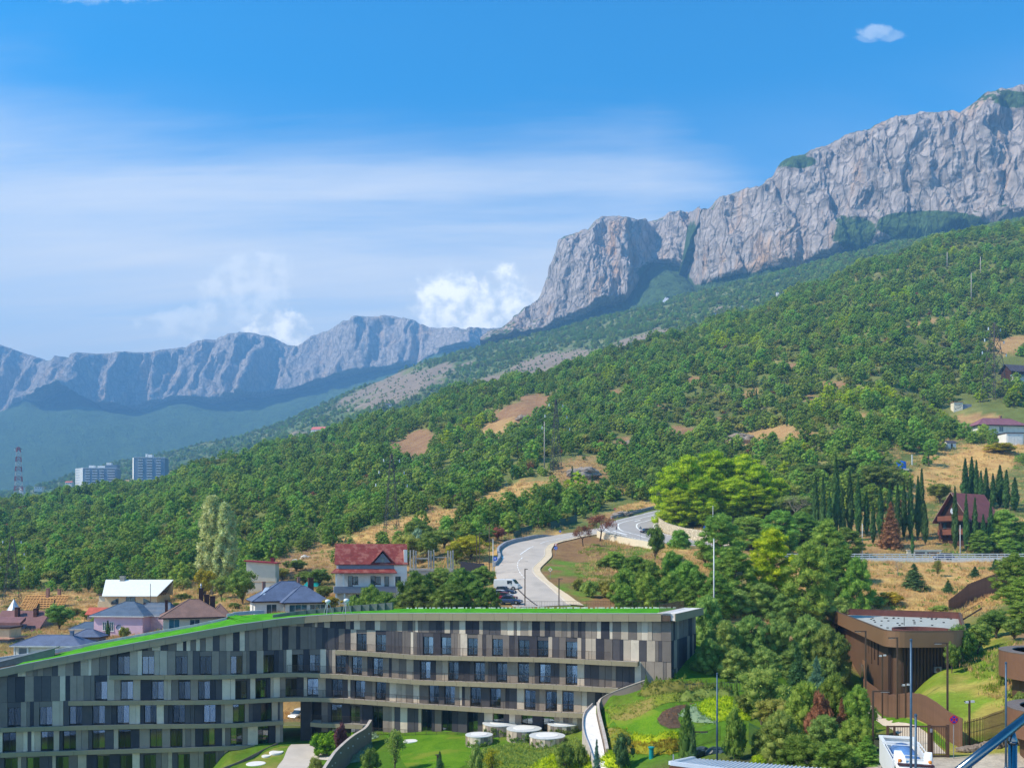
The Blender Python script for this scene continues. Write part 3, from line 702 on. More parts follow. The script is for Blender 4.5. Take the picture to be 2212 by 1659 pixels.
LEAF = {
 'pine': foliage('needles_green', srgb(108, 146, 54), srgb(172, 194, 86), .34, .03, .48),
 'pine_dark': foliage('needles_dark_green', srgb(98, 136, 54), srgb(160, 186, 80), .25, .02, .42),
 'pine_bright': foliage('needles_yellow_green', srgb(140, 172, 24), srgb(202, 214, 48), .14, .012, .38),
 'pine_grey': foliage('needles_grey_green', srgb(110, 140, 66), srgb(164, 184, 94), .2, .02, .4),
 'cypress': foliage('cypress_needles', srgb(46, 78, 40), srgb(86, 118, 56), .2, .02, .15),
 'fir': foliage('fir_needles', srgb(62, 96, 58), srgb(104, 134, 74), .2, .02, .2),
 'spruce_blue': foliage('spruce_blue_needles', srgb(80, 120, 98), srgb(118, 154, 118), .15, .02, .15),
 'poplar': foliage('poplar_leaves', srgb(178, 192, 110), srgb(228, 230, 170), .08, .01, .3),
 'broad': foliage('oak_leaves', srgb(120, 138, 58), srgb(180, 180, 92), .34, .035, .45),
 'broad_dark': foliage('dark_bush_leaves', srgb(90, 122, 50), srgb(148, 170, 78), .22, .02, .4),
 'olive': foliage('olive_leaves', srgb(124, 148, 112), srgb(164, 184, 146), .12, .01, .2),
 'yellow': foliage('yellowing_leaves', srgb(146, 140, 34), srgb(190, 172, 52), .15, .02, .3),
 'lime': foliage('lime_leaves', srgb(140, 172, 30), srgb(200, 212, 40), .12, .012, .35),
 'brown': foliage('withered_needles', srgb(132, 88, 62), srgb(164, 112, 80), .15, .02, .15),
 'dead': foliage('dead_twigs', srgb(120, 104, 96), srgb(150, 134, 120), .15, .02, .1),
 'purple': foliage('plum_leaves', srgb(84, 50, 56), srgb(112, 72, 74), .1, .01, .2),
 'hedge': foliage('hedge_leaves', srgb(84, 134, 20), srgb(136, 176, 36), .1, .01, .3),
}
def tree_pine(seed, h, r, fol, dens=1.0, leaf=0.5, bark=None, base=0.12, flat=0.55, layers=None, ico=None, nl=60):
 rng = np.random.RandomState(seed)
 lean = rng.uniform(-.05, .05, 2) * h
 limbs = [([(0, 0, -0.4), (lean[0] * .4, lean[1] * .4, h * .45), (lean[0], lean[1], h * .93)], [h * .026 + .04, h * .018 + .02, h * .004 + .01])]
 C, R = [], []
 L = layers or max(5, int(7 * dens ** .5))
 nc = int(L * (5 + 4.5 * dens))
 for k in range(nc):
  t = ((k + rng.rand()) / nc) ** .9; zb = h * (base + (0.95 - base) * t)
  rr = r * max(.14, math.sqrt(max(0.0, 1 - (t * .97) ** 2.2)) * (.74 + .26 * min(1, t * 3)))
  a = k * 2.39996 + rng.uniform(-.5, .5); rl = rr * (rng.rand() ** .5) * rng.uniform(.82, 1.1); z = zb + rng.uniform(-.05, .05) * h
  bx, by = lean[0] * t + math.cos(a) * rl, lean[1] * t + math.sin(a) * rl
  cr = r * rng.uniform(.17, .31) * (1.05 - .3 * t)
  C.append((bx, by, z)); R.append((cr, cr, cr * flat * rng.uniform(.8, 1.35)))
  if k % 3 == 0: limbs.append(([(lean[0] * t, lean[1] * t, z - rl * .35), (bx * .9, by * .9, z)], [h * .008 + .015, .015]))
 C.append((lean[0], lean[1], h * .95)); R.append((r * .2, r * .2, r * .24))
 v, f = clumps(rng, C, R, int(nl * dens ** .3), leaf, leaf * .42, up=.45, ico=ico, core=.7, jit=.4)
 return limb_mesh(limbs, bark or BARK), mesh_np('crown', v, f, LEAF[fol], smooth=True)
def tree_column(seed, h, r, fol, leaf=.4, n=46, nl=55, peak=.3, bark=None, flare=1.0):
 rng = np.random.RandomState(seed); C, R = [], []
 for i in range(n):
  t = (i + rng.rand() * .6) / n; z = h * (.04 + .95 * t)
  pr = r * (min(1, (t / peak) ** .55) if t < peak else (1 - ((t - peak) / (1 - peak)) ** 1.5) * .95 + .05)
  a = i * 2.4 + rng.uniform(-.4, .4); q = pr * rng.uniform(.25, .62)
  cr = max(.1, pr * rng.uniform(.5, .7)); C.append((math.cos(a) * q, math.sin(a) * q, z)); R.append((cr, cr, cr * rng.uniform(1.3, 2.1)))
 v, f = clumps(rng, C, R, nl, leaf, leaf * .35, up=1.3, out=.45)
 return limb_mesh([([(0, 0, -.3), (0, 0, h * .5), (0, 0, h * .9)], [h * .014 + .05, h * .01 + .03, .02])], bark or BARK), mesh_np('crown', v, f, LEAF[fol], smooth=True)
def tree_fir(seed, h, r, fol, leaf=.35, tiers=9, nl=40, bark=None):
 rng = np.random.RandomState(seed); C, R = [], []; limbs = [([(0, 0, -.3), (0, 0, h * .97)], [h * .02 + .03, .015])]
 for i in range(tiers):
  t = i / (tiers - 1); z = h * (.07 + .86 * t); rr = r * (1 - t) ** .85 + r * .06; nb = max(4, int(9 * (1 - t) + 4)); a0 = rng.rand() * 6
  for k in range(nb):
   a = a0 + k * 6.283 / nb + rng.uniform(-.35, .35); rl = rr * rng.uniform(.55, 1.18); z2 = z + rng.uniform(-.045, .045) * h
   for q in ((.85, .30), (.45, .28)):
    cr = rr * q[1] + r * .05
    C.append((math.cos(a) * rl * q[0], math.sin(a) * rl * q[0], z2 - rl * .16 * q[0] + rng.uniform(-.02, .02) * h)); R.append((cr, cr, cr * .5 + .03))
 C.append((0, 0, h * .95)); R.append((r * .07, r * .07, h * .05))
 v, f = clumps(rng, C, R, nl, leaf, leaf * .35, up=.12, out=.9, core=.62)
 return limb_mesh(limbs, bark or BARKD), mesh_np('crown', v, f, LEAF[fol], smooth=True)
def tree_broad(seed, h, r, fol, leaf=.35, n=46, nl=70, trunk=.28, bark=None, zs=1.0, gaps=0.0, core=.8, multi=1):
 rng = np.random.RandomState(seed); C, R, limbs = [], [], []
 cz = h * (trunk + (1 - trunk) * .5); rz = h * (1 - trunk) * .5 * zs
 for i in range(n):
  d = rng.normal(size=3); d /= np.linalg.norm(d); q = rng.rand() ** .45
  sh = 1 + .28 * math.sin(3 * math.atan2(d[1], d[0]) + seed) + rng.uniform(-.15, .15)
  p = np.array([d[0] * r * q * sh * .8, d[1] * r * q * sh * .8, cz + d[2] * rz * q * .82])
  cr = r * rng.uniform(.20, .34); C.append(p); R.append((cr, cr, cr * rng.uniform(.65, .95)))
  if i % 3 == 0: limbs.append(([(0, 0, h * trunk * rng.uniform(.5, 1)), tuple(p * [.5, .5, 1] * [1, 1, .8]), tuple(p)], [h * .011 + .02, h * .007 + .01, .01]))
 for k in range(multi):
  a = k * 2.1; q = .12 * r if multi > 1 else 0
  limbs.append(([(q * math.cos(a) * .5, q * math.sin(a) * .5, -.3), (q * math.cos(a), q * math.sin(a), h * trunk), (q * 2 * math.cos(a), q * 2 * math.sin(a), h * .7)], [h * .022 + .03, h * .017 + .02, .02]))
 v, f = clumps(rng, C, R, nl, leaf, leaf * .6, up=.2, core=core)
 return limb_mesh(limbs, bark or BARK), mesh_np('crown', v, f, LEAF[fol], smooth=True)
def tree_poplar(seed, h, r, fol='poplar', leaf=.45):
 rng = np.random.RandomState(seed); C, R, limbs = [], [], [([(0, 0, -.3), (.1, 0, h * .5), (0, 0, h * .95)], [.32, .2, .03])]
 for i in range(105):
  t = rng.rand() ** .85; z = h * (.10 + .88 * t); pr = r * (math.sin(math.pi * min(1, .12 + .86 * t ** .8)) ** .7 * .95 + .08)
  a = rng.rand() * 6.28; q = pr * rng.uniform(.2, .85); cr = r * rng.uniform(.17, .3)
  C.append((math.cos(a) * q, math.sin(a) * q, z)); R.append((cr, cr, cr * rng.uniform(1.3, 2.2)))
  if i % 3 == 0: limbs.append(([(0, 0, z - 2.0 - q), (math.cos(a) * q, math.sin(a) * q, z + .5)], [.06, .02]))
 v, f = clumps(rng, C, R, 100, leaf, leaf * .6, up=.5, core=.8)
 return limb_mesh(limbs, BARKP), mesh_np('crown', v, f, LEAF[fol], smooth=True)
def tree_bare(seed, h, r, fol='dead', leaf=.3, twig=0.0, umb=False):
 rng = np.random.RandomState(seed); limbs, tips = [], []
 def grow(p, d, L, rad, k):
  q = p + d * L; limbs.append(([tuple(p), tuple((p + q) / 2 + rng.normal(size=3) * L * .05), tuple(q)], [rad, rad * .8, rad * .6]))
  if k == 0: tips.append(q); return
  for _ in range(rng.randint(2, 4)):
   nd = d + rng.normal(size=3) * (.62 if not umb else .7); nd[2] += .15; nd /= np.linalg.norm(nd); grow(q, nd, L * rng.uniform(.62, .82), rad * .58, k - 1)
 t = h * .34; limbs.append(([(0, 0, -.3), (0.05 * h, 0, t)], [h * .022 + .03, h * .017 + .02]))
 for a in range(4):
  d = np.array([math.cos(a * 1.57 + .3), math.sin(a * 1.57 + .3), 1.25 if not umb else .9]); d /= np.linalg.norm(d); grow(np.array([.05 * h, 0, t * rng.uniform(.85, 1)]), d, h * .2, h * .011 + .012, 4)
 tips = np.array(tips); s = np.array([r / max(1e-3, np.abs(tips[:, :2]).max()), 1])
 v, f = clumps(rng, tips, np.full((len(tips), 3), leaf * 1.2), 6 if twig <= 0 else int(16 * twig), leaf, leaf * .12 if twig <= 0 else leaf * .3, up=.3, core=0)
 return limb_mesh(limbs, BARKD if twig > 0 else BARKP, 4), mesh_np('crown', v, f, LEAF[fol], smooth=True)
# ---- forest on the hillsides
def forest_proto():
 coll = bpy.data.collections.new('forest_kinds')
 defs = []
 for k in range(4): defs.append(tree_pine(100 + k, 6.6 + .9 * k, 3.9 + .25 * k, 'pine', .55, .55, base=.10, layers=4 + k % 2, nl=30, flat=.75, ico=ICO2))
 for k in range(2): defs.append(tree_pine(120 + k, 8.5, 3.9, 'pine_dark', .6, .55, base=.10, layers=5, nl=30, ico=ICO2))
 defs.append(tree_pine(130, 8.0, 4.4, 'pine_bright', .6, .55, base=.14, layers=4, nl=30, ico=ICO2))
 for k in range(3): defs.append(tree_broad(140 + k, 5.0 + .6 * k, 3.5, 'broad', .55, 22, 30, .08))
 defs.append(tree_broad(150, 5.0, 3.0, 'broad_dark', .7, 20, 26, .10))
 defs.append(tree_column(160, 9.5, 1.1, 'cypress', .6, 16, 24))
 defs.append(tree_broad(165, 4.6, 2.6, 'brown', .6, 14, 26, .15, core=.5))
 defs.append(tree_bare(170, 6.0, 2.8))
 for i, (tr, cr) in enumerate(defs):
  bm = bmesh.new(); bm.from_mesh(cr); nb = len(bm.faces); bm.from_mesh(tr)
  for j, fc in enumerate(bm.faces): fc.material_index = 0 if j < nb else 1
  me = bpy.data.meshes.new('forest_tree'); bm.to_mesh(me); bm.free()
  me.materials.append(cr.materials[0]); me.materials.append(tr.materials[0])
  o = bpy.data.objects.new('forest_kind_%02d' % i, me); coll.objects.link(o)
 return coll, defs
FOREST, FDEFS = forest_proto()
def scatter_object(name, coll, pts, scl, rot, pick, label, cat):
 me = bpy.data.meshes.new(name)
 me.vertices.add(len(pts)); me.vertices.foreach_set('co', np.asarray(pts, np.float32).ravel())
 for nm, dat, ty in (('scl', scl, 'FLOAT'), ('rot', rot, 'FLOAT'), ('pick', pick, 'INT')):
  a = me.attributes.new(nm, ty, 'POINT'); a.data.foreach_set('value', np.asarray(dat, np.int32 if ty == 'INT' else np.float32))
 o = bpy.data.objects.new(name, me); link(o); tag(o, label, cat, kind='stuff')
 ng = bpy.data.node_groups.new(name + '_scatter', 'GeometryNodeTree')
 ng.interface.new_socket('Geometry', in_out='INPUT', socket_type='NodeSocketGeometry'); ng.interface.new_socket('Geometry', in_out='OUTPUT', socket_type='NodeSocketGeometry')
 N = ng.nodes; gi, go = N.new('NodeGroupInput'), N.new('NodeGroupOutput')
 ip = N.new('GeometryNodeInstanceOnPoints'); ci = N.new('GeometryNodeCollectionInfo'); ci.inputs[0].default_value = coll
 ci.inputs['Separate Children'].default_value = True; ci.inputs['Reset Children'].default_value = True
 def attr(nm, dt):
  nd = N.new('GeometryNodeInputNamedAttribute'); nd.data_type = dt; nd.inputs[0].default_value = nm; return nd.outputs[0]
 L = ng.links.new
 L(gi.outputs[0], ip.inputs['Points']); L(ci.outputs[0], ip.inputs['Instance']); ip.inputs['Pick Instance'].default_value = True
 L(attr('pick', 'INT'), ip.inputs['Instance Index']); L(attr('scl', 'FLOAT'), ip.inputs['Scale'])
 cx = N.new('ShaderNodeCombineXYZ'); L(attr('rot', 'FLOAT'), cx.inputs[2]); L(cx.outputs[0], ip.inputs['Rotation'])
 L(ip.outputs[0], go.inputs[0])
 md = o.modifiers.new('scatter', 'NODES'); md.node_group = ng
 return o
def zone_name(u, Y):
 if u < 250: return 'above the half-built battened roof house'
 if u < 430: return 'above the white metal roofed building'
 if u < 560: return 'behind the tall pale poplars'
 if u < 720: return 'above the cream blank-walled building'
 if u < 900: return 'above the red-roofed house'
 if u < 1080: return 'above the concrete column shell'
 if u < 1300: return 'above the bend of the slip road'
 if u < 1480: return 'above the hairpin of the main road'
 if u < 1720: return 'behind the bright yellow-green pines'
 if u < 1950: return 'behind the cypress row'
 return 'below the dark lattice pylon by the hilltop houses'
def build_forest():
 rng = np.random.RandomState(11)
 pts = []
 Y = 226.0
 while Y < 1030:
  step = 3.3 + Y * 0.0019
  xs = np.arange(-0.64 * Y - 15, 0.64 * Y + 15, step); n = len(xs)
  pts.append(np.stack([xs + rng.uniform(-.45, .45, n) * step, np.full(n, Y) + rng.uniform(-.45, .45, n) * step], 1)); Y += step * .9
 p = np.concatenate(pts); X, Yv = p[:, 0], p[:, 1]
 m, U, V, Z = patch_mask(X, Yv)
 nz = fbm(X / 40, Yv / 40, oct=3)
 keep = (m < .5) & (rng.rand(len(X)) < np.clip(.86 + nz * .9, .35, 1))
 # clear of roads, village, and the planted parts in front
 front = np.interp(U, [-400, 0, 250, 430, 560, 700, 860, 1000, 1080, 1180, 1310, 1430, 1560, 1700, 1900, 2050, 2300, 2600], [236, 236, 238, 234, 222, 222, 236, 226, 236, 256, 288, 318, 300, 262, 258, 300, 330, 330])
 keep &= Yv > front + nz * 10
 keep &= ~((U > 1300) & (U < 1520) & (V > 1085))
 keep &= np.array([not any(abs(X[i] - a) < r_ and abs(Yv[i] - b_) < r_ for a, b_, r_ in CLEAR) for i in range(len(X))]) if CLEAR else True
 for (cu, cv, ru, rv) in KEEPOUT: keep &= ~((np.abs(U - cu) < ru) & (np.abs(V - cv) < rv))
 X, Yv, Z, U, V, nz = [a[keep] for a in (X, Yv, Z, U, V, nz)]
 # drop those behind the crest
 sl = (VH - V); 
 n = len(X)
 kind_n = fbm(X / 70 + 50, Yv / 70, oct=3) + rng.uniform(-.35, .35, n)
 r = rng.rand(n); pick = rng.randint(0, 4, n)
 pick = np.where(r < .22, rng.randint(4, 6, n), pick)
 bl = kind_n > .18; pick = np.where(bl, rng.randint(7, 11, n), pick)
 brg = (fbm(X / 45 + 9, Yv / 45 + 4, oct=2) > .34) & (U > 700); pick = np.where(brg & (r < .75), 6, pick)
 pick = np.where(rng.rand(n) < .018, 11, pick); pick = np.where(rng.rand(n) < .018, 12, pick); pick = np.where(rng.rand(n) < .012, 13, pick)
 scl = (.34 + .72 * rng.rand(n) ** 1.6) * np.where(pick >= 7, .95, 1) * np.interp(Yv, [230, 300, 700, 1000], [.7, .9, 1.0, 1.05])
 rot = rng.rand(n) * 6.28
 # the 300 that show largest become trees of their own
 infr = (U > -10) & (U < 2222)
 size = np.where(infr & (pick < 11), scl * 8 / Yv, 0)
 order = np.argsort(-size)[:300]; solo = np.zeros(n, bool); solo[order] = True
 pts = np.stack([X, Yv, Z - .25], 1)
 scatter_object('forest', FOREST, pts[~solo], scl[~solo], rot[~solo], pick[~solo], 'dense pine and oak forest covering the whole hillside', 'forest')
 names = ['pine_tree'] * 7 + ['oak_tree'] * 4
 for i in order:
  k = int(pick[i]); tr, cr = FDEFS[k]
  lab = ('bushy oak' if k >= 7 else 'yellow-green pine' if k == 6 else 'dark pine' if k in (4, 5) else 'green pine') + ' on the hillside ' + zone_name(U[i], Yv[i])
  e = empty(names[k], pts[i], rot[i], lab, 'tree', 'trees on the hillside'); e.scale = (scl[i],) * 3
  a = bpy.data.objects.new('trunk', tr); link(a, e); c = bpy.data.objects.new('crown', cr); link(c, e)
 print('forest', n)
def build_mid_forest():
 X, Y, Z, U, V, bare = MID
 rng = np.random.RandomState(5)
 # area-weighted scatter over the visible part of the lower slope
 sel = (Y > 1080) & (Y < 2450) & (U > -60) & (U < 2270) & (~bare | (rng.rand(*X.shape) < .3))
 idx = np.flatnonzero(sel.ravel()); w = (Y.ravel()[idx]) ** 1.0; w /= w.sum()
 pk = rng.choice(idx, 34000, p=w); r_, c_ = np.unravel_index(pk, X.shape)
 r2, c2 = np.minimum(r_ + 1, X.shape[0] - 1), np.minimum(c_ + 1, X.shape[1] - 1)
 a, b = rng.rand(len(pk)), rng.rand(len(pk))
 def lerp(A): return A[r_, c_] * (1 - a) * (1 - b) + A[r2, c_] * a * (1 - b) + A[r_, c2] * (1 - a) * b + A[r2, c2] * a * b
 pts = np.stack([lerp(X), lerp(Y), lerp(Z) - .4], 1)
 pick = np.where(rng.rand(len(pk)) < .55, rng.randint(0, 6, len(pk)), rng.randint(7, 11, len(pk)))
 scatter_object('distant_forest', FOREST, pts, rng.uniform(.5, 1.25, len(pk)) * np.where(bare[r_, c_], .5, 1), rng.rand(len(pk)) * 6.28, pick, 'bluish green forest on the lower slope under the cliffs', 'forest')
CLEAR = []
KEEPOUT = [(2190, 800, 40, 30), (2150, 880, 25, 18), (2150, 915, 85, 34), (2190, 950, 40, 20), (2060, 965, 30, 14), (1955, 1000, 40, 18), (2085, 880, 32, 24), (1945, 1000, 30, 20), (845, 1150, 25, 14), (1200, 1000, 15, 10), (1170, 1010, 8, 8)]
build_forest()
build_mid_forest()
# ------------------------------------------------------------------ hotel: a curved five-storey block with a turf roof
HU = np.array([-170, 0, 150, 300, 430, 511, 560, 600, 650, 700, 760, 912, 1050, 1190, 1320, 1450.0])
HY = np.array([112.3, 116, 118, 119.8, 121.3, 122.6, 124, 125.4, 126.6, 126.7, 126, 123, 119.5, 116, 113, 110.5])
_hx = px_x(HU, HY)
_hs = crom(np.stack([_hx, HY], 1), 900)
_hu = CU + FPX * _hs[:, 0] / _hs[:, 1]
def hY(u): return np.interp(u, _hu, _hs[:, 1])
def hX(u): return np.interp(u, _hu, _hs[:, 0])
def hW(u, off=0.0):
 e = 3.0
 x, y = hX(u), hY(u); tx, ty = hX(u + e) - hX(u - e), hY(u + e) - hY(u - e); l = math.hypot(tx, ty)
 return (x + ty / l * off, y - tx / l * off)
def lvl(pairs, d=1.0):
 us, vs = zip(*pairs)
 zs = [px_z(v, float(hY(u)) - d) for u, v in pairs]
 return lambda u: float(np.interp(u, us, zs))
ROOF = lvl([(-170, 1482), (0, 1446), (170, 1412), (340, 1380), (511, 1349), (590, 1338), (664, 1330.5), (720, 1327), (800, 1325), (1100, 1324.5), (1450, 1325)], .7)
F0 = lvl([(-170, 1362), (300, 1352), (610, 1352), (757, 1359), (912, 1366), (1191, 1375), (1362, 1382), (1450, 1385)], .2)
F1 = lvl([(-170, 1416), (300, 1406), (610, 1405), (731, 1404), (912, 1416), (1191, 1421), (1380, 1430), (1450, 1432)])
F2 = lvl([(-170, 1470), (0, 1464), (238, 1460), (610, 1454), (912, 1470), (1191, 1479), (1337, 1487), (1450, 1492)])
F3 = lvl([(-170, 1526), (0, 1520), (150, 1515.6), (620, 1507), (912, 1521), (1191, 1538), (1263, 1541), (1450, 1552)])
F4 = lvl([(-170, 1580), (0, 1574), (300, 1566), (610, 1557.5), (700, 1562), (912, 1573), (1191, 1590), (1450, 1605)])
F5 = lvl([(-170, 1636), (0, 1628.6), (511, 1612), (610, 1609)])
F6 = lvl([(-170, 1690), (0, 1684), (511, 1668), (610, 1664)])
PANELM = [mat('panel_light_beige', srgb(214, 198, 176), .85, var=.1, scale=.8, fine=9, bumps=.25, bdist=.02, obj=.07, stain=(srgb(110, 100, 90), .22)), mat('panel_beige', srgb(184, 168, 148), .85, var=.1, scale=.8, fine=9, bumps=.25, bdist=.02, obj=.07, stain=(srgb(110, 100, 90), .22)),
          mat('panel_taupe', srgb(148, 134, 120), .85, var=.12, scale=.8, fine=9, bumps=.25, bdist=.02, obj=.07, stain=(srgb(110, 100, 90), .22)), mat('panel_grey', srgb(118, 108, 100), .85, var=.12, scale=.8, fine=9, bumps=.25, bdist=.02, obj=.07, stain=(srgb(110, 100, 90), .22)),
          mat('panel_dark_grey', srgb(82, 78, 80), .85, var=.12, scale=.8, fine=9, bumps=.25, bdist=.02, obj=.07, stain=(srgb(110, 100, 90), .22)), mat('panel_charcoal', srgb(60, 58, 64), .85, var=.12, scale=.8, fine=9, bumps=.25, bdist=.02, obj=.07, stain=(srgb(110, 100, 90), .22))]
CLAD = mat('aluminium_cladding', srgb(150, 138, 110), .6, .05, .25, var=.06, scale=.5)
CLADC = mat('cap_metal', srgb(196, 194, 188), .4, .5, .5, var=.05)
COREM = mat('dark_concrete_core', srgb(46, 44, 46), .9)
SLABM = mat('balcony_paving', srgb(176, 168, 158), .85)
RAILM = mat('brown_railing_metal', srgb(82, 68, 58), .5, .3)
FRAMEM = mat('window_frame_dark', srgb(40, 40, 44), .4, .4)
CURT = mat('curtain_white', srgb(214, 216, 220), .9, var=.08)
TURF = None
def turf_mat():
 m, b, out = new_mat('roof_turf')
 tc = b.n('ShaderNodeTexCoord'); v = tc.outputs['Object']
 n1 = b.noise(v, .5, 4, .6); n2 = b.noise(v, 9, 3, .7)
 c = b.mix(b.ss(b.math('ADD', b.math('MULTIPLY', n1, .6), b.math('MULTIPLY', n2, .4)), .35, .65), srgb(54, 130, 14), srgb(92, 168, 22))
 principled(b, out, c, .9, 0, .1, bump(b, n2, .8, .08))
 return m
TURF = turf_mat()
def win_glass():
 m, b, out = new_mat('window_glass')
 fr = b.n('ShaderNodeFresnel'); fr.inputs[0].default_value = 1.6
 oi = b.n('ShaderNodeObjectInfo')
 tr = b.n('ShaderNodeBsdfTransparent'); tr.inputs[0].default_value = (.34, .44, .48, 1)
 gl = b.n('ShaderNodeBsdfGlossy'); gl.inputs[0].default_value = (.85, .92, 1, 1); gl.inputs[1].default_value = .03
 ms = b.n('ShaderNodeMixShader'); b.link(b.math('ADD', fr.outputs[0], b.math('MULTIPLY_ADD', b.math('POWER', oi.outputs['Random'], 2.2), .30, .01)), ms.inputs[0]); b.link(tr.outputs[0], ms.inputs[1]); b.link(gl.outputs[0], ms.inputs[2])
 b.link(ms.outputs[0], out.inputs[0])
 return m
WGLASS = win_glass()
WIN = {
 'F1': [781, 822.5, 924.7, 963.4, 1020.7, 1074.8, 1131.5, 1172.4, 1234.8],
 'F2': [267, 320, 392, 444.5, 511, 581, 643, 680, 736, 771, 816, 918.5, 979, 1036, 1084, 1130.6, 1177, 1234.8],
 'F3': [218, 274, 340.6, 398.5, 441, 521, 563.7, 629, 675.5, 728, 777.6, 822.5, 937, 971, 1027, 1070, 1144.5, 1191, 1227],
 'F4': [30.6, 98.8, 163.5, 213, 265.7, 325, 386.6, 453, 516, 575.6, 726.5, 766.8, 816, 921.6, 965, 1020.7, 1076, 1138, 1185],
 'F5': [20, 102, 150, 213, 269, 337, 381, 451, 511, 569],
 'F6': [24, 71.5, 134.5, 223, 272.5, 323.6, 397, 453],
}
BANDS = {'F1': (731, 1380), 'F2': (238, 1338), 'F3': (150, 1266), 'F4a': (-170, 610), 'F4b': (674, 792), 'F5': (-170, 548)}
def hotel_box(mb, u0, u1, z, o0, o1):
 a0, a1, b0, b1 = hW(u0, o0), hW(u0, o1), hW(u1, o0), hW(u1, o1)
 mb.hexa([(*a1, z[0]), (*b1, z[2]), (*b0, z[2]), (*a0, z[0]), (*a1, z[1]), (*b1, z[3]), (*b0, z[3]), (*a0, z[1])])
def du_of(w, u):
 e = 4.0; return w * 2 * e / math.hypot(hX(u + e) - hX(u - e), hY(u + e) - hY(u - e))
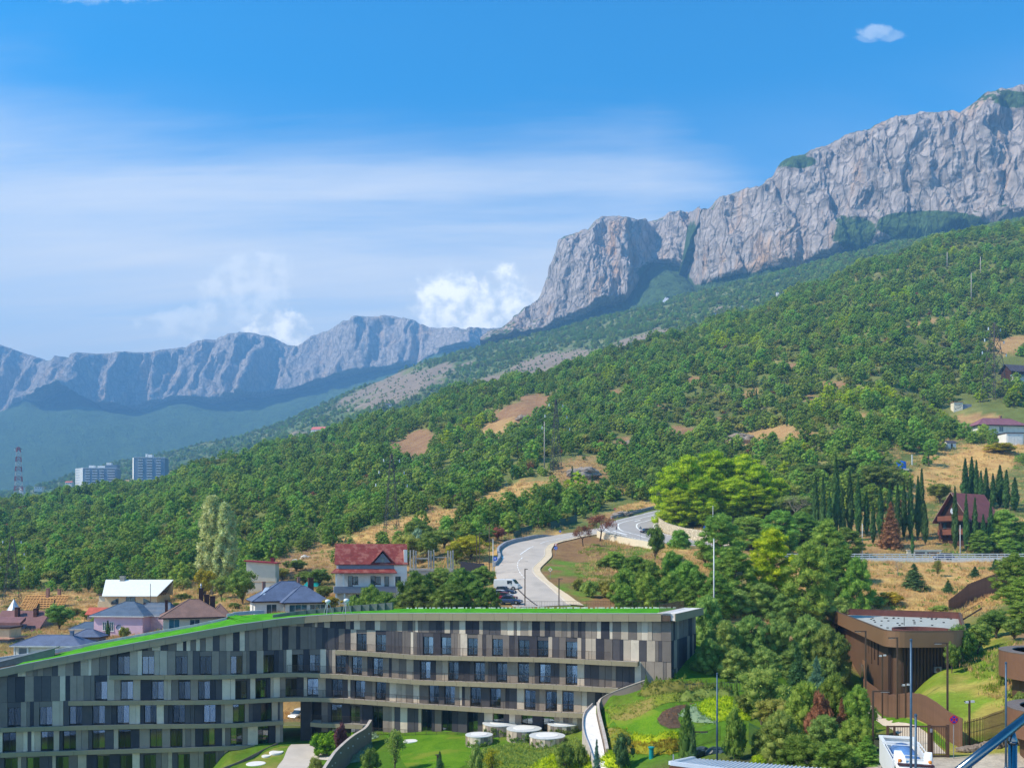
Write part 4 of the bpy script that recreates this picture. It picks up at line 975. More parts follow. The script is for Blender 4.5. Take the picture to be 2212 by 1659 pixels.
def build_hotel():
 rng = random.Random(21)
 H = empty('hotel', (hX(700), hY(700), -26), 0, 'long curved hotel with striped panel walls, balcony bands and a green turf roof', 'building')
 inv = Matrix.Translation(-Vector(H.location))
 def part(mb, name, m, parent=None, smooth=False):
  me = mb.mesh(name, m, smooth); me.transform(inv)
  o = bpy.data.objects.new(name, me); return link(o, parent or H)
 fb = lambda u: ROOF(u) - .98
 rows = [('F0', F0, None, (-170, 1450)), ('F1', F1, F0, (-170, 1450)), ('F2', F2, F1, (-170, 1450)), ('F3', F3, F2, (-170, 1450)), ('F4', F4, F3, (-170, 1400)), ('F5', F5, F4, (-170, 610)), ('F6', F6, F5, (-170, 610))]
 panels = []
 for nm, zb, zt, (ua, ub) in rows:
  wins = sorted(WIN.get(nm, []))
  spans, cur = [], ua
  for w in wins:
   d = du_of(.78, w); spans.append((cur, w - d)); cur = w + d
  spans.append((cur, ub))
  for (s0, s1) in spans:
   u = s0
   while u < s1 - .5:
    wd = du_of(rng.choice([.42, .55, .7, .85, .95, 1.1]), u)
    e = u + wd
    if s1 - e < du_of(.45, u): e = s1
    if nm in ('F4', 'F5', 'F6') and e > 611 and u < 693:
     if u >= 611 or nm != 'F4': u = max(e, u + wd); continue
     e = 611
    t0, t1 = (fb(u) - .02, fb(e) - .02) if zt is None else (min(zt(u), fb(u) - .02), min(zt(e), fb(e) - .02))
    b0, b1 = zb(u), zb(e)
    if nm == 'F4' and u > 690: b0, b1 = b0 - 1.4, b1 - 1.4
    if t0 - b0 > .12 or t1 - b1 > .12:
     g = du_of(.018, u)
     panels.append((u + g, e - g, b0 + .015, t0 - .015, b1 + .015, t1 - .015, nm))
    u = e
 panels = [p for p in panels if max(p[3] - p[2], p[5] - p[4]) > .1 and p[3] > p[2] - .5]
 inview = lambda p: p[1] > 0 and (p[2] + p[3]) / 2 > -.2396 * 116
 panels.sort(key=lambda p: -(inview(p) * (p[1] - p[0]) * max(.05, (p[3] - p[2] + p[5] - p[4]) / 2)))
 wts = {'F0': [1, 2, 3, 3, 3, 3]}
 rest = {}
 last = -1
 for i, p in enumerate(panels):
  k = rng.choices(range(6), [2.0, 2.4, 3, 2.8, 3, 3])[0]
  mb = MB() if i < 292 else rest.setdefault(k, MB())
  zb0, zt0, zb1, zt1 = p[2], max(p[3], p[2] + .01), p[4], max(p[5], p[4] + .01)
  hotel_box(mb, p[0], p[1], (zb0, zt0, zb1, zt1), -.33, rng.uniform(.0, .06))
  if i < 292: part(mb, 'facade_panel', PANELM[k])
 if rest:
  v, q, mi, off = [], [], [], 0
  for k, mb in rest.items():
   vv = np.concatenate(mb.v); qq = np.concatenate(mb.q); v.append(vv); q.append(qq + off); mi += [k] * len(qq); off += len(vv)
  me = mesh_np('facade_panel', np.concatenate(v), [np.concatenate(q)], PANELM, midx=mi); me.transform(inv)
  o = bpy.data.objects.new('small_facade_panels', me); link(o, H); o['kind'] = 'stuff'
 # windows in the gaps
 lv = {'F1': F1, 'F2': F2, 'F3': F3, 'F4': F4, 'F5': F5, 'F6': F6}; up = {'F1': F0, 'F2': F1, 'F3': F2, 'F4': F3, 'F5': F4, 'F6': F5}
 for nm, us in WIN.items():
  for w in us:
   if nm == 'F6' and w < 0: continue
   d = du_of(.775, w); z0, z1 = lv[nm](w) - (1.4 if nm == 'F4' and w > 690 else 0), up[nm](w) - .55
   z1 = min(z1, lv[nm](w) + 2.55)
   ztop = min(up[nm](w), fb(w)) - .02
   mb = MB()
   e = du_of(.055, w)
   for (a, b_) in ((w - d, w - d + e), (w + d - e, w + d), (w - e * .5, w + e * .5)): hotel_box(mb, a, b_, (z0, z1, z0, z1), -.27, -.2)
   for (a, b_) in ((z0 + .02, z0 + .08), (z1 - .07, z1)): hotel_box(mb, w - d, w + d, (a, b_, a, b_), -.265, -.205)
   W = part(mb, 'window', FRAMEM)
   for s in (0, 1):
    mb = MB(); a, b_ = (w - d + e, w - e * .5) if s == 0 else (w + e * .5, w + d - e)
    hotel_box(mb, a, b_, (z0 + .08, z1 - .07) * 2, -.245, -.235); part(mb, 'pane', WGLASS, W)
   if ztop > z1 + .1:
    mb = MB(); hotel_box(mb, w - d, w + d, (z1, ztop) * 2, -.33, -.02); part(mb, 'lintel', PANELM[rng.choice([3, 4, 5])], W)
   if rng.random() < .62:
    mb = MB(); cw = du_of(rng.uniform(.18, .5), w); a = w - d + e if rng.random() < .5 else w + d - e - cw
    n = 6
    for j in range(n):
     x0, x1 = a + cw * j / n, a + cw * (j + 1) / n; o_ = -.315 + .025 * (j % 2)
     hotel_box(mb, x0, x1, (z0 + .1, z1 - .1) * 2, o_, o_ + .02)
    part(mb, 'curtain', CURT, W)
 # core wall behind everything, roof deck, fascia
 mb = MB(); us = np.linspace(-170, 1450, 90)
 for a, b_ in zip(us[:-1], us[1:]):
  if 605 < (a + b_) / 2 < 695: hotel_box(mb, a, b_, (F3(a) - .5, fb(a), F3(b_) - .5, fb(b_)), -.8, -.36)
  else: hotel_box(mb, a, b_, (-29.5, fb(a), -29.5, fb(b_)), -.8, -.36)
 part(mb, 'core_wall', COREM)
 mb = MB()
 for a, b_ in zip(us[:-1], us[1:]): hotel_box(mb, a, b_, (ROOF(a) - .95, ROOF(a) - .22, ROOF(b_) - .95, ROOF(b_) - .22), -12.5 if a > 560 else -15.5, .70)
 part(mb, 'roof_deck', mat('roof_edge_brown', srgb(92, 76, 62), .9))
 mb = MB()
 for a, b_ in zip(us[:-1], us[1:]):
  if a < 30 or b_ > 1440: continue
  ob = -11.6 if a > 560 else -14.6
  if a < 120: ob = -14.6 + (120 - a) / 90 * 10
  hotel_box(mb, a, b_, (ROOF(a) - .22, ROOF(a) - .02, ROOF(b_) - .22, ROOF(b_) - .02), ob, -.35)
 part(mb, 'turf', TURF)
 mb = MB()
 for a, b_ in zip(us[:-1], us[1:]):
  if a > 600: continue
  hotel_box(mb, a, b_, (ROOF(a) - .22, ROOF(a) + .32, ROOF(b_) - .22, ROOF(b_) + .32), -15.5, -15.0)
 part(mb, 'roof_parapet', mat('parapet_white_metal', srgb(188, 190, 190), .5, .2))
 # wedge-shaped upstand at the low end of the turf and the sloped screen by the bend
 scr = mat('zinc_screen', srgb(112, 116, 114), .5, .4)
 mb = MB()
 for (a, b_, h0, h1, o0, o1) in ((-60, 92, .2, 1.0, -5.5, -5.1),): hotel_box(mb, a, b_, (ROOF(a) - .2, ROOF(a) + h0, ROOF(b_) - .2, ROOF(b_) + h1), o0, o1)
 hotel_box(mb, -60, 88, (ROOF(-60) + .25, ROOF(-60) + .33, ROOF(88) + .95, ROOF(88) + 1.05), -9.0, -5.0)
 part(mb, 'roof_upstand', scr)
 mb = MB()
 for k in range(14):
  a, b_ = 600 + k * 14, 614 + k * 14; ha, hb = .35 + .75 * k / 14, .35 + .75 * (k + 1) / 14
  oa = -3.0 - k * .42
  hotel_box(mb, a, b_, (ROOF(a) - .2, ROOF(a) + ha, ROOF(b_) - .2, ROOF(b_) + hb), oa - .5, oa)
 part(mb, 'roof_screen', scr)
 def clad_run(name, u0, u1, zt, zb, o0, o1, seg=2.05, m=CLAD):
  u = u0
  while u < u1 - .4:
   e = min(u1, u + du_of(seg, u))
   if u1 - e < du_of(.5, u): e = u1
   mb = MB(); g = du_of(.014, u); hotel_box(mb, u + g, e - g, (zb(u), zt(u), zb(e), zt(e)), o0, o1); part(mb, name, m); u = e
 clad_run('fascia_panel', -40, 1461, ROOF, fb, .70, .78)
 mb = MB()
 for a, b_ in zip(us[:-1], us[1:]): hotel_box(mb, a, b_, (ROOF(a) + .003, ROOF(a) + .06, ROOF(b_) + .003, ROOF(b_) + .06), .45, .80)
 part(mb, 'roof_edge_cap', CLADC)
 # balcony bands: slab, cladding, rail
 def dep(u): return float(np.interp(u, [560, 660], [.62, 1.2]))
 Z = {'F1': F1, 'F2': F2, 'F3': F3, 'F4a': F4, 'F4b': F4, 'F5': F5}
 for key, (u0, u1) in BANDS.items():
  z = Z[key]; n = max(4, int((u1 - u0) / 14)); uu = np.linspace(u0, u1, n + 1)
  mb = MB()
  for a, b_ in zip(uu[:-1], uu[1:]):
   za, zb_ = z(a), z(b_); d0, d1 = dep(a), dep(b_)
   A0, A1, B0, B1 = hW(a, -.36), hW(a, d0 - .06), hW(b_, -.36), hW(b_, d1 - .06)
   mb.hexa([(*A1, za - .45), (*B1, zb_ - .45), (*B0, zb_ - .45), (*A0, za - .45), (*A1, za - .03), (*B1, zb_ - .03), (*B0, zb_ - .03), (*A0, za - .03)])
  part(mb, 'balcony_slab', SLABM)
  u = u0
  while u < u1 - .4:
   e = min(u1, u + du_of(1.75, u)); e = u1 if u1 - e < du_of(.5, u) else e
   g = du_of(.014, u); a, b_ = u + g, e - g; da, db = dep(a), dep(b_)
   A0, A1, B0, B1 = hW(a, da - .06), hW(a, da), hW(b_, db - .06), hW(b_, db)
   mb = MB(); mb.hexa([(*A1, z(a) - .55), (*B1, z(b_) - .55), (*B0, z(b_) - .55), (*A0, z(a) - .55), (*A1, z(a) + .04), (*B1, z(b_) + .04), (*B0, z(b_) + .04), (*A0, z(a) + .04)])
   part(mb, 'band_panel', CLAD); u = e
  # end return of the band
  if key in ('F1', 'F2', 'F3'):
   mb = MB(); a, b_ = u1, u1 + du_of(.06, u1); A0, A1, B0, B1 = hW(a, .0), hW(a, dep(a) - .001), hW(b_, 0), hW(b_, dep(a) - .001)
   mb.hexa([(*A1, z(a) - .55), (*B1, z(a) - .55), (*B0, z(a) - .55), (*A0, z(a) - .55), (*A1, z(a) + .04), (*B1, z(a) + .04), (*B0, z(a) + .04), (*A0, z(a) + .04)]); part(mb, 'band_end', CLAD)
 def railing(u0, u1, zf, name='balcony_railing', off=None, h=1.08, st=.115, zoff=.04):
  mb = MB(); u = u0; k = 0
  pts = []
  while u <= u1:
   o_ = (dep(u) - .1) if off is None else off
   x, y = hW(u, o_); z = zf(u) + zoff; w = .03 if k % 14 == 0 else .009
   mb.box(x - w, x + w, y - w, y + w, z, z + h); pts.append((x, y, z + h)); u += du_of(st, u); k += 1
  for a, b_ in zip(pts[::7], pts[7::7]): mb.bar(a, b_, .05, .035)
  if len(pts) > 7: mb.bar(pts[(len(pts) - 1) // 7 * 7], pts[-1], .05, .035)
  return part(mb, name, RAILM), pts
 for key, u0, u1 in (('F1', 733, 1324), ('F2', 618, 1334), ('F3', 604, 1262), ('F4b', 676, 790)): 
  _, pts = railing(u0, u1, Z[key])
 railing(792, 1205, lambda u: F4(u) - 1.35, 'terrace_railing', off=1.3)
 # right end: fascia return, gable wall panels, pale gravel corner
 c0 = Vector((*hW(1450, 0), 0)); back = Vector((px_x(1503, 121.5), 121.5, 0)); dr = (back - c0).normalized(); nr = Vector((dr.y, -dr.x, 0))
 L = (back - c0).length
 def end_box(mb, s0, s1, zb, zt, o0, o1):
  a0, a1, b0, b1 = [c0 + dr * s + nr * o_ for s in (s0, s1) for o_ in (o0, o1)]
  mb.hexa([(a1.x, a1.y, zb), (b1.x, b1.y, zb), (b0.x, b0.y, zb), (a0.x, a0.y, zb), (a1.x, a1.y, zt), (b1.x, b1.y, zt), (b0.x, b0.y, zt), (a0.x, a0.y, zt)])
 ze = [ROOF(1450) - .98, F0(1450), F1(1450) - 1.0, F2(1450) - 1.6, -24]
 mb = MB(); end_box(mb, .1, L, -25, ze[0], -.9, -.36); part(mb, 'end_wall', COREM)
 for i in range(4):
  s = .0
  while s < L - .1:
   w = rng.choice([.7, .95, 1.2, 1.4]); e = min(L, s + w); e = L if L - e < .4 else e
   mb = MB(); end_box(mb, s + .012, e - .012, ze[i + 1] + .015, ze[i] - .015, -.34, rng.uniform(.0, .05)); part(mb, 'end_wall_panel', PANELM[rng.choice([2, 3, 4, 5, 5])]); s = e
 zr = ROOF(1450)
 mb = MB(); end_box(mb, -.9, L + 1.2, zr - .98, zr, .70, .78); part(mb, 'fascia_panel', CLAD)
 mb = MB(); end_box(mb, -.5, L + .8, zr - .9, zr - .03, -1.9, .699); part(mb, 'roof_corner', mat('white_gravel', srgb(214, 208, 200), .95, var=.2, fine=30, bumps=.5))
 mb = MB()
 for k in range(24): end_box(mb, .3 + k * .5, .36 + k * .5, zr - .02, zr + .95, -1.6, -1.54)
 end_box(mb, .3, 12.0, zr + .95, zr + 1.0, -1.61, -1.53); part(mb, 'roof_railing', RAILM)
 # railing and white pebble strip along the back edge of the flat roof
 railing(800, 1438, ROOF, 'roof_railing', off=-11.9, h=1.0, st=.25, zoff=-.02)
 mb = MB(); r2 = random.Random(3); u = 812
 while u < 1430:
  x, y = hW(u, -11.55 + r2.uniform(-.08, .08)); s = r2.uniform(.08, .2); mb.box(x - s, x + s * 1.4, y - .1, y + .1, ROOF(u) - .02, ROOF(u) + .10 + r2.random() * .08); u += du_of(r2.uniform(.3, .8), u)
 part(mb, 'pebble_strip', mat('white_pebble', srgb(226, 222, 214), .9, var=.15))
 # passage under the building
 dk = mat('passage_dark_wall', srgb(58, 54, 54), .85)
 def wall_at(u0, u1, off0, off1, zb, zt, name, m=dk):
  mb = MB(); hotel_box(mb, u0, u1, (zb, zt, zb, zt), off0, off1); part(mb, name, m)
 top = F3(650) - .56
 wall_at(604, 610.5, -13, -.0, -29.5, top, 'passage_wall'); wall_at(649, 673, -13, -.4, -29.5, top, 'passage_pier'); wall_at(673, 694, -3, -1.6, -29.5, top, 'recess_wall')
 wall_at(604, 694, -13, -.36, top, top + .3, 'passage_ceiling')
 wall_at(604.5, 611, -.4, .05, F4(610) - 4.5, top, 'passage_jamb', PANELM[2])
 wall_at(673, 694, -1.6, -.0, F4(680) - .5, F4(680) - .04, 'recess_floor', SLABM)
 return H
hotel = build_hotel()
def roof_vent(u, off, lab):
 x, y = hW(u, off); z = ROOF(u)
 e = empty('roof_turbine_vent', (x, y, z), 0, lab, 'vent', 'ball-topped vents on the turf roof')
 mb = MB(); 
 for k in range(3):
  a = k * 2.094 + .5; mb.bar((math.cos(a) * .75, math.sin(a) * .75, -.02), (math.cos(a) * .22, math.sin(a) * .22, 1.5), .07)
 mb.build('tripod_leg', mat('galvanised_steel', srgb(178, 180, 180), .45, .6), e)
 mb = MB(); mb.lathe([(.18, 1.35), (.18, 1.55), (.36, 1.66), (.42, 1.85), (.36, 2.02), (.15, 2.12), (.0, 2.13)], 14); mb.build('ball_cowl', mat('cowl_white', srgb(222, 222, 216), .5, .1), e, smooth=True)
roof_vent(703, -1.2, 'white ball-topped tripod vent on the roof, left one of two')
roof_vent(741, -1.2, 'white ball-topped tripod vent on the roof, right one of two')
# ------------------------------------------------------------------ hotel garden and near foreground
from mathutils.geometry import delaunay_2d_cdt
def poly_sheet(name, poly, dz, m, step=.8, world=False, dome=None, seed=0, edge=1.0, rough=0.0):
 pw = [hit(u, v).xy for u, v in poly] if not world else [Vector(p) for p in poly]
 b = []
 for i in range(len(pw)):
  a, c = pw[i], pw[(i + 1) % len(pw)]; n = max(1, int((c - a).length / step))
  b += [a + (c - a) * (k / n) for k in range(n)]
 n = len(b); xs = np.array([p.x for p in b]); ys = np.array([p.y for p in b])
 gx, gy = np.meshgrid(np.arange(xs.min(), xs.max(), step), np.arange(ys.min(), ys.max(), step))
 gx = gx + (np.arange(gx.shape[0]) % 2)[:, None] * step * .5
 pts = np.stack([gx.ravel(), gy.ravel()], 1)
 ins = np.zeros(len(pts), bool); dmin = np.full(len(pts), 1e9)
 for i in range(n):
  x0, y0, x1, y1 = xs[i], ys[i], xs[(i + 1) % n], ys[(i + 1) % n]
  c = ((y0 > pts[:, 1]) != (y1 > pts[:, 1])); xi = (x1 - x0) * (pts[:, 1] - y0) / (y1 - y0 + 1e-12) + x0; ins ^= c & (pts[:, 0] < xi)
  dmin = np.minimum(dmin, np.hypot(pts[:, 0] - x0, pts[:, 1] - y0))
 sel = ins & (dmin > step * .45); pts = pts[sel]; dmin = dmin[sel]
 allp = [Vector((x, y)) for x, y in zip(xs, ys)] + [Vector(p) for p in pts]
 vo, _, fo, _, _, _ = delaunay_2d_cdt(allp, [(i, (i + 1) % n) for i in range(n)], [], 1, 1e-4)
 V = np.array([(p.x, p.y) for p in vo]); dd = np.zeros(len(V))
 if dome:
  d2 = np.full(len(V), 1e9)
  for i in range(n): d2 = np.minimum(d2, np.hypot(V[:, 0] - xs[i], V[:, 1] - ys[i]))
  dd = dome * sstep(d2, 0, edge) * (1 + rough * fbm(V[:, 0] / .7 + seed, V[:, 1] / .7, oct=3) * 1.4)
 z = ground(V[:, 0], V[:, 1]) + dz + dd
 me = mesh_np(name, np.column_stack([V, z]), [np.array(fo, np.int32)], m, smooth=True)
 if len(me.polygons) and me.polygons[0].normal.z < 0: me.flip_normals()
 o = bpy.data.objects.new(name, me); link(o)
 return o
def lawn_mat(name, c1, c2, c3=None):
 if name in MATS: return MATS[name]
 m, b, out = new_mat(name)
 tc = b.n('ShaderNodeTexCoord'); v = tc.outputs['Object']
 n1 = b.noise(v, .35, 5, .6, .4); n2 = b.noise(v, 5, 4, .7); n3 = b.noise(v, .12, 4, .6)
 c = b.mix(b.ss(b.math('ADD', b.math('MULTIPLY', n1, .5), b.math('MULTIPLY', n2, .5)), .33, .67), c1, c2)
 if c3: c = b.mix(b.math('MULTIPLY', b.ss(n3, .5, .62), .8), c, c3)
 principled(b, out, c, .95, 0, .08, bump(b, n2, .9, .15))
 return m
def gpt(u, v):
 return (1235.5 + u * .1907, 1446.5 + v * .1907)
def gpoly(l): return [gpt(*p) for p in l]
def cover(name, poly, dome, fol, leaf, dens, lab, cat='planting', seed=1, base=None, dz=.05):
 m = base or LEAF[fol]
 o = poly_sheet(name, poly, dz, m, .45, dome=dome, seed=seed, edge=.6, rough=.8)
 me = o.data; rng = np.random.RandomState(seed); nv = len(me.vertices)
 co = np.zeros(nv * 3); me.vertices.foreach_get('co', co); co = co.reshape(-1, 3)
 k = int(nv * dens); ii = rng.randint(0, nv, k)
 C = co[ii] + rng.uniform(-.25, .25, (k, 3)) * [1, 1, .2]
 v, f = clumps(rng, C, np.full((k, 3), leaf * .6), 6, leaf, leaf * .5, up=.9, core=0)
 me2 = mesh_np('tufts', v, f, LEAF[fol], smooth=False)
 t = bpy.data.objects.new('leaf_tufts', me2); link(t, o)
 tag(o, lab, cat)
 return o
# lawns
GL1 = lawn_mat('lawn_mown', srgb(70, 116, 20), srgb(110, 146, 34), srgb(128, 138, 48))
GL2 = lawn_mat('lawn_rough', srgb(96, 118, 34), srgb(136, 142, 52), srgb(150, 130, 76))
o = poly_sheet('lawn', [(820, 1581), (1000, 1582), (1080, 1590), (1060, 1625), (1010, 1650), (985, 1662), (880, 1662), (862, 1630), (845, 1600)], .04, GL1, 1.0); tag(o, 'mown bright lawn in front of the hotel terrace', 'lawn', kind='structure')
o = poly_sheet('garden_lawn', gpoly([(310, 470), (430, 400), (700, 400), (1000, 480), (1400, 360), (1420, 400), (1180, 420), (1000, 520), (960, 600), (1050, 670), (1210, 690), (1200, 735), (950, 765), (700, 735), (560, 660), (420, 650), (350, 640)]), .05, GL1, 1.0)
tag(o, 'bright mown grass sweeping through the raised garden beds', 'lawn', kind='structure')
cover('golden_shrub_bed', gpoly([(1430, 430), (1500, 370), (1700, 338), (1850, 350), (1950, 410), (2050, 520), (2000, 570), (1800, 565), (1650, 590), (1500, 520)]), .45, 'lime', .3, 2.2, 'round bed of vivid yellow-green shrubs on the garden mound', seed=3)
cover('mulch_bed', gpoly([(1390, 375), (1200, 405), (1020, 480), (965, 560), (1000, 620), (1100, 665), (1250, 655), (1200, 560), (1230, 460)]), .12, 'brown', .12, .8, 'crescent-shaped bed of dark brown mulch on the garden mound', seed=4,
      base=mat('mulch', srgb(92, 72, 56), .95, var=.45, scale=3, fine=14, bumps=.8, bdist=.1))
cover('silver_groundcover', gpoly([(1440, 400), (1300, 435), (1220, 520), (1400, 600), (1620, 605), (1500, 530), (1430, 460)]), .2, 'olive', .2, 1.6, 'silvery green ground cover between mulch crescent and golden shrubs', seed=5)
cover('golden_border', gpoly([(690, 735), (800, 765), (950, 778), (1200, 742), (1215, 790), (1000, 830), (850, 860), (700, 810)]), .5, 'lime', .28, 2.2, 'curved yellow-green border hedge at the foot of the lawn', 'hedge', seed=6)
cover('russet_groundcover', gpoly([(680, 815), (860, 865), (1210, 800), (1210, 930), (1100, 960), (900, 965), (700, 940)]), .35, 'yellow', .25, 2.0, 'russet and yellow ground cover below the curved border hedge', seed=7)
cover('clipped_hedge', gpoly([(770, 250), (900, 212), (1150, 198), (1500, 212), (1560, 265), (1300, 255), (1000, 282), (830, 308), (770, 292)]), .9, 'broad', .3, 2.4, 'upper low hedge under the little thujas by the hotel end', 'hedge', seed=8)
cover('clipped_hedge', gpoly([(1180, 335), (1300, 300), (1600, 263), (1840, 268), (1850, 335), (1500, 348), (1200, 360)]), .9, 'broad', .3, 2.4, 'second low hedge curving above the golden shrub bed', 'hedge', seed=9)
cover('dry_groundcover', gpoly([(400, 470), (480, 420), (660, 385), (900, 320), (1240, 285), (1170, 365), (960, 420), (780, 520), (600, 580), (450, 560)]), .18, 'broad', .22, 1.6, 'dry green and straw ground cover on the upper mound', seed=10, base=GL2)
cover('dry_groundcover', gpoly([(380, 690), (480, 668), (600, 675), (660, 740), (690, 930), (560, 960), (440, 900)]), .25, 'yellow', .22, 1.3, 'brownish ground cover patch beside the white ramp', seed=11, base=GL2)
cover('silver_groundcover', [(742, 1640), (765, 1610), (800, 1606), (798, 1630), (775, 1645), (745, 1650)], .25, 'olive', .25, 2.0, 'pale silvery ground cover beside the curved concrete wall', seed=12)
cover('silver_groundcover', [(792, 1588), (805, 1580), (818, 1592), (800, 1598)], .2, 'olive', .22, 1.8, 'small silvery patch at the top of the curved wall', seed=13)
cover('rough_groundcover', [(1040, 1622), (1110, 1612), (1250, 1600), (1270, 1630), (1280, 1655), (1150, 1662), (1020, 1662), (1010, 1645)], .3, 'broad', .3, 1.5, 'rough green and russet ground cover around the round drums', seed=14, base=GL2)
cover('golden_shrub_bed', [(1235, 1652), (1290, 1637), (1340, 1640), (1360, 1662), (1225, 1664)], .5, 'lime', .35, 2.4, 'lime green shrubs at the bottom of the white ramp', seed=15)
cover('golden_shrub_bed', [(1155, 1658), (1200, 1640), (1240, 1650), (1250, 1664), (1150, 1666)], .6, 'lime', .35, 2.6, 'lime yellow shrubs at the bottom picture edge before the drums', seed=16)
# driveway, left lawn, white discs
o = poly_sheet('driveway', [(629, 1608), (680, 1607), (683, 1616), (727, 1625), (712, 1642), (676, 1640), (664, 1664), (594, 1664)], .06, mat('pale_paving', srgb(196, 186, 174), .9, var=.08, scale=.6, fine=10, bumps=.2), 1.0)
tag(o, 'pale driveway leading into the passage under the hotel', 'driveway', kind='structure')
o = poly_sheet('lawn', [(606, 1612), (626, 1612), (592, 1664), (500, 1664), (560, 1632)], .04, lawn_mat('lawn_left', srgb(120, 128, 50), srgb(160, 146, 84), srgb(92, 132, 30)), 1.0); tag(o, 'sparse lawn between low wall and driveway', 'lawn', kind='structure')
WHITE = mat('white_paint', srgb(226, 224, 218), .7, var=.05)
for u, v, r, lab in ((597, 1625, .95, 'white round disc in sparse lawn nearest the hotel passage'), (575, 1633, .6, 'smallest white disc in the sparse lawn'), (553, 1650, 1.25, 'largest white disc in the sparse lawn at the bottom edge'), (887, 1601, 1.0, 'white round disc set in the mown lawn')):
 p = hit(u, v); mb = MB(); mb.lathe([(r * .98, -.15), (r, .10), (r * .94, .14)], 24); o = mb.build('stone_disc', WHITE, loc=p); tag(o, lab, 'disc', 'white discs set in the lawns')
# drums
def drum(u, v, r, h, lab, seed):
 p = hit(u, v); rng = random.Random(seed); e = empty('ventilation_drum', p, 0, lab, 'drum', 'round panelled drums on the lawn')
 n = 22
 for k in range(n):
  a0, a1 = 2 * math.pi * k / n + .012, 2 * math.pi * (k + 1) / n - .012
  mb = MB(); c = lambda a, q: (math.cos(a) * q, math.sin(a) * q)
  (x0, y0), (x1, y1), (x2, y2), (x3, y3) = c(a0, r), c(a1, r), c(a1, r - .12), c(a0, r - .12)
  mb.hexa([(x0, y0, -.6), (x1, y1, -.6), (x2, y2, -.6), (x3, y3, -.6), (x0, y0, h), (x1, y1, h), (x2, y2, h), (x3, y3, h)])
  if math.sin(a0) < .35: mb.build('drum_panel', PANELM[rng.choice([0, 1, 1, 2, 3])], e)
  else: mb.build('drum_panel', PANELM[2], e)
 mb = MB(); mb.lathe([(r - .14, h - .5), (r - .14, h - .02), (r + .03, h), (r + .03, h + .1), (r - .5, h + .13)], 40); mb.build('drum_lid', mat('lid_concrete', srgb(196, 198, 196), .85, var=.12), e)
 mb = MB(); mb.lathe([(r * .62, h + .131), (r * .62, h + .17), (r * .55, h + .18)], 32); mb.build('lid_disc', WHITE, e)
 C, R = [], []
 for k in range(60):
  a = rng.uniform(-2.6, .6); C.append((math.cos(a) * (r + .05), math.sin(a) * (r + .05), rng.uniform(-.1, h * .9) * rng.random())); R.append((.16, .16, .14))
 rr = np.random.RandomState(seed); vv, ff = clumps(rr, C, R, 16, .2, .14, up=-.2, core=.6); me = mesh_np('ivy', vv, ff, LEAF['broad_dark']); link(bpy.data.objects.new('ivy', me), e)
drum(1083, 1578, 2.5, 1.0, 'widest drum nearest the hotel terrace, pale lid', 1)
drum(1132, 1593, 2.25, 1.15, 'ivy-grown drum in the middle of the group', 2)
drum(1217, 1579, 2.05, .95, 'drum beside the white ramp close to the hotel wall', 3)
drum(1035, 1608, 1.75, 1.25, 'smallest drum on the mown lawn, left of the group', 4)
drum(1182, 1612, 2.2, 1.3, 'front drum with striped side panels, nearest the lime shrubs', 5)
# white ramp with parapets
RL = [(1281, 1526.6, 112), (1264, 1542, 109.5), (1260, 1565, 106), (1264, 1588, 102.5), (1272, 1610, 99.5), (1279, 1632, 97), (1290, 1668, 93)]
RR = [(1288, 1524, 112), (1288, 1547, 109.5), (1293, 1573, 106), (1298.5, 1597, 102.5), (1303, 1616, 99.5), (1307, 1636, 97), (1316, 1671, 93)]
RL = crom([P(*p) for p in RL], 40); RR = crom([P(*p) for p in RR], 40)
e = empty('ramp', tuple(RL[20]), 0, 'white curving ramp with low parapet climbing from the lawn', 'ramp')
off = -Vector(RL[20])
def rstrip(A, B, z0, z1, name, m, parent=e, off=off):
 mb = MB()
 for i in range(len(A) - 1):
  a, b_, c, d = A[i], A[i + 1], B[i + 1], B[i]
  lo = [(p[0] + off.x, p[1] + off.y, p[2] + off.z + z0) for p in (a, d, c, b_)]; hi = [(p[0] + off.x, p[1] + off.y, p[2] + off.z + z1) for p in (a, d, c, b_)]
  mb.hexa(lo + hi)
 return mb.build(name, m, parent)
def side(A, B, w0, w1):
 d = B - A; d[:, 2] = 0; d /= np.linalg.norm(d, axis=1)[:, None]; return A + d * w0, A + d * w1
RR[:, 2] = (RL[:, 2] + RR[:, 2]) / 2; RL[:, 2] = RR[:, 2]
rstrip(RL, RR, -3.0, .12, 'ramp_deck', mat('white_chippings', srgb(228, 222, 214), .95, var=.12, fine=14, bumps=.4))
rstrip(*side(RL, RR, -.14, -.0), -3.0, .42, 'ramp_parapet', mat('parapet_stone', srgb(186, 176, 166), .85))
CONC = mat('brown_concrete', srgb(140, 126, 114), .9, var=.12, scale=.7, bumps=.2, stain=(srgb(104, 92, 82), .4))
# retaining wall: from the hotel wall, round the bend, down along the ramp
WT = [(1395, 1467, 111), (1350, 1483, 111.5), (1317.5, 1496, 112), (1297, 1508, 112.3), (1290, 1518, 111.8)]
W1 = [P(*p) for p in WT] + [Vector(RR[i]) + Vector((.1, 0, 1.0)) for i in range(3, 38, 5)]
W1 = crom(W1, 60)
e2 = empty('retaining_wall', tuple(W1[30]), 0, 'curved brown concrete wall holding the garden mound above the ramp', 'wall')
o2 = -Vector(W1[30])
nrm = np.gradient(W1, axis=0); nn = np.stack([-nrm[:, 1], nrm[:, 0], nrm[:, 2] * 0], 1); nn /= np.linalg.norm(nn, axis=1)[:, None] + 1e-9
rstrip(W1, W1 + nn * .25, -3.2, -.08, 'wall_body', CONC, e2, o2); rstrip(W1 - nn * .04, W1 + nn * .29, -.08, 0, 'wall_cap', mat('wall_cap_stone', srgb(184, 172, 160), .8), e2, o2)
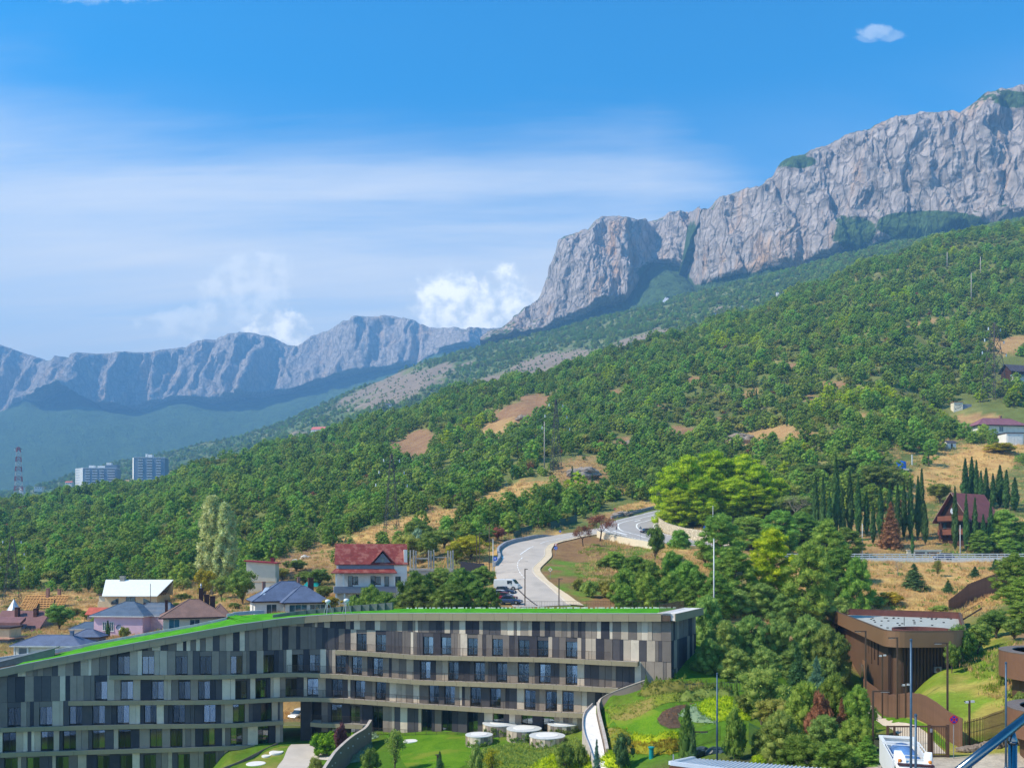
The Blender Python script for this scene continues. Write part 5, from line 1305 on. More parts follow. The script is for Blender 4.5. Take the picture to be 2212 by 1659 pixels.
# curved wall with lights by the driveway
WB = crom([P(700, 1662, 101), P(716, 1637, 104), P(728.4, 1620, 107), P(753, 1597, 111), P(769, 1585, 114), P(791, 1571, 117.5), P(803, 1554, 120.5)], 40)
e3 = empty('garden_wall', tuple(WB[20]), 0, 'curved brown concrete wall with small lights beside the driveway', 'wall'); o3 = -Vector(WB[20])
nrm = np.gradient(WB, axis=0); nb_ = np.stack([nrm[:, 1], -nrm[:, 0], nrm[:, 2] * 0], 1); nb_ /= np.linalg.norm(nb_, axis=1)[:, None] + 1e-9
rstrip(WB - nb_ * .3, WB, -3.4, -.06, 'wall_body', CONC, e3, o3); rstrip(WB - nb_ * .34, WB + nb_ * .04, -.06, 0, 'wall_cap', mat('wall_cap_stone', srgb(184, 172, 160), .8), e3, o3)
for k in range(3, 38, 4):
 p = Vector(WB[k]) + Vector(nb_[k]) * .03 + o3; mb = MB(); z = -.7 - .25 * (k % 3); mb.box(p.x - .07, p.x + .07, p.y - .07, p.y + .07, p.z + z - .07, p.z + z + .07); mb.build('wall_light', WHITE, e3)
# low wall at the left of the driveway
WC = crom([P(470, 1662, 112), P(520, 1642, 116), P(560, 1622, 119.5), P(600, 1603, 123.4)], 24); e4 = empty('garden_wall', tuple(WC[12]), 0, 'low brown wall sloping down along the shaded wing of the hotel', 'wall'); o4 = -Vector(WC[12])
rstrip(WC, WC + [0, .25, 0], -2.6, 0, 'wall_body', CONC, e4, o4)
# small objects
def lamp_post(base, h, arm, az, lab, m=None, cat='street lamp', group='street lamps', two=False, w=.09, name='street_lamp'):
 m = m or mat('lamp_brown_metal', srgb(96, 78, 64), .5, .4)
 e = empty(name, base, az, lab, cat, group)
 mb = MB(); mb.box(-w, w, -w, w, -.3, h); mb.build('post', m, e)
 mb = MB(); mb.box(-.16, .16, -.16, .16, -.3, .12); mb.build('base_plate', m, e)
 mb = MB(); mb.box(w, arm, -w * .8, w * .8, h - .13, h - .01); a = mb.build('arm', m, e)
 mb = MB(); mb.box(arm * .45, arm - .05, -w * .7, w * .7, h - .16, h - .132); mb.build('light_panel', mat('lamp_lens', srgb(224, 224, 214), .4), a)
 return e
def pole(base, h, r, lab, m, cat='pole', name='tall_pole', group=None, taper=.6):
 e = empty(name, base, 0, lab, cat, group)
 mb = MB(); mb.tube([(0, 0, -.4), (0, 0, h * .5), (0, 0, h)], [r, r * (1 + taper) / 2, r * taper], 10); mb.build('shaft', m, e, smooth=True)
 mb = MB(); mb.lathe([(r * 2, -.3), (r * 2, .06), (r * 1.2, .16), (r * 1.1, .5)], 12); mb.build('foot', m, e)
 mb = MB(); mb.lathe([(r * taper * 1.3, h), (r * taper * 1.3, h + .1), (0, h + .16)], 10); mb.build('cap', m, e)
 return e
BLUEP = mat('blue_grey_pole_paint', srgb(70, 92, 110), .45, .4)
WHITEP = mat('white_pole_paint', srgb(206, 208, 206), .6)
p = hit(1407, 1637); e = empty('vent_pillar', p, 0, 'teal round vent pillar on the grass below the golden border', 'pillar')
TEAL = mat('teal_paint', srgb(20, 140, 140), .45)
mb = MB(); mb.lathe([(.24, -.2), (.24, 1.05), (.24, 1.06)], 20); mb.build('pillar_body', TEAL, e, smooth=False)
mb = MB(); mb.lathe([(.32, 1.065), (.34, 1.1), (.32, 1.2), (.1, 1.24)], 20); mb.build('pillar_cap', TEAL, e)
lamp_post(hit(1500, 1640), 4.2 if False else 2.9, 1.35, 0, 'brown right-angled lamp beside the dark tarpaulin heap', group='right-angled lamps')
pb = Vector((px_x(1549, 78), 78, gz(px_x(1549, 78), 78))); pole(pb, px_z(1456, 78) - pb.z, .10, 'slim blue-grey pole rising in front of the garden mound', BLUEP, group='blue-grey poles')
p = hit(1525, 1627); rng = np.random.RandomState(4)
C = [(rng.uniform(-1.6, 1.6), rng.uniform(-.5, .5), .15) for _ in range(14)]; v, f = clumps(rng, C, [(.75, .5, .45)] * 14, 0, .1, .1, core=1.0, jit=.25, ico=ICO2)
o = bpy.data.objects.new('tarpaulin_heap', mesh_np('heap', v, f, mat('dark_tarpaulin', srgb(44, 60, 62), .45, 0, .5, var=.4, scale=2), smooth=False)); link(o); o.location = p; tag(o, 'dark crumpled tarpaulin heap on the garden grass', 'heap')
# thin bollard at the bottom edge
p = hit(946, 1660); mb = MB(); e = empty('bollard_lamp', p, 0, 'short dark bollard lamp on the lawn at the bottom edge', 'bollard'); mb.box(-.13, .13, -.13, .13, -.3, 1.6); mb.build('post', RAILM, e); mb = MB(); mb.box(-.32, .18, -.15, .15, 1.6, 1.68); mb.build('cap', RAILM, e)
def picket_fence(pts, h, st, w, m, lab, name='picket_fence', rail=True, solid=False, over=0, cat='fence', zfun=None, group=None, piece='picket', maxn=290):
 pts = [Vector(p) for p in pts]; e = empty(name, pts[0], 0, lab, cat, group); o0 = pts[0]
 seg = [(b_ - a).length for a, b_ in zip(pts[:-1], pts[1:])]; L = sum(seg); n = int(L / st); shared = {}
 st = max(st, L / maxn); n = int(L / st); tops = []
 for k in range(n + 1):
  s = k * st; i = 0
  while i < len(seg) - 1 and s > seg[i]: s -= seg[i]; i += 1
  q = pts[i].lerp(pts[i + 1], min(1, s / seg[i])); d = (pts[i + 1] - pts[i]); az = math.atan2(d.y, d.x)
  hh = h if not callable(h) else h(k / max(1, n)); key = round(hh, 1)
  if key not in shared:
   mb = MB(); ww = st * .5 * (.94 if solid else 1) if solid else w; mb.box(-ww, ww, -w * .5 if solid else -w, w * .5 if solid else w, -.25, key); shared[key] = mb.mesh(piece, m)
  o = bpy.data.objects.new(piece, shared[key]); link(o, e); zg = q.z if zfun is None else zfun(q.x, q.y)
  o.location = (q.x - o0.x, q.y - o0.y, zg - o0.z); o.rotation_euler = (0, 0, az); tops.append((q.x - o0.x, q.y - o0.y, zg - o0.z, key, az))
 if rail:
  for fr in (.12, .92):
   mb = MB()
   for a, b_ in zip(tops[::4], tops[4::4]): mb.bar((a[0], a[1], a[2] + a[3] * fr), (b_[0], b_[1], b_[2] + b_[3] * fr), w * 1.4, w * 2)
   if mb.nv: mb.build('rail', m, e)
 return e
picket_fence([hit(1412, 1634), hit(1470, 1623), hit(1520, 1610), hit(1558, 1597)], 1.5, .14, .012, mat('black_fence_metal', srgb(46, 44, 40), .5, .4), 'thin dark picket fence across the front of the garden mound', zfun=gz)
picket_fence([hit(1618, 1606), hit(1650, 1622), hit(1684, 1642)], 2.3, .22, .016, mat('green_mesh_paint', srgb(28, 84, 78), .5, .2), 'dark green mesh fence beside the round garden bush', zfun=gz)
picket_fence([hit(1480, 1497), hit(1560, 1494), hit(1640, 1500)], 1.2, .3, .02, mat('grey_fence_metal', srgb(96, 96, 92), .5, .4), 'thin grey railing behind the row of little thujas', zfun=gz)
# hedge block by the passage
p = hit(722, 1628); e = empty('box_hedge', p, -.12, 'square bright green hedge beside the hotel passage', 'hedge'); rng = np.random.RandomState(9)
C = [(rng.uniform(-2.6, 2.6), rng.uniform(-1.2, 1.6), rng.uniform(.1, 2.35)) for _ in range(190)]
v, f = clumps(rng, C, [(.5, .5, .45)] * 190, 30, .22, .16, up=.4, core=.85); link(bpy.data.objects.new('foliage', mesh_np('foliage', v, f, LEAF['hedge'], smooth=True)), e)
link(bpy.data.objects.new('stem', limb_mesh([([(x, y, -.3), (x, y, 1.6)], [.06, .03]) for x in (-2, -1, 0, 1, 2) for y in (-.6, .6)], BARK)), e)
# corrugated white roof in front
def front_roof():
 pts = [P(1452, 1641, 62), P(1518, 1632.5, 66), P(1830, 1661, 60), P(1790, 1690, 52), P(1440, 1668, 56)]
 e = empty('service_building', (pts[0].x, pts[0].y, -20), 0, 'low building with white ribbed metal roof at the bottom edge', 'building'); o = -Vector(e.location)
 A, B, C, D = P(1449, 1649, 58.5), P(1498, 1638, 66), P(1900, 1668, 63.5), P(1900, 1708, 54)
 n = 46; mr = mat('white_ribbed_metal', srgb(226, 228, 230), .4, .3, .5, var=.04)
 z0 = A.z
 mb = MB()
 for k in range(n):
  a0, a1 = A.lerp(D, k / n), A.lerp(D, (k + 1) / n); b0, b1 = B.lerp(C, k / n), B.lerp(C, (k + 1) / n)
  a0, a1, b0, b1 = [q + o for q in (a0, a1, b0, b1)]
  am, bm_ = a0.lerp(a1, .72), b0.lerp(b1, .72); up = Vector((0, 0, .07))
  mb.add([tuple(x) for x in (a0, am, bm_, b0)], [(0, 1, 2, 3)])
  mb.add([tuple(x) for x in (am, am + up, bm_ + up, bm_, a1, a1 + up, b1 + up, b1)], [(0, 1, 2, 3), (1, 5, 6, 2), (5, 4, 7, 6)])
 mb.build('ribbed_roof', mr, e)
 mb = MB()
 for p, q in ((A, B), (A, D)):
  a, b_ = p + o, q + o
  mb.bar(a + Vector((0, 0, .05)), b_ + Vector((0, 0, .05)), .3, .24)
 mb.build('roof_verge', mr, e)
 mb = MB(); q = [Vector((p.x, p.y, 0)) + o for p in (A, B, C, D)]; mb.prism([(v_.x + .15, v_.y) for v_ in q], -4, [p.z + o.z - .12 for p in (A, B, C, D)]); mb.build('wall', mat('peach_render', srgb(226, 178, 150), .85), e)
 mb = MB(); a, d = A + o, D + o; mb.bar((a.x - .1, a.y - .1, a.z - .2), (d.x, d.y - .1, d.z - .2), .16, .14); mb.build('gutter', mat('copper_gutter', srgb(120, 74, 60), .5, .3), e)
 mb = MB(); t = A.lerp(B, .1) + o; mb.box(t.x - .04, t.x + .04, t.y - .04, t.y + .04, z0 + o.z, z0 + o.z + .45); mb.build('roof_pin', mat('galvanised_steel', srgb(178, 180, 180), .45, .6), e)
front_roof()
# ------------------------------------------------------------------ village houses behind the hotel
WALLW = mat('white_render', srgb(222, 220, 214), .85, var=.06, scale=.6, stain=(srgb(190, 186, 178), .3))
WALLC = mat('cream_render', srgb(216, 206, 184), .85, var=.06, scale=.6)
WALLP = mat('lilac_render', srgb(206, 178, 196), .85, var=.06, scale=.6)
WALLS = mat('sandstone_block', srgb(208, 186, 150), .85, var=.12, scale=1.2)
WALLG = mat('blue_grey_render', srgb(128, 132, 144), .85, var=.08)
WALLT = mat('timber_wall_dark', srgb(70, 44, 36), .8, var=.2, scale=2)
def tile_mat(name, col, rows=2.6, col2=None, metal=0.0, rough=.75):
 if name in MATS: return MATS[name]
 m, b, out = new_mat(name)
 tc = b.n('ShaderNodeTexCoord'); v = tc.outputs['Object']
 w = b.n('ShaderNodeTexWave', wave_type='BANDS', bands_direction='Z'); w.inputs['Scale'].default_value = rows; w.inputs['Distortion'].default_value = .3; b.link(v, w.inputs['Vector'])
 n1 = b.noise(v, .7, 5, .6); n2 = b.noise(v, 7, 3, .6)
 c = b.mix(b.ss(b.math('ADD', b.math('MULTIPLY', n1, .5), b.math('MULTIPLY', n2, .5)), .35, .65), tuple(x * .78 for x in col), tuple(min(1, x * 1.2) for x in col))
 if col2: c = b.mix(b.math('MULTIPLY', b.ss(b.noise(v, .9, 5, .65), .48, .62), .8), c, col2)
 principled(b, out, c, rough, metal, .3, bump(b, b.math('ADD', w.outputs[0], b.math('MULTIPLY', n2, .4)), .5, .06))
 return m
SLATE = tile_mat('slate_blue_shingles', srgb(92, 104, 128)); BROWNR = tile_mat('brown_shingles', srgb(134, 104, 92)); BLUEM = tile_mat('blue_grey_metal_roof', srgb(84, 98, 114), .4, rough=.5)
MAROON = tile_mat('maroon_roof_tiles', srgb(126, 88, 86)); REDR = tile_mat('red_rusty_sheet_roof', srgb(126, 52, 46), .5, srgb(156, 96, 84)); REDT = tile_mat('red_tile_roof', srgb(190, 92, 72))
PURPR = tile_mat('plum_roof_tiles', srgb(138, 92, 100)); DARKR = tile_mat('dark_grey_roof', srgb(84, 78, 84)); CHALR = tile_mat('red_brown_tiles', srgb(150, 86, 80), 3.2)
TRIM = mat('dark_eaves', srgb(64, 44, 42), .7); TRIMW = mat('white_trim', srgb(214, 214, 210), .6); PANED = glass('dark_window_glass', (.03, .05, .06)); PANET = glass('teal_window_glass', (.03, .09, .11))
CHIM = mat('chimney_dark_brick', srgb(84, 52, 46), .85, var=.2, scale=3); CHIML = mat('chimney_red_brick', srgb(156, 112, 96), .85, var=.2, scale=3)
class House:
 def __init__(s, name, label, u, Y, vb, rot=0.0, cat='house', group=None, z=None):
  zz = px_z(vb, Y) if z is None else z
  s.e = empty(name, (px_x(u, Y), Y, zz), rot, label, cat, group); s.k = Y / FPX
 def box(s, name, x0, x1, y0, y1, z0, z1, m, parent=None):
  mb = MB(); mb.box(x0, x1, y0, y1, z0, z1); return mb.build(name, m, parent or s.e)
 def prism(s, name, poly, z0, z1, m, parent=None):
  mb = MB(); mb.prism(poly, z0, z1); return mb.build(name, m, parent or s.e)
 def hip(s, x0, x1, y0, y1, z, h, m, over=.5, ridge=None, axis='x', trim=TRIM, name='roof', th=.22):
  X0, X1, Y0, Y1 = x0 - over, x1 + over, y0 - over, y1 + over; cx, cy = (X0 + X1) / 2, (Y0 + Y1) / 2
  if ridge is None: ridge = abs((X1 - X0) - (Y1 - Y0))
  if axis == 'x': a, b_ = (cx - ridge / 2, cy, z + h), (cx + ridge / 2, cy, z + h)
  else: a, b_ = (cx, cy - ridge / 2, z + h), (cx, cy + ridge / 2, z + h)
  mb = MB(); v = [(X0, Y0, z), (X1, Y0, z), (X1, Y1, z), (X0, Y1, z), a, b_]
  if axis == 'x': mb.add(v, [(0, 1, 5, 4), (2, 3, 4, 5)], [(1, 2, 5), (3, 0, 4)])
  else: mb.add(v, [(1, 2, 5, 4), (3, 0, 4, 5)], [(0, 1, 4), (2, 3, 5)])
  R = mb.build(name, m, s.e)
  mb = MB(); mb.box(X0 + .02, X1 - .02, Y0 + .02, Y1 - .02, z - th, z - .004); mb.build('eaves', trim, R)
  mb = MB()
  for p, q in ((v[0], a), (v[3], a), (v[1], b_ if axis == 'x' else a), (v[2], b_), (v[3], b_ if axis == 'y' else a), (a, b_)):
   if Vector(p) != Vector(q): mb.bar(p, q, .2, .07)
  mb.build('ridge_cap', m, R)
  return R
 def gable(s, x0, x1, y0, y1, z, h, m, over=.5, axis='x', trim=TRIM, name='roof', th=.16, wall=None, gov=None):
  gov = over if gov is None else gov
  mb = MB()
  if axis == 'x':
   cy = (y0 + y1) / 2; sl = h / (cy - y0); X0, X1 = x0 - gov, x1 + gov
   for sg, ye in ((-1, y0 - over), (1, y1 + over)):
    ze = z - over * sl
    p = [(X0, ye, ze), (X1, ye, ze), (X1, cy, z + h), (X0, cy, z + h)]; mb.hexa([(a, b_, c - th) for a, b_, c in p] + p)
   if wall:
    for xx in (x0, x1): s.prismx('gable_wall', [(y0, z - .01), (y1, z - .01), (cy, z + h - .1)], xx - .12 if xx == x1 else xx, xx if xx == x1 else xx + .12, wall)
  else:
   cx = (x0 + x1) / 2; sl = h / (cx - x0); Y0, Y1 = y0 - gov, y1 + gov
   for xe in (x0 - over, x1 + over):
    ze = z - over * sl
    p = [(xe, Y0, ze), (cx, Y0, z + h), (cx, Y1, z + h), (xe, Y1, ze)]; mb.hexa([(a, b_, c - th) for a, b_, c in p] + p)
   if wall:
    for yy in (y0, y1):
     mb2 = MB(); ya, yb = (yy, yy + .12) if yy == y0 else (yy - .12, yy)
     mb2.add([(x0, ya, z - .01), (x1, ya, z - .01), (cx, ya, z + h - .1), (x0, yb, z - .01), (x1, yb, z - .01), (cx, yb, z + h - .1)], [(0, 1, 4, 3), (1, 2, 5, 4), (2, 0, 3, 5)], [(0, 2, 1), (3, 4, 5)]); mb2.build('gable_wall', wall, s.e)
  return mb.build(name, m, s.e)
 def prismx(s, name, poly, xa, xb, m):
  mb = MB(); n = len(poly); v = [(xa, a, b_) for a, b_ in poly] + [(xb, a, b_) for a, b_ in poly]
  mb.add(v, [(i, (i + 1) % n, n + (i + 1) % n, n + i) for i in range(n)], None, [list(range(n))[::-1], list(range(n, 2 * n))]); return mb.build(name, m, s.e)
 def win(s, face, c, z, w, h, at, m=None, frame=None, bars=1, name='window', shut=None):
  m = m or PANED; frame = frame or TRIMW; d = .08
  def put(mb, a0, a1, z0, z1, o0, o1):
   if face == 'F': mb.box(a0, a1, at - o1, at - o0, z0, z1)
   elif face == 'L': mb.box(at - o1, at - o0, a0, a1, z0, z1)
   else: mb.box(at + o0, at + o1, a0, a1, z0, z1)
  mb = MB(); f = .07
  put(mb, c - w / 2, c - w / 2 + f, z, z + h, .002, d); put(mb, c + w / 2 - f, c + w / 2, z, z + h, .002, d)
  put(mb, c - w / 2 + f, c + w / 2 - f, z, z + f, .002, d - .004); put(mb, c - w / 2 + f, c + w / 2 - f, z + h - f, z + h, .002, d - .004)
  for k in range(bars): xx = c - w / 2 + w * (k + 1) / (bars + 1); put(mb, xx - .03, xx + .03, z + f, z + h - f, .002, d - .008)
  W = mb.build(name, frame, s.e)
  mb = MB(); put(mb, c - w / 2 + f, c + w / 2 - f, z + f, z + h - f, .002, .04); mb.build('pane', m, W)
  mb = MB(); put(mb, c - w / 2 - .06, c + w / 2 + .06, z - .08, z - .002, .002, .14); mb.build('sill', frame, W)
  return W
 def chimney(s, x, y, z0, z1, w=.55, m=None, cap=True):
  m = m or CHIM; o = s.box('chimney', x - w / 2, x + w / 2, y - w / 2, y + w / 2, z0, z1, m)
  if cap: s.box('chimney_cap', x - w / 2 - .08, x + w / 2 + .08, y - w / 2 - .08, y + w / 2 + .08, z1 + .002, z1 + .12, m, o)
  return o
def build_village():
 # 1 slate-blue hip roof house
 h = House('slate_roof_house', 'white house with slate-blue hipped roof and wide teal windows', 622, 170, 1334, .40)
 h.box('wall', -6.4, 6.6, -2.5, 5.5, -3, 3.4, WALLW); h.box('wing_wall', -1.4, 6.4, -5.6, -2.5, -3, 3.2, WALLW)
 h.hip(-6.4, 6.6, -2.5, 5.5, 3.4, 3.6, SLATE, .7, 2.5); h.hip(-1.4, 6.4, -5.6, 2.4, 3.2, 2.95, SLATE, .7, .8)
 h.win('F', 1.0, .7, 3.3, 2.1, -5.6, PANET, bars=2); h.win('F', 4.6, .7, 2.9, 2.1, -5.6, PANET, bars=2); h.win('F', -3.4, .2, 1.9, 2.6, -2.5, PANED); h.win('L', .5, .6, 1.3, 2.0, -6.4); h.win('L', -4.2, .5, 1.0, 2.2, -1.4, bars=0)
 h.chimney(-4.2, 2.2, 4.4, 6.8, .6, CHIML); h.chimney(4.9, 3.2, 4.2, 7.4, 1.0); h.chimney(2.6, 3.4, 5.6, 7.6, .55, CHIML)
 mb = MB(); p = [(-5.4, -1.6, 4.42), (-4.6, -1.6, 4.42), (-3.4, .2, 5.75), (-4.2, .2, 5.75)]; mb.hexa(p + [(a, b_ - .1, c + .14) for a, b_, c in p]); mb.build('roof_light', mat('pale_glass', srgb(186, 196, 206), .2, 0, .8), h.e)
 mb = MB(); mb.tube([(-1.5, -5.7, -3), (-1.5, -5.7, 2.9), (-1.9, -6.1, 3.1)], .06); mb.build('downpipe', TRIM, h.e)
 # 2 brown hip roof house
 h = House('brown_roof_house', 'house with brown hipped shingle roof and dark paired chimneys', 418, 160, 1362, .35)
 h.box('wall', -5.0, 5.0, -3.6, 4.0, -3, 2.7, WALLC); h.hip(-5.0, 5.0, -3.6, 4.0, 2.7, 3.0, BROWNR, .75, 1.6); h.hip(3.4, 5.8, -1.0, 4.2, 2.6, 2.1, BROWNR, .6, 1.5, 'y')
 h.win('F', -3.2, .2, 1.8, 2.2, -3.6, PANET); h.win('F', .2, .2, 1.7, 2.1, -3.6); h.win('F', 3.2, .5, 1.5, 1.5, -3.6); h.win('L', 0, .5, 1.4, 1.7, -5.0)
 h.chimney(1.3, 1.6, 4.2, 7.5, .8); h.chimney(2.3, 1.9, 4.0, 6.3, .9); h.chimney(3.3, 2.0, 3.6, 6.0, .9); h.chimney(-4.6, 2.2, 3.2, 5.4, .5)
 mb = MB(); mb.lathe([(.12, 7.6), (.12, 8.0), (.2, 8.1), (.03, 8.5)], 10, (1.3, 1.6, 0)); mb.build('flue', mat('galvanised_steel', srgb(178, 180, 180), .45, .6), h.e)
 h.box('roof_light', .4, .9, -2.3, -1.9, 3.6, 3.95, TRIMW)
 # 3 lilac house with blue-grey metal roof
 h = House('lilac_house', 'lilac rendered house with blue-grey metal roof and satellite dish', 290, 172, 1372, -.12)
 h.box('wall', -5.6, 4.2, -4.4, 3.6, -3, 4.1, WALLP); h.box('side_wall', 4.2, 7.2, -1.5, 3.2, -3, 4.0, mat('pink_render', srgb(210, 176, 180), .85))
 h.hip(-5.6, 4.2, -4.4, 3.6, 4.1, 2.5, BLUEM, .6, 1.8, trim=TRIMW); h.hip(1.0, 8.0, -1.2, 3.4, 4.0, 2.35, BLUEM, .5, 4.5, trim=TRIMW)
 h.win('F', -3.4, 1.3, .8, 1.6, -4.4); h.win('F', -2.0, 1.2, .9, 1.7, -4.4); h.win('L', -1.0, .6, 1.2, 1.7, -5.6)
 mb = MB(); mb.lathe([(.02, 0), (.3, .05), (.5, .16), (.52, .17), (.3, .07)], 16); o = mb.build('satellite_dish', mat('dish_grey', srgb(110, 120, 140), .5, .3), h.e); o.location = (-.4, -4.62, 1.9); o.rotation_euler = (1.25, 0, .2)
 h.box('dish_bracket', -.45, -.35, -4.5, -4.4, 1.4, 1.9, TRIM, o) if False else None
 h.box('string_course', -5.63, 4.23, -4.44, -4.4, -.2, .0, TRIMW)
 h.box('air_conditioner', 4.7, 5.4, -1.75, -1.5, .2, .8, TRIMW)
 # 4 white metal roof building
 h = House('white_roof_building', 'pale block building under a flared white metal roof, dark openings', 297, 218, 1338, -.03, 'building')
 h.box('wall', -6.5, 6.2, -3.2, 4.5, -3, 6.2, WALLS); 
 mb = MB(); p = [(-6.9, -3.9, 6.0), (6.6, -3.9, 6.0), (8.6, .8, 9.8), (-8.3, .8, 9.8)]; mb.hexa([(a, b_, c - .18) for a, b_, c in p] + p); p2 = [(-8.3, .8, 9.8), (8.6, .8, 9.8), (6.6, 5.2, 6.0), (-6.9, 5.2, 6.0)]; mb.hexa([(a, b_, c - .18) for a, b_, c in p2] + p2)
 mb.build('metal_roof', mat('white_metal_sheet', srgb(224, 228, 222), .45, .1, var=.05), h.e)
 for k in range(5): 
  mb = MB(); mb.bar((6.4, -3.2 + k * 1.0, 6.0), (7.0 + k * .38, -3.0 + k * 1.0, 6.4 + k * .8), .12); mb.build('rafter', TRIM, h.e)
 mb = MB(); mb.add([(-5.0, -3.22, 3.9), (-3.2, -3.22, 3.9), (-3.2, -3.22, 5.5), (-5.0, -3.22, 4.6), (-5.0, -3.1, 3.9), (-3.2, -3.1, 3.9), (-3.2, -3.1, 5.5), (-5.0, -3.1, 4.6)], BOXF); mb.build('slanted_opening', PANED, h.e)
 mb = MB(); mb.add([(2.9, -3.22, 3.9), (4.7, -3.22, 3.9), (4.7, -3.22, 4.6), (2.9, -3.22, 5.5), (2.9, -3.1, 3.9), (4.7, -3.1, 3.9), (4.7, -3.1, 4.6), (2.9, -3.1, 5.5)], BOXF); mb.build('slanted_opening', PANED, h.e)
 h.win('F', -.2, 3.8, 2.3, 1.9, -3.2, PANED, TRIM, 1); h.box('annex', -8.4, -6.5, -3.0, 2.0, -3, 4.6, WALLS); h.box('annex_eaves', -8.7, -6.4, -3.3, 2.2, 6.1, 6.35, TRIM); h.box('annex_upper', -8.2, -6.5, -2.8, 2.0, 4.6, 6.1, WALLC)
 h.box('chimney', -4.6, -3.4, .3, 1.2, 9.4, 10.7, mat('chimney_grey', srgb(150, 148, 140), .85)); h.box('mast', 5.2, 5.3, -4.6, -4.5, 2, 9.0, TRIM)
 # 5 tall cream blank building
 h = House('cream_building', 'tall cream building with blank wall and thin red mono-pitch roof', 566, 206, 1296, .12, 'building')
 h.prismx('wall', [(-2, -3), (4, -3), (4, 8.6), (-2, 8.6)], -3.2, 3.3, WALLC); h.box('string_course', -3.24, 3.34, -2.05, -2, 4.2, 4.4, mat('sand_trim', srgb(206, 178, 140), .8))
 mb = MB(); p = [(-3.7, -2.5, 9.3), (3.7, -2.5, 8.75), (3.7, 4.5, 8.75), (-3.7, 4.5, 9.3)]; mb.hexa([(a, b_, c - .28) for a, b_, c in p] + p); mb.build('roof', mat('red_sheet_roof', srgb(170, 56, 64), .6), h.e)
 h.chimney(2.3, .5, 8.7, 9.7, .8, mat('red_cowl', srgb(140, 50, 52), .7)); mb = MB(); mb.add([(-3.2, -2, 8.6), (3.3, -2, 8.6), (3.3, 4, 8.6), (-3.2, 4, 8.6), (-3.2, -2, 9.05), (3.3, -2, 8.6), (3.3, 4, 8.6), (-3.2, 4, 9.05)], BOXF); mb.build('gable_wedge', WALLC, h.e)
 mb = MB(); mb.tube([(3.5, -2.1, -2), (3.5, -2.1, 5.2)], .07); mb.build('downpipe', WHITEP, h.e)
 # 6 big red rusty roof house
 h = House('red_roof_house', 'three-storey white house with rusty red sheet roof and dormer', 800, 178, 1310, .16)
 h.box('wall', -6.6, 7.2, -2.6, 4.5, -3, 9.0, WALLW); h.box('cornice_band', -6.2, 4.6, -2.75, -2.6, 7.4, 8.5, WALLG)
 h.gable(-6.6, 7.0, -2.6, 4.5, 9.0, 3.6, REDR, .45, 'x', wall=WALLW, gov=.35)
 mb = MB(); sl = 4.0 / 3.55
 for sg in (-1, 1):   # dormer slopes
  p = [(2.4, -3.2, 11.3), (2.4, .0, 11.5), (2.4 + sg * 2.5, -.0, 8.8), (2.4 + sg * 2.5, -3.2, 8.5)]
  p = p if sg > 0 else p[::-1]; mb.hexa([(a, b_, c - .16) for a, b_, c in p] + p)
 D = mb.build('dormer_roof', REDR, h.e); mb = MB(); mb.add([(.5, -2.7, 8.5), (4.3, -2.7, 8.5), (2.4, -2.7, 10.8), (.5, -1.2, 8.5), (4.3, -1.2, 8.5), (2.4, -1.2, 10.8)], [(0, 1, 4, 3), (1, 2, 5, 4), (2, 0, 3, 5)], [(0, 2, 1), (3, 4, 5)]); mb.build('dormer_wall', WALLG, D)
 mb = MB(); mb.box(2.0, 2.8, -2.76, -2.7, 8.9, 9.9); mb.build('dormer_window', PANED, D)
 mb = MB(); p = [(-7.6, -4.4, 6.9), (5.2, -4.4, 6.9), (4.6, -2.6, 7.7), (-6.8, -2.6, 7.7)]; mb.hexa([(a, b_, c - .16) for a, b_, c in p] + p); mb.build('awning_roof', REDR, h.e)
 h.box('chimney_wall', 6.6, 7.25, -2.7, 1.0, 8.2, 11.4, WALLW)
 for x in (-3.4, 1.0): h.win('F', x - .5, 3.9, .9, 2.3, -2.6, PANED, TRIM, 0, 'door'); h.win('F', x + .5, 4.6, 1.0, 1.5, -2.6, PANED, TRIM, 1)
 h.win('F', 3.2, 3.9, .9, 2.2, -2.6, PANED, TRIM, 0, 'door'); h.win('F', 5.4, 4.2, 1.1, 1.9, -2.6, PANED, TRIM, 1); h.win('F', -1.6, .3, 3.4, 2.3, -2.6, PANED, TRIM, 2)
 h.win('L', .8, 9.0, .9, 1.4, -6.6, PANED, TRIM, 0); h.win('L', .8, 4.5, .9, 1.6, -6.6, PANED, TRIM, 0)
 h.box('balcony_slab', -7.0, 5.0, -4.0, -2.6, 2.9, 3.15, WALLG); h.box('balcony_front', -7.0, 5.0, -4.1, -3.98, 2.9, 4.2, WALLG); h.box('balcony_side', -7.1, -6.95, -3.98, -2.4, 2.9, 4.2, WALLW)
 for x in (-6.6, -5.2, 4.7): h.box('pillar', x - .14, x + .14, -3.9, -3.62, 4.2, 6.9, WALLW)
 for x in (-6.6, -5.0): h.box('pillar', x - .16, x + .16, -3.9, -3.6, -3, 2.9, WALLW)
 h.box('terrace', -7.2, 5.2, -4.2, -2.6, -3, -.2, WALLG)
 # 7 maroon house at the left edge
 h = House('maroon_roof_house', 'grey house with broad maroon roof and slanted canopy at picture edge', 55, 197, 1384, -.10)
 h.box('wall', -5.2, 5.0, -3.0, 4.0, -3, 3.6, mat('taupe_render', srgb(164, 142, 132), .85)); h.gable(-5.2, 5.0, -3.0, 4.0, 3.6, 3.1, MAROON, .7, 'x', wall=mat('taupe_render', srgb(164, 142, 132), .85))
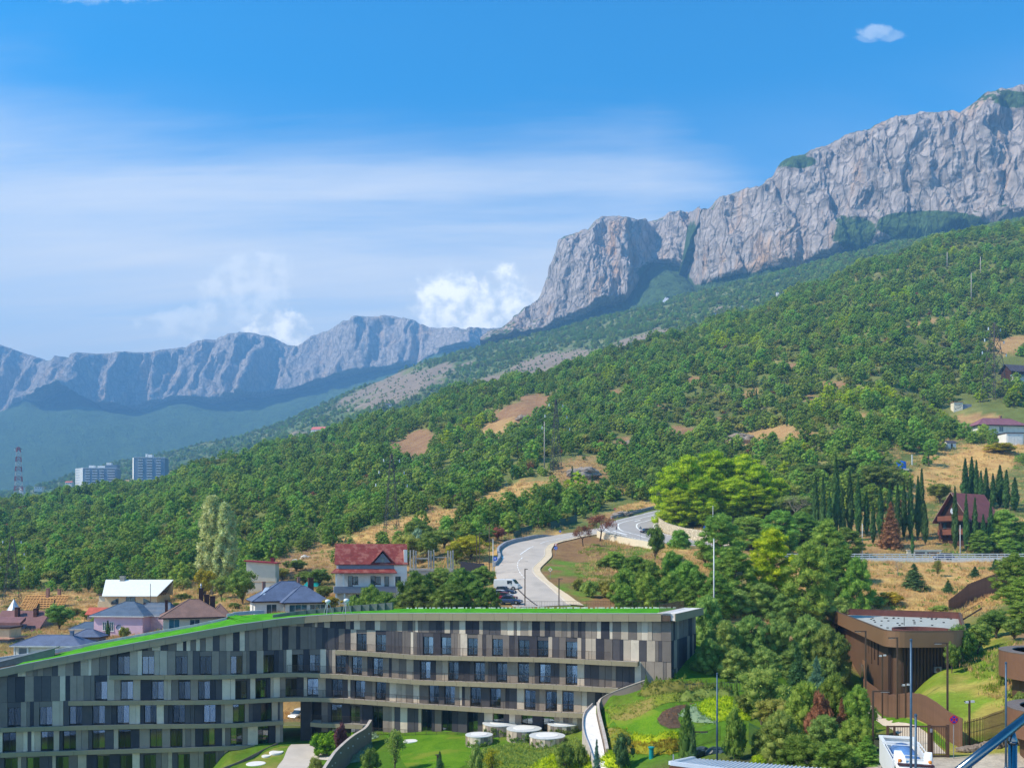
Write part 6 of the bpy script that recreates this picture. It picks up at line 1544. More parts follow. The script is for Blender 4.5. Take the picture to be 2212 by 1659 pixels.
 h.box('tower_wall', -2.6, 2.4, -6.2, -3.0, -3, 4.0, WALLG); mb = MB(); p = [(-4.0, -7.0, 4.6), (3.6, -7.0, 4.6), (2.6, -3.6, 5.6), (-2.6, -3.6, 5.6)]; mb.hexa([(a, b_, c - .7) for a, b_, c in p] + p); mb.build('tower_roof', MAROON, h.e)
 h.chimney(-1.2, -1.0, 5.0, 7.4, .8, CHIM); h.chimney(2.9, -.6, 5.2, 7.2, .8, CHIM)
 h.win('R', -4.6, 1.2, 1.2, 1.4, 2.4, PANED); h.win('F', 4.0, 1.0, 1.1, 1.3, -3.0); h.win('F', -3.9, 1.0, 1.0, 1.3, -3.0)
 mb = MB(); p = [(.4, -9.4, 1.5), (4.6, -9.0, 1.3), (4.8, -7.2, 2.0), (.8, -7.4, 2.3)]; mb.hexa([(a, b_, c - .2) for a, b_, c in p] + p); mb.build('red_canopy', mat('red_canopy_sheet', srgb(178, 84, 92), .6), h.e)
 for x in (.8, 4.4): h.box('canopy_post', x - .06, x + .06, -8.9, -8.8, -3, 1.4, TRIM)
 h.hip(4.6, 7.0, -7.2, -5.0, 1.7, 1.5, MAROON, .25, 0); h.box('porch_wall', 4.7, 6.9, -7.1, -5.1, -3, 1.5, WALLC)
 # 8 low grey house in the corner
 h = House('corner_house', 'grey corner house with tan slab roof at the left picture edge', 12, 172, 1412, 0)
 h.box('wall', -6, 2.0, -2.5, 3, -3, 2.8, WALLG); h.box('slab_roof', -6.4, 2.6, -3.2, 3.4, 3.0, 3.25, mat('tan_roof', srgb(188, 140, 116), .8)); h.box('upper_wall', -6, 1.4, -1.2, 3, 3.25, 5.0, WALLS); h.box('upper_eaves', -6.2, 1.7, -1.6, 3.2, 5.0, 5.3, TRIM)
 h.win('F', -1.6, 1.0, .8, .9, -2.5)
 # 9 house under construction: open roof battens
 h = House('battened_roof_house', 'unfinished house with open orange roof battens and silver turret', 100, 226, 1344, -.06)
 h.box('wall', -5.2, 5.2, -3.2, 4.2, -3, 2.6, mat('mauve_render', srgb(150, 118, 116), .85))
 WOOD = mat('fresh_roof_timber', srgb(214, 158, 92), .8, var=.15, scale=2)
 DK = mat('roof_felt_dark', srgb(92, 60, 40), .9)
 def batten_slope(A, B, C, D, nr, nb):
  A, B, C, D = [Vector(p) for p in (A, B, C, D)]
  mb = MB(); n = (B - A).cross(D - A).normalized() * .12; mb.hexa([tuple(p - n * 2.2) for p in (A, B, C, D)] + [tuple(p - n * 1.4) for p in (A, B, C, D)]); mb.build('roof_felt', DK, h.e)
  for k in range(nr + 1): mb = MB(); mb.bar(A.lerp(D, k / nr), B.lerp(C, k / nr), .20, .07, tuple(n)); mb.build('batten', WOOD, h.e)
  for k in range(nb + 1): mb = MB(); mb.bar(A.lerp(B, k / nb) - n * .6, D.lerp(C, k / nb) - n * .6, .12, .1, tuple(n)); mb.build('rafter', WOOD, h.e)
 batten_slope((-5.6, -3.8, 2.4), (5.6, -3.8, 2.4), (5.6, .5, 6.8), (-5.6, .5, 6.8), 12, 14)
 batten_slope((1.6, -5.8, .6), (4.4, -5.8, .6), (2.4, -.6, 6.2), (-1.2, -.6, 6.2), 13, 4)
 batten_slope((-2.6, -4.6, 3.6), (-.2, -4.6, 3.6), (-1.0, -1.6, 5.4), (-3.2, -1.6, 5.4), 6, 4)
 h.box('dormer_wall', -2.4, .0, -4.3, -2.0, 2.2, 3.5, mat('mauve_render', srgb(150, 118, 116), .85))
 h.chimney(.2, .4, 5.4, 8.6, .7, CHIML); h.chimney(2.9, .9, 5.6, 8.4, .65, CHIML)
 mb = MB(); mb.lathe([(1.75, 3.0), (1.75, 3.1), (.05, 6.1)], 10, (-5.6, -4.6, 0)); mb.build('turret_roof', mat('silver_sheet', srgb(196, 198, 200), .4, .4), h.e); mb = MB(); mb.lathe([(1.3, -3), (1.3, 3.0)], 10, (-5.6, -4.6, 0)); mb.build('turret_wall', mat('mauve_render', srgb(150, 118, 116), .85), h.e)
 # 10 low white house with slate roof just behind the turf
 h = House('low_slate_house', 'low white house with long slate-blue roof and arched porch', 100, 146, 1420, -.04)
 h.box('wall', -4.2, 6.0, -1.6, 3.0, -3, 2.2, WALLW); h.hip(-4.2, 6.5, -1.8, 3.2, 2.2, 1.5, SLATE, .6, 5.5, trim=TRIMW)
 h.win('F', -2.9, .2, 1.5, 1.6, -1.6, PANED, TRIMW, 0, 'porch_opening'); h.win('F', 1.2, .7, 1.5, .7, -1.6, PANED, TRIMW, 2); h.chimney(4.0, .6, 2.8, 4.3, .5, mat('slate_flue', srgb(110, 124, 146), .6))
 for x in (-4.1, -1.9): h.box('porch_pillar', x - .12, x + .12, -2.1, -1.86, -3, 2.0, TRIMW)
 h = House('pavilion', 'small white pavilion with blue-grey hipped roof on the village slope', 195, 176, 1374, .1); h.box('wall', -2.6, 3.0, -1.6, 2, -3, 1.7, WALLW); h.hip(-2.8, 3.2, -1.8, 2.2, 1.7, 1.2, BLUEM, .5, 2.2, trim=TRIMW); h.win('F', .6, .2, .9, 1.2, -1.6)
 h = House('pavilion', 'lower small pavilion with dark blue hipped roof behind the turf edge', 190, 158, 1392, .05); h.box('wall', -2.2, 2.4, -1.5, 2, -3, 1.5, WALLG); h.hip(-2.2, 2.4, -1.5, 2.0, 1.5, 1.3, SLATE, .4, 1.0); h.win('F', .4, .1, 1.0, 1.1, -1.5)
 h = House('tiled_shed', 'small shed with red tiled roof on the dry slope', 212, 205, 1332, -.1, 'shed'); h.box('wall', -1.9, 2.0, -1.2, 1.6, -3, 1.0, WALLG); h.gable(-1.9, 2.0, -1.2, 1.6, 1.0, 1.2, REDT, .4, 'x', wall=WALLG); h.win('F', 0, -.6, .8, .9, -1.2)
 # teal bus-shelter like kiosk
 h = House('garden_kiosk', 'teal roofed garden kiosk with glass front beyond the slate roof', 674, 201, 1282, -.1, 'kiosk'); h.box('back_wall', -1.4, 1.4, 1.0, 1.1, -1, 2.0, mat('aqua_panel', srgb(130, 190, 196), .5)); h.box('side_panel', -1.45, -1.35, -.9, 1.0, -1, 1.9, mat('aqua_panel', srgb(130, 190, 196), .5))
 mb = MB(); p = [(-1.7, -1.3, 1.7), (1.7, -1.3, 1.7), (1.7, 1.4, 2.6), (-1.7, 1.4, 2.6)]; mb.hexa([(a, b_, c - .1) for a, b_, c in p] + p); mb.build('sloped_roof', TEAL, h.e)
 for x in (-1.35, 1.35): h.box('post', x - .05, x + .05, -.9, -.8, -1, 1.6, WHITEP)
 # concrete shell of a house
 h = House('concrete_shell', 'bare concrete columns of an unfinished building by the slip road', 934, 196, 1226, .08, 'building')
 CC = mat('raw_concrete', srgb(176, 170, 160), .9, var=.1); k = 196 / FPX
 h.box('floor_slab', -5.0, 4.8, -2.4, 3.5, -.6, -.2, CC); h.box('base_wall', -5.0, 4.8, -2.3, -2.1, -3.5, -.6, CC)
 for x in (-4.8, -4.1, -3.6, -.8, -.3, .3, 3.4, 4.0, 4.5):
  o = h.box('column', x - .16, x + .16, -2.2 + (x * 7 % 3) * .3, -1.85 + (x * 7 % 3) * .3, -.2, 3.7 + (x * 13 % 1) * .3, CC)
  for q in (-.08, .08): h.box('rebar', x + q - .02, x + q + .02, -2.0 + (x * 7 % 3) * .3, -1.96 + (x * 7 % 3) * .3, 3.7, 4.3, TRIM, o)
 h.box('beam', -3.4, -.9, -1.6, -1.3, 1.9, 2.2, CC); h.box('beam', .5, 3.2, -1.6, -1.35, 2.2, 2.4, CC)
 for a, b_ in (((1.2, -2.3, -.2), (3.0, -1.8, 2.3)), ((2.4, -2.2, -.2), (2.9, -1.8, 2.2)), ((3.2, -2.4, -.2), (2.9, -1.9, 2.3)), ((-3, -2.3, -.1), (1, -2.4, .1))): mb = MB(); mb.bar(a, b_, .1); mb.build('timber_prop', WOOD, h.e)
 for (x, y) in ((-4.2, -4), (0, -4), (4, -4)): h.box('lower_column', x - .15, x + .15, -2.6, -2.35, -3.5, -.6, CC)
 picket_fence([(px_x(996, 190), 190, px_z(1228, 190)), (px_x(1046, 186), 186, px_z(1226, 186))], lambda t: 3.3, .42, .03, mat('black_netting', srgb(44, 44, 52), .8), 'black netted site fence beside the slip road', name='site_fence', solid=True, zfun=gz, piece='fence_panel')
build_village()
# ------------------------------------------------------------------ roads, barriers, signs, vehicles
ASPH = mat('pale_asphalt', srgb(184, 172, 158), .9, var=.09, scale=.25, fine=6, bumps=.15, stain=(srgb(150, 142, 132), .45))
ASPH2 = mat('grey_asphalt', srgb(164, 158, 152), .9, var=.06, scale=.25, fine=6, bumps=.15)
WLINE = mat('road_marking_white', srgb(232, 230, 224), .7)
PAVE = mat('sandy_pavement', srgb(214, 192, 158), .9, var=.08, scale=.5, fine=8, bumps=.15)
KERB = mat('kerb_concrete', srgb(204, 194, 178), .85)
def edge3(px, n):
 w = [hit(u, v, 130) for u, v in px]
 c = crom([tuple(p) for p in w], n); c[:, 2] = ground(c[:, 0], c[:, 1]); return c
def strip(name, A, B, m, dz, nc=6, kind='structure', lab=None, cat=None, parent=None, t0=0.0, t1=1.0):
 n = len(A); T = np.linspace(t0, t1, nc + 1)
 G = A[None] * (1 - T[:, None, None]) + B[None] * T[:, None, None]
 z = ground(G[..., 0].ravel(), G[..., 1].ravel()).reshape(G.shape[:2])
 # a road lies level across: share height over the width
 G[..., 2] = z + dz
 me = mesh_np(name, G.reshape(-1, 3), grid_faces(nc + 1, n), m, smooth=True)
 if me.polygons[0].normal.z < 0: me.flip_normals()
 o = bpy.data.objects.new(name, me); link(o, parent)
 if parent is None: tag(o, lab, cat, kind=kind)
 return o
def wallrun(name, C, w, h, m, lab, cat='wall', drop=.6, group=None, dz=0.0):
 C = np.asarray(C); e = empty(name, tuple(C[0]), 0, lab, cat, group); n = len(C)
 d = np.gradient(C, axis=0); s = np.stack([-d[:, 1], d[:, 0], d[:, 2] * 0], 1); s /= np.linalg.norm(s, axis=1)[:, None] + 1e-9
 A, B = C - s * w / 2 - C[0], C + s * w / 2 - C[0]
 hh = h if not callable(h) else np.array([h(i / (n - 1)) for i in range(n)])
 hh = np.broadcast_to(hh, (n,))
 mb = MB()
 for i in range(n - 1):
  lo = [(*A[i, :2], A[i, 2] - drop), (*B[i, :2], B[i, 2] - drop), (*B[i + 1, :2], B[i + 1, 2] - drop), (*A[i + 1, :2], A[i + 1, 2] - drop)]
  hi = [(*A[i, :2], A[i, 2] + hh[i] + dz), (*B[i, :2], B[i, 2] + hh[i] + dz), (*B[i + 1, :2], B[i + 1, 2] + hh[i + 1] + dz), (*A[i + 1, :2], A[i + 1, 2] + hh[i + 1] + dz)]
  mb.hexa(lo + hi)
 mb.build('wall_body', m, e)
 return e, C, s, hh
LE = edge3([(1110, 1312), (1085, 1275), (1070, 1240), (1072, 1215), (1077, 1196), (1092, 1181), (1116, 1172), (1158, 1164), (1215, 1154), (1262, 1147), (1300, 1139)], 90)
RE = edge3([(1232, 1308), (1204, 1284), (1177, 1260), (1156, 1243), (1151, 1228), (1164, 1215), (1176, 1201), (1178, 1186), (1192, 1174.5), (1240, 1163), (1306, 1150)], 90)
PE = edge3([(1262, 1310), (1228, 1287), (1200, 1268), (1178, 1249), (1167, 1231), (1180, 1216), (1192, 1203), (1192, 1187), (1206, 1174), (1248, 1163.5), (1310, 1151.5)], 90)
strip('road', LE, RE, ASPH, .10, 8, lab='pale slip road curving down behind the hotel', cat='road')
strip('pavement', RE, PE, PAVE, .22, 3, lab='sandy pavement along the inside of the slip road', cat='pavement')
wallrun('kerb', RE, .16, .26, KERB, 'pale kerb along the inside of the slip road', 'kerb')[0]['kind'] = 'structure'
mark = empty('road_marking', (0, 0, 0), 0, 'white edge and centre lines painted on the slip road', 'road marking'); mark['kind'] = 'structure'
strip('centre_line', LE[44:58], RE[44:58], WLINE, .135, 1, parent=mark, t0=.47, t1=.492)
for a in range(16, 43, 3): strip('centre_dash', LE[a:a + 3], RE[a:a + 3], WLINE, .135, 1, parent=mark, t0=.585, t1=.605)
strip('edge_line', LE[62:86], RE[62:86], WLINE, .135, 1, parent=mark, t0=.5, t1=.53)
mb = MB(); q = hit(1086.5, 1206); mb.add([(q.x - .15, q.y - 1.6, gz(q.x, q.y - 1.6) + .15), (q.x + .15, q.y - 1.6, gz(q.x, q.y - 1.6) + .15), (q.x + .15, q.y + .6, gz(q.x, q.y + .6) + .15), (q.x - .15, q.y + .6, gz(q.x, q.y + .6) + .15)], [(0, 1, 2, 3)]); mb.add([(q.x - .45, q.y + .6, gz(q.x, q.y + .6) + .15), (q.x + .45, q.y + .6, gz(q.x, q.y + .6) + .15), (q.x, q.y + 2.4, gz(q.x, q.y + 2.4) + .15)], None, [(0, 1, 2)]); mb.build('arrow_mark', WLINE, mark)
for i, (u0, v0, u1, v1) in enumerate([(1073, 1217, 1140, 1213.5), (1062, 1239, 1120, 1236), (1070, 1255, 1126, 1252.5)]):    # tar seams
 mb = MB(); a, b_ = hit(u0, v0), hit(u1, v1); mb.bar(a + Vector((0, 0, .11)), b_ + Vector((0, 0, .13)), .14, .05); mb.build('tar_seam', mat('tar', srgb(96, 92, 88), .8), mark)
DR = edge3([(1091, 1251), (1120, 1275), (1160, 1309)], 20); wallrun('drain_channel', DR, .22, .17, mat('drain_grating', srgb(66, 62, 60), .7), 'dark drain line between slip road and parking bay', 'drain')
# concrete barrier on the outside of the bend
BE = edge3([(1068, 1224), (1079, 1208), (1076, 1192), (1089, 1180), (1114, 1171), (1157, 1162.5), (1200, 1156)], 40); wallrun('road_barrier', BE, .55, lambda t: .95 * min(1, 6 * (1 - t)) , mat('barrier_concrete', srgb(150, 152, 156), .85), 'grey concrete barrier round the outside of the slip road bend', 'barrier')
# main road: hairpin and viaduct
HA = edge3([(1640, 1191), (1567, 1186), (1480, 1178), (1389, 1169), (1352, 1161), (1307, 1150), (1296, 1141), (1303, 1132), (1356, 1118), (1426, 1102.5), (1500, 1092)], 90)
HB = edge3([(1640, 1184), (1577, 1180), (1489, 1166), (1454, 1158), (1430, 1150), (1421, 1142), (1420, 1135.5), (1425, 1130), (1434, 1126), (1452, 1120), (1520, 1111)], 90)
strip('main_road', HA, HB, ASPH2, .12, 8, lab='grey main road sweeping round the hairpin', cat='road')
mk = empty('road_marking', (0, 0, 0), 0, 'white lane lines painted round the hairpin', 'road marking'); mk['kind'] = 'structure'
strip('lane_line', HA[30:88], HB[30:88], WLINE, .155, 1, parent=mk, t0=.30, t1=.325); strip('lane_line', HA[30:88], HB[30:88], WLINE, .155, 1, parent=mk, t0=.62, t1=.645)
strip('edge_line', HA[20:88], HB[20:88], WLINE, .155, 1, parent=mk, t0=.06, t1=.08); strip('edge_line', HA[2:80], HB[2:80], WLINE, .155, 1, parent=mk, t0=.93, t1=.95)
for a in (66, 76): strip('lane_arrow', HA[a:a + 4], HB[a:a + 4], WLINE, .156, 1, parent=mk, t0=.45, t1=.49)
strip('stop_line', HA[38:46], HB[38:46], WLINE, .156, 1, parent=mk, t0=.14, t1=.19)
for a in range(1, 18, 2): strip('kerb_block', HA[a:a + 2], HB[a:a + 2], WLINE, .30, 1, parent=mk, t0=.84, t1=.92)
def stone_mat():
 m, b, out = new_mat('rubble_stone')
 tc = b.n('ShaderNodeTexCoord'); v = tc.outputs['Object']
 vo = b.n('ShaderNodeTexVoronoi', feature='DISTANCE_TO_EDGE'); vo.inputs['Scale'].default_value = 2.2; b.link(v, vo.inputs['Vector'])
 vc = b.n('ShaderNodeTexVoronoi'); vc.inputs['Scale'].default_value = 2.2; b.link(v, vc.inputs['Vector'])
 sp = b.n('ShaderNodeSeparateColor'); b.link(vc.outputs['Color'], sp.inputs[0])
 c = b.mix(sp.outputs[0], srgb(196, 180, 150), srgb(228, 214, 186)); c = b.mix(b.ss(vo.outputs[0], .09, .02), c, srgb(150, 134, 110))
 principled(b, out, c, .9, 0, .2, bump(b, b.ss(vo.outputs[0], 0, .12), .7, .12))
 return m
STONE = stone_mat()
SW = edge3([(1446, 1120), (1437, 1125), (1427, 1131), (1424, 1136), (1427, 1142), (1436, 1149), (1457, 1157), (1491, 1165), (1577, 1179)], 40)
wallrun('stone_wall', SW, .6, lambda t: .3 + 2.6 * min(1, t * 5), STONE, 'curved pale stone wall holding the pine knoll inside the hairpin', dz=0)
SW2 = edge3([(1292, 1160), (1320, 1168), (1360, 1177), (1400, 1184), (1418, 1187)], 24); wallrun('stone_wall', SW2, .8, 1.7, mat('cut_stone', srgb(218, 204, 176), .85, var=.08), 'straight pale retaining wall on the bank below the hairpin', drop=2.0)
SW3 = edge3([(1520, 1196), (1560, 1199), (1600, 1200)], 12); wallrun('stone_wall', SW3, .6, 1.2, STONE, 'stone wall below the main road beside the big pines', drop=4)
TOPB = edge3([(1320, 1121), (1360, 1112), (1420, 1098), (1470, 1090)], 24); wallrun('road_barrier', TOPB, .5, .9, mat('barrier_concrete', srgb(150, 152, 156), .85), 'long grey barrier above the hairpin', 'barrier')
def guardrail(C, h, st, lab, beams=3, m=None, bh=.22, name='guardrail'):
 m = m or mat('galvanised_rail', srgb(206, 208, 208), .45, .4); C = np.asarray(C); e = empty(name, tuple(C[0]), 0, lab, 'guardrail'); o = C[0]
 L = np.concatenate([[0], np.cumsum(np.linalg.norm(np.diff(C, axis=0), axis=1))]); n = int(L[-1] / st); post = MB(); post.box(-.07, .07, -.07, .07, -.4, h); pm = post.mesh('post', m)
 for k in range(n + 1):
  p = np.array([np.interp(k * st, L, C[:, j]) for j in range(3)]) - o; q = bpy.data.objects.new('post', pm); link(q, e); q.location = p
 for b_ in range(beams):
  z = h - .14 - b_ * (h - .3) / max(1, beams - .4); mb = MB()
  for a, c in zip(C[:-1], C[1:]): mb.bar(a - o + [0, -.1, z], c - o + [0, -.1, z], .05, bh)
  mb.build('beam', m, e)
 return e
VA = np.array([(px_x(u, 206), 206.0, 0) for u in np.linspace(1700, 2330, 40)]); VA[:, 1] += .004 * (VA[:, 0] - 60); VA[:, 2] = -1.35
VB = VA + [0, 10.5, .35]
strip_o = mesh_np('viaduct', np.concatenate([VA, VB]), grid_faces(2, 40), ASPH2); o = bpy.data.objects.new('main_road', strip_o); link(o); tag(o, 'straight stretch of main road behind the long guardrail', 'road', kind='structure'); strip_o.transform(Matrix.Translation((0, 0, .25)))
wallrun('road_edge_beam', VA + [0, -.2, .0], .6, .35, mat('edge_concrete', srgb(216, 210, 198), .85), 'pale concrete edge beam under the long guardrail', 'edge beam', drop=.75)
guardrail(VA + [0, .05, .30], 1.55, 1.75, 'long galvanised guardrail along the main road above the dry bank', 3)
guardrail(VB + [0, .6, .0], 1.0, 3.5, 'white guardrail on the far side of the main road', 2, WHITEP)
guardrail(edge3([(1304, 1151), (1352, 1163.5), (1390, 1171.5), (1440, 1176)], 20), .85, 1.9, 'low pale railing on the outer edge of the hairpin', 2, bh=.09)
guardrail(edge3([(1337, 1119), (1362, 1111), (1385, 1106)], 12), 1.0, 2.5, 'blue-grey crash barrier lying by the gravel heap above the hairpin', 1, mat('blue_grey_rail', srgb(96, 112, 128), .5, .3), bh=.5)
# green mesh fences near the junction
picket_fence([hit(1190, 1143), hit(1215, 1136), hit(1247, 1127)], 2.2, .5, .04, mat('green_mesh_paint', srgb(28, 84, 78), .5, .2), 'green mesh fence climbing beside the road junction', zfun=gz, solid=True, piece='mesh_panel')
picket_fence([hit(1110, 1163), hit(1128, 1152), hit(1150, 1146)], 1.6, .5, .04, mat('green_mesh_paint', srgb(28, 84, 78), .5, .2), 'second green mesh fence among the roadside bushes', zfun=gz, solid=True, piece='mesh_panel')
def gbase(u, v): return hit(u, v, 130)
# signs
RED = mat('sign_red', srgb(196, 36, 40), .5); BLUE = mat('sign_blue', srgb(20, 84, 190), .5); GREYS = mat('sign_grey_back', srgb(140, 142, 146), .5, .3); YEL = mat('sign_yellow', srgb(226, 160, 30), .5)
def sign(base, h, plates, lab, name='road_sign', cat='road sign', r=.035, rot=0.0):
 e = empty(name, base, rot, lab, cat, 'road signs'); mb = MB(); mb.tube([(0, 0, -.3), (0, 0, h)], r, 8); mb.build('post', GREYS, e)
 for kind, z, s in plates:
  def flat(poly, m, y, nm, par):
   mb = MB(); n = len(poly); v = [(x, y, zz + z) for x, zz in poly] + [(x, y + .012, zz + z) for x, zz in poly]
   mb.add(v, [(i, (i + 1) % n, n + (i + 1) % n, n + i) for i in range(n)], None, [list(range(n)), list(range(n, 2 * n))[::-1]]); return mb.build(nm, m, par)
  ring = lambda rr, n=28: [(rr * math.cos(2 * math.pi * k / n), rr * math.sin(2 * math.pi * k / n)) for k in range(n)]
  tri = lambda rr, up=1: [(0, up * rr), (-.866 * rr * up, -.5 * rr * up), (.866 * rr * up, -.5 * rr * up)]
  if kind == 'yield': p = flat(tri(s, -1), RED, -.06, 'yield_plate', e); flat(tri(s * .62, -1), WLINE, -.075, 'yield_face', p)
  elif kind == 'tri_back': flat(tri(s), GREYS, -.06, 'triangle_plate', e)
  elif kind == 'blue':
   p = flat(ring(s), BLUE, -.06, 'blue_plate', e)
   for k in range(3):   # three chasing arrows
    a0 = k * 2.094 + .2; arc = [(s * .62 * math.cos(a0 + t * .25), s * .62 * math.sin(a0 + t * .25)) for t in range(6)]; arc2 = [(s * .44 * math.cos(a0 + t * .25), s * .44 * math.sin(a0 + t * .25)) for t in range(5, -1, -1)]; flat(arc + arc2, WLINE, -.075, 'arrow', p)
    a1 = a0 + 1.25; flat([(s * .76 * math.cos(a1), s * .76 * math.sin(a1)), (s * .53 * math.cos(a1 + .42), s * .53 * math.sin(a1 + .42)), (s * .3 * math.cos(a1), s * .3 * math.sin(a1))], WLINE, -.075, 'arrow_head', p)
  elif kind == 'diamond': p = flat([(0, s), (-s, 0), (0, -s), (s, 0)], WLINE, -.06, 'diamond_plate', e); flat([(0, s * .6), (-s * .6, 0), (0, -s * .6), (s * .6, 0)], YEL, -.075, 'diamond_face', p)
  elif kind == 'nostop':
   p = flat(ring(s, 40), RED, -.06, 'round_plate', e); flat(ring(s * .8, 40), mat('sign_ultramarine', srgb(44, 44, 160), .5), -.075, 'blue_face', p)
   for sg in (-1, 1): d = s * .60; w = s * .09; flat([(-d - w, sg * -d + w * sg), (-d + w, sg * -d - w * sg), (d + w, sg * d - w * sg), (d - w, sg * d + w * sg)] if sg > 0 else [(-d - w, d - w), (-d + w, d + w), (d + w, -d + w), (d - w, -d - w)], RED, -.088, 'cross_bar', p)
  elif kind == 'noentry': p = flat(ring(s), RED, -.06, 'round_plate', e); flat([(-s * .6, -s * .14), (s * .6, -s * .14), (s * .6, s * .14), (-s * .6, s * .14)], WLINE, -.075, 'white_bar', p)
  elif kind == 'plate': flat([(-s, -s * .6), (s, -s * .6), (s, s * .6), (-s, s * .6)], BLUE, -.06, 'blue_plate', e)
  elif kind == 'post': flat([(-s * .35, -s), (s * .35, -s), (s * .35, s), (-s * .35, s)], mat('sign_dark', srgb(60, 60, 66), .6), -.06, 'dark_plate', e)
  elif kind == 'arrowdisc': p = flat(ring(s), BLUE, -.06, 'blue_plate', e); flat([(-s * .1, -s * .5), (s * .1, -s * .5), (s * .1, s * .1), (s * .35, s * .1), (0, s * .6), (-s * .35, s * .1), (-s * .1, s * .1)], WLINE, -.075, 'white_arrow', p)
 return e
p = gbase(1200.5, 1201); k = p.y / FPX; sign(p, 29 * k, [('yield', 24.5 * k, 4.6 * k), ('blue', 17.5 * k, 4.0 * k)], 'give-way sign above a blue roundabout sign on the grass bank')
p = gbase(1188.6, 1250); k = p.y / FPX; sign(p, 23 * k, [('diamond', 20 * k, 4.4 * k)], 'yellow diamond priority road sign beside the pavement')
p = gbase(1383.5, 1170); k = p.y / FPX; sign(p, 34 * k, [('tri_back', 29.5 * k, 4.8 * k)], 'grey back of a triangular sign at the hairpin')
p = gbase(1332, 1159); k = p.y / FPX; sign(p, 22 * k, [('post', 19 * k, 3.2 * k)], 'small dark plate sign beside the low railing')
p = gbase(1447, 1142); k = p.y / FPX; sign(p, 17 * k, [('noentry', 13 * k, 3.2 * k)], 'red round sign at the tip of the stone wall')
p = gbase(1525, 1170); k = p.y / FPX; sign(p, 35 * k, [('plate', 30.5 * k, 5.6 * k)], 'square blue plate sign in front of the bright pines')
p = gbase(1069.5, 1224); k = p.y / FPX; sign(p, 21 * k, [('arrowdisc', 17.5 * k, 4.8 * k)], 'large blue disc sign at the end of the concrete barrier')
p = gbase(1328, 1112); k = p.y / FPX; sign(p, 15 * k, [('noentry', 13 * k, 2.2 * k)], 'small round sign by the gravel heap above the hairpin')
p = gbase(1210, 1152); k = p.y / FPX; sign(p, 8 * k, [('arrowdisc', 4.5 * k, 2.4 * k)], 'low blue disc sign near the junction gate')
LB = mat('lamp_brown_metal', srgb(96, 78, 64), .5, .4)
for u, vb, vt, arm, az, lab in ((1134, 1309, 1228, 6, 0, 'brown lamp standing on the road edge beside the parked cars'), (1207.5, 1309, 1249, 8, 0, 'brown lamp on the pavement below the diamond sign'), (1036, 1222, 1150, 5, 0, 'tall brown lamp by the black site fence, right of the pair'), (1029.5, 1222, 1155, 5, 0, 'tall brown lamp by the black site fence, left of the pair')):
 p = gbase(u, vb) if vb < 1300 else Vector((px_x(u, 151), 151, gz(px_x(u, 151), 151))); k = p.y / FPX; lamp_post(p, px_z(vt, p.y) - p.z, arm * k, az, lab, LB)
for u, vb, vt, m, lab in ((1057, 1241, 1131, LB, 'slim brown pole beside the slip road bend, taller of two'), (1065, 1243, 1165, WHITEP, 'slim pale pole beside the slip road bend'), (1466.5, 1143, 1099, WHITEP, 'pale mast behind the stone wall, left of the blue plate'), (1540, 1157, 1093, WHITEP, 'pale mast behind the stone wall, right of the blue plate'), (1436, 1131, 1115, WHITEP, 'short pale mast at the tip of the stone wall'),
                          (1862.6, 1200, 1132, WHITEP, 'pale lamp mast at the start of the long guardrail'), (2074, 1200, 1135, WHITEP, 'pale lamp mast in front of the timber chalet')):
 p = gbase(u, vb) if u < 1800 else Vector((px_x(u, 217.5), 217.5, -1.0)); k = p.y / FPX; pole(p, px_z(vt, p.y) - p.z, .10, lab, m, 'mast', 'lamp_mast', 'masts along the roads')
x = px_x(1542, 138); pole(Vector((x, 138, gz(x, 138))), px_z(1165, 138) - gz(x, 138), .13, 'very tall white pole beside the hotel roof corner', WHITEP, 'mast', 'tall_pole')
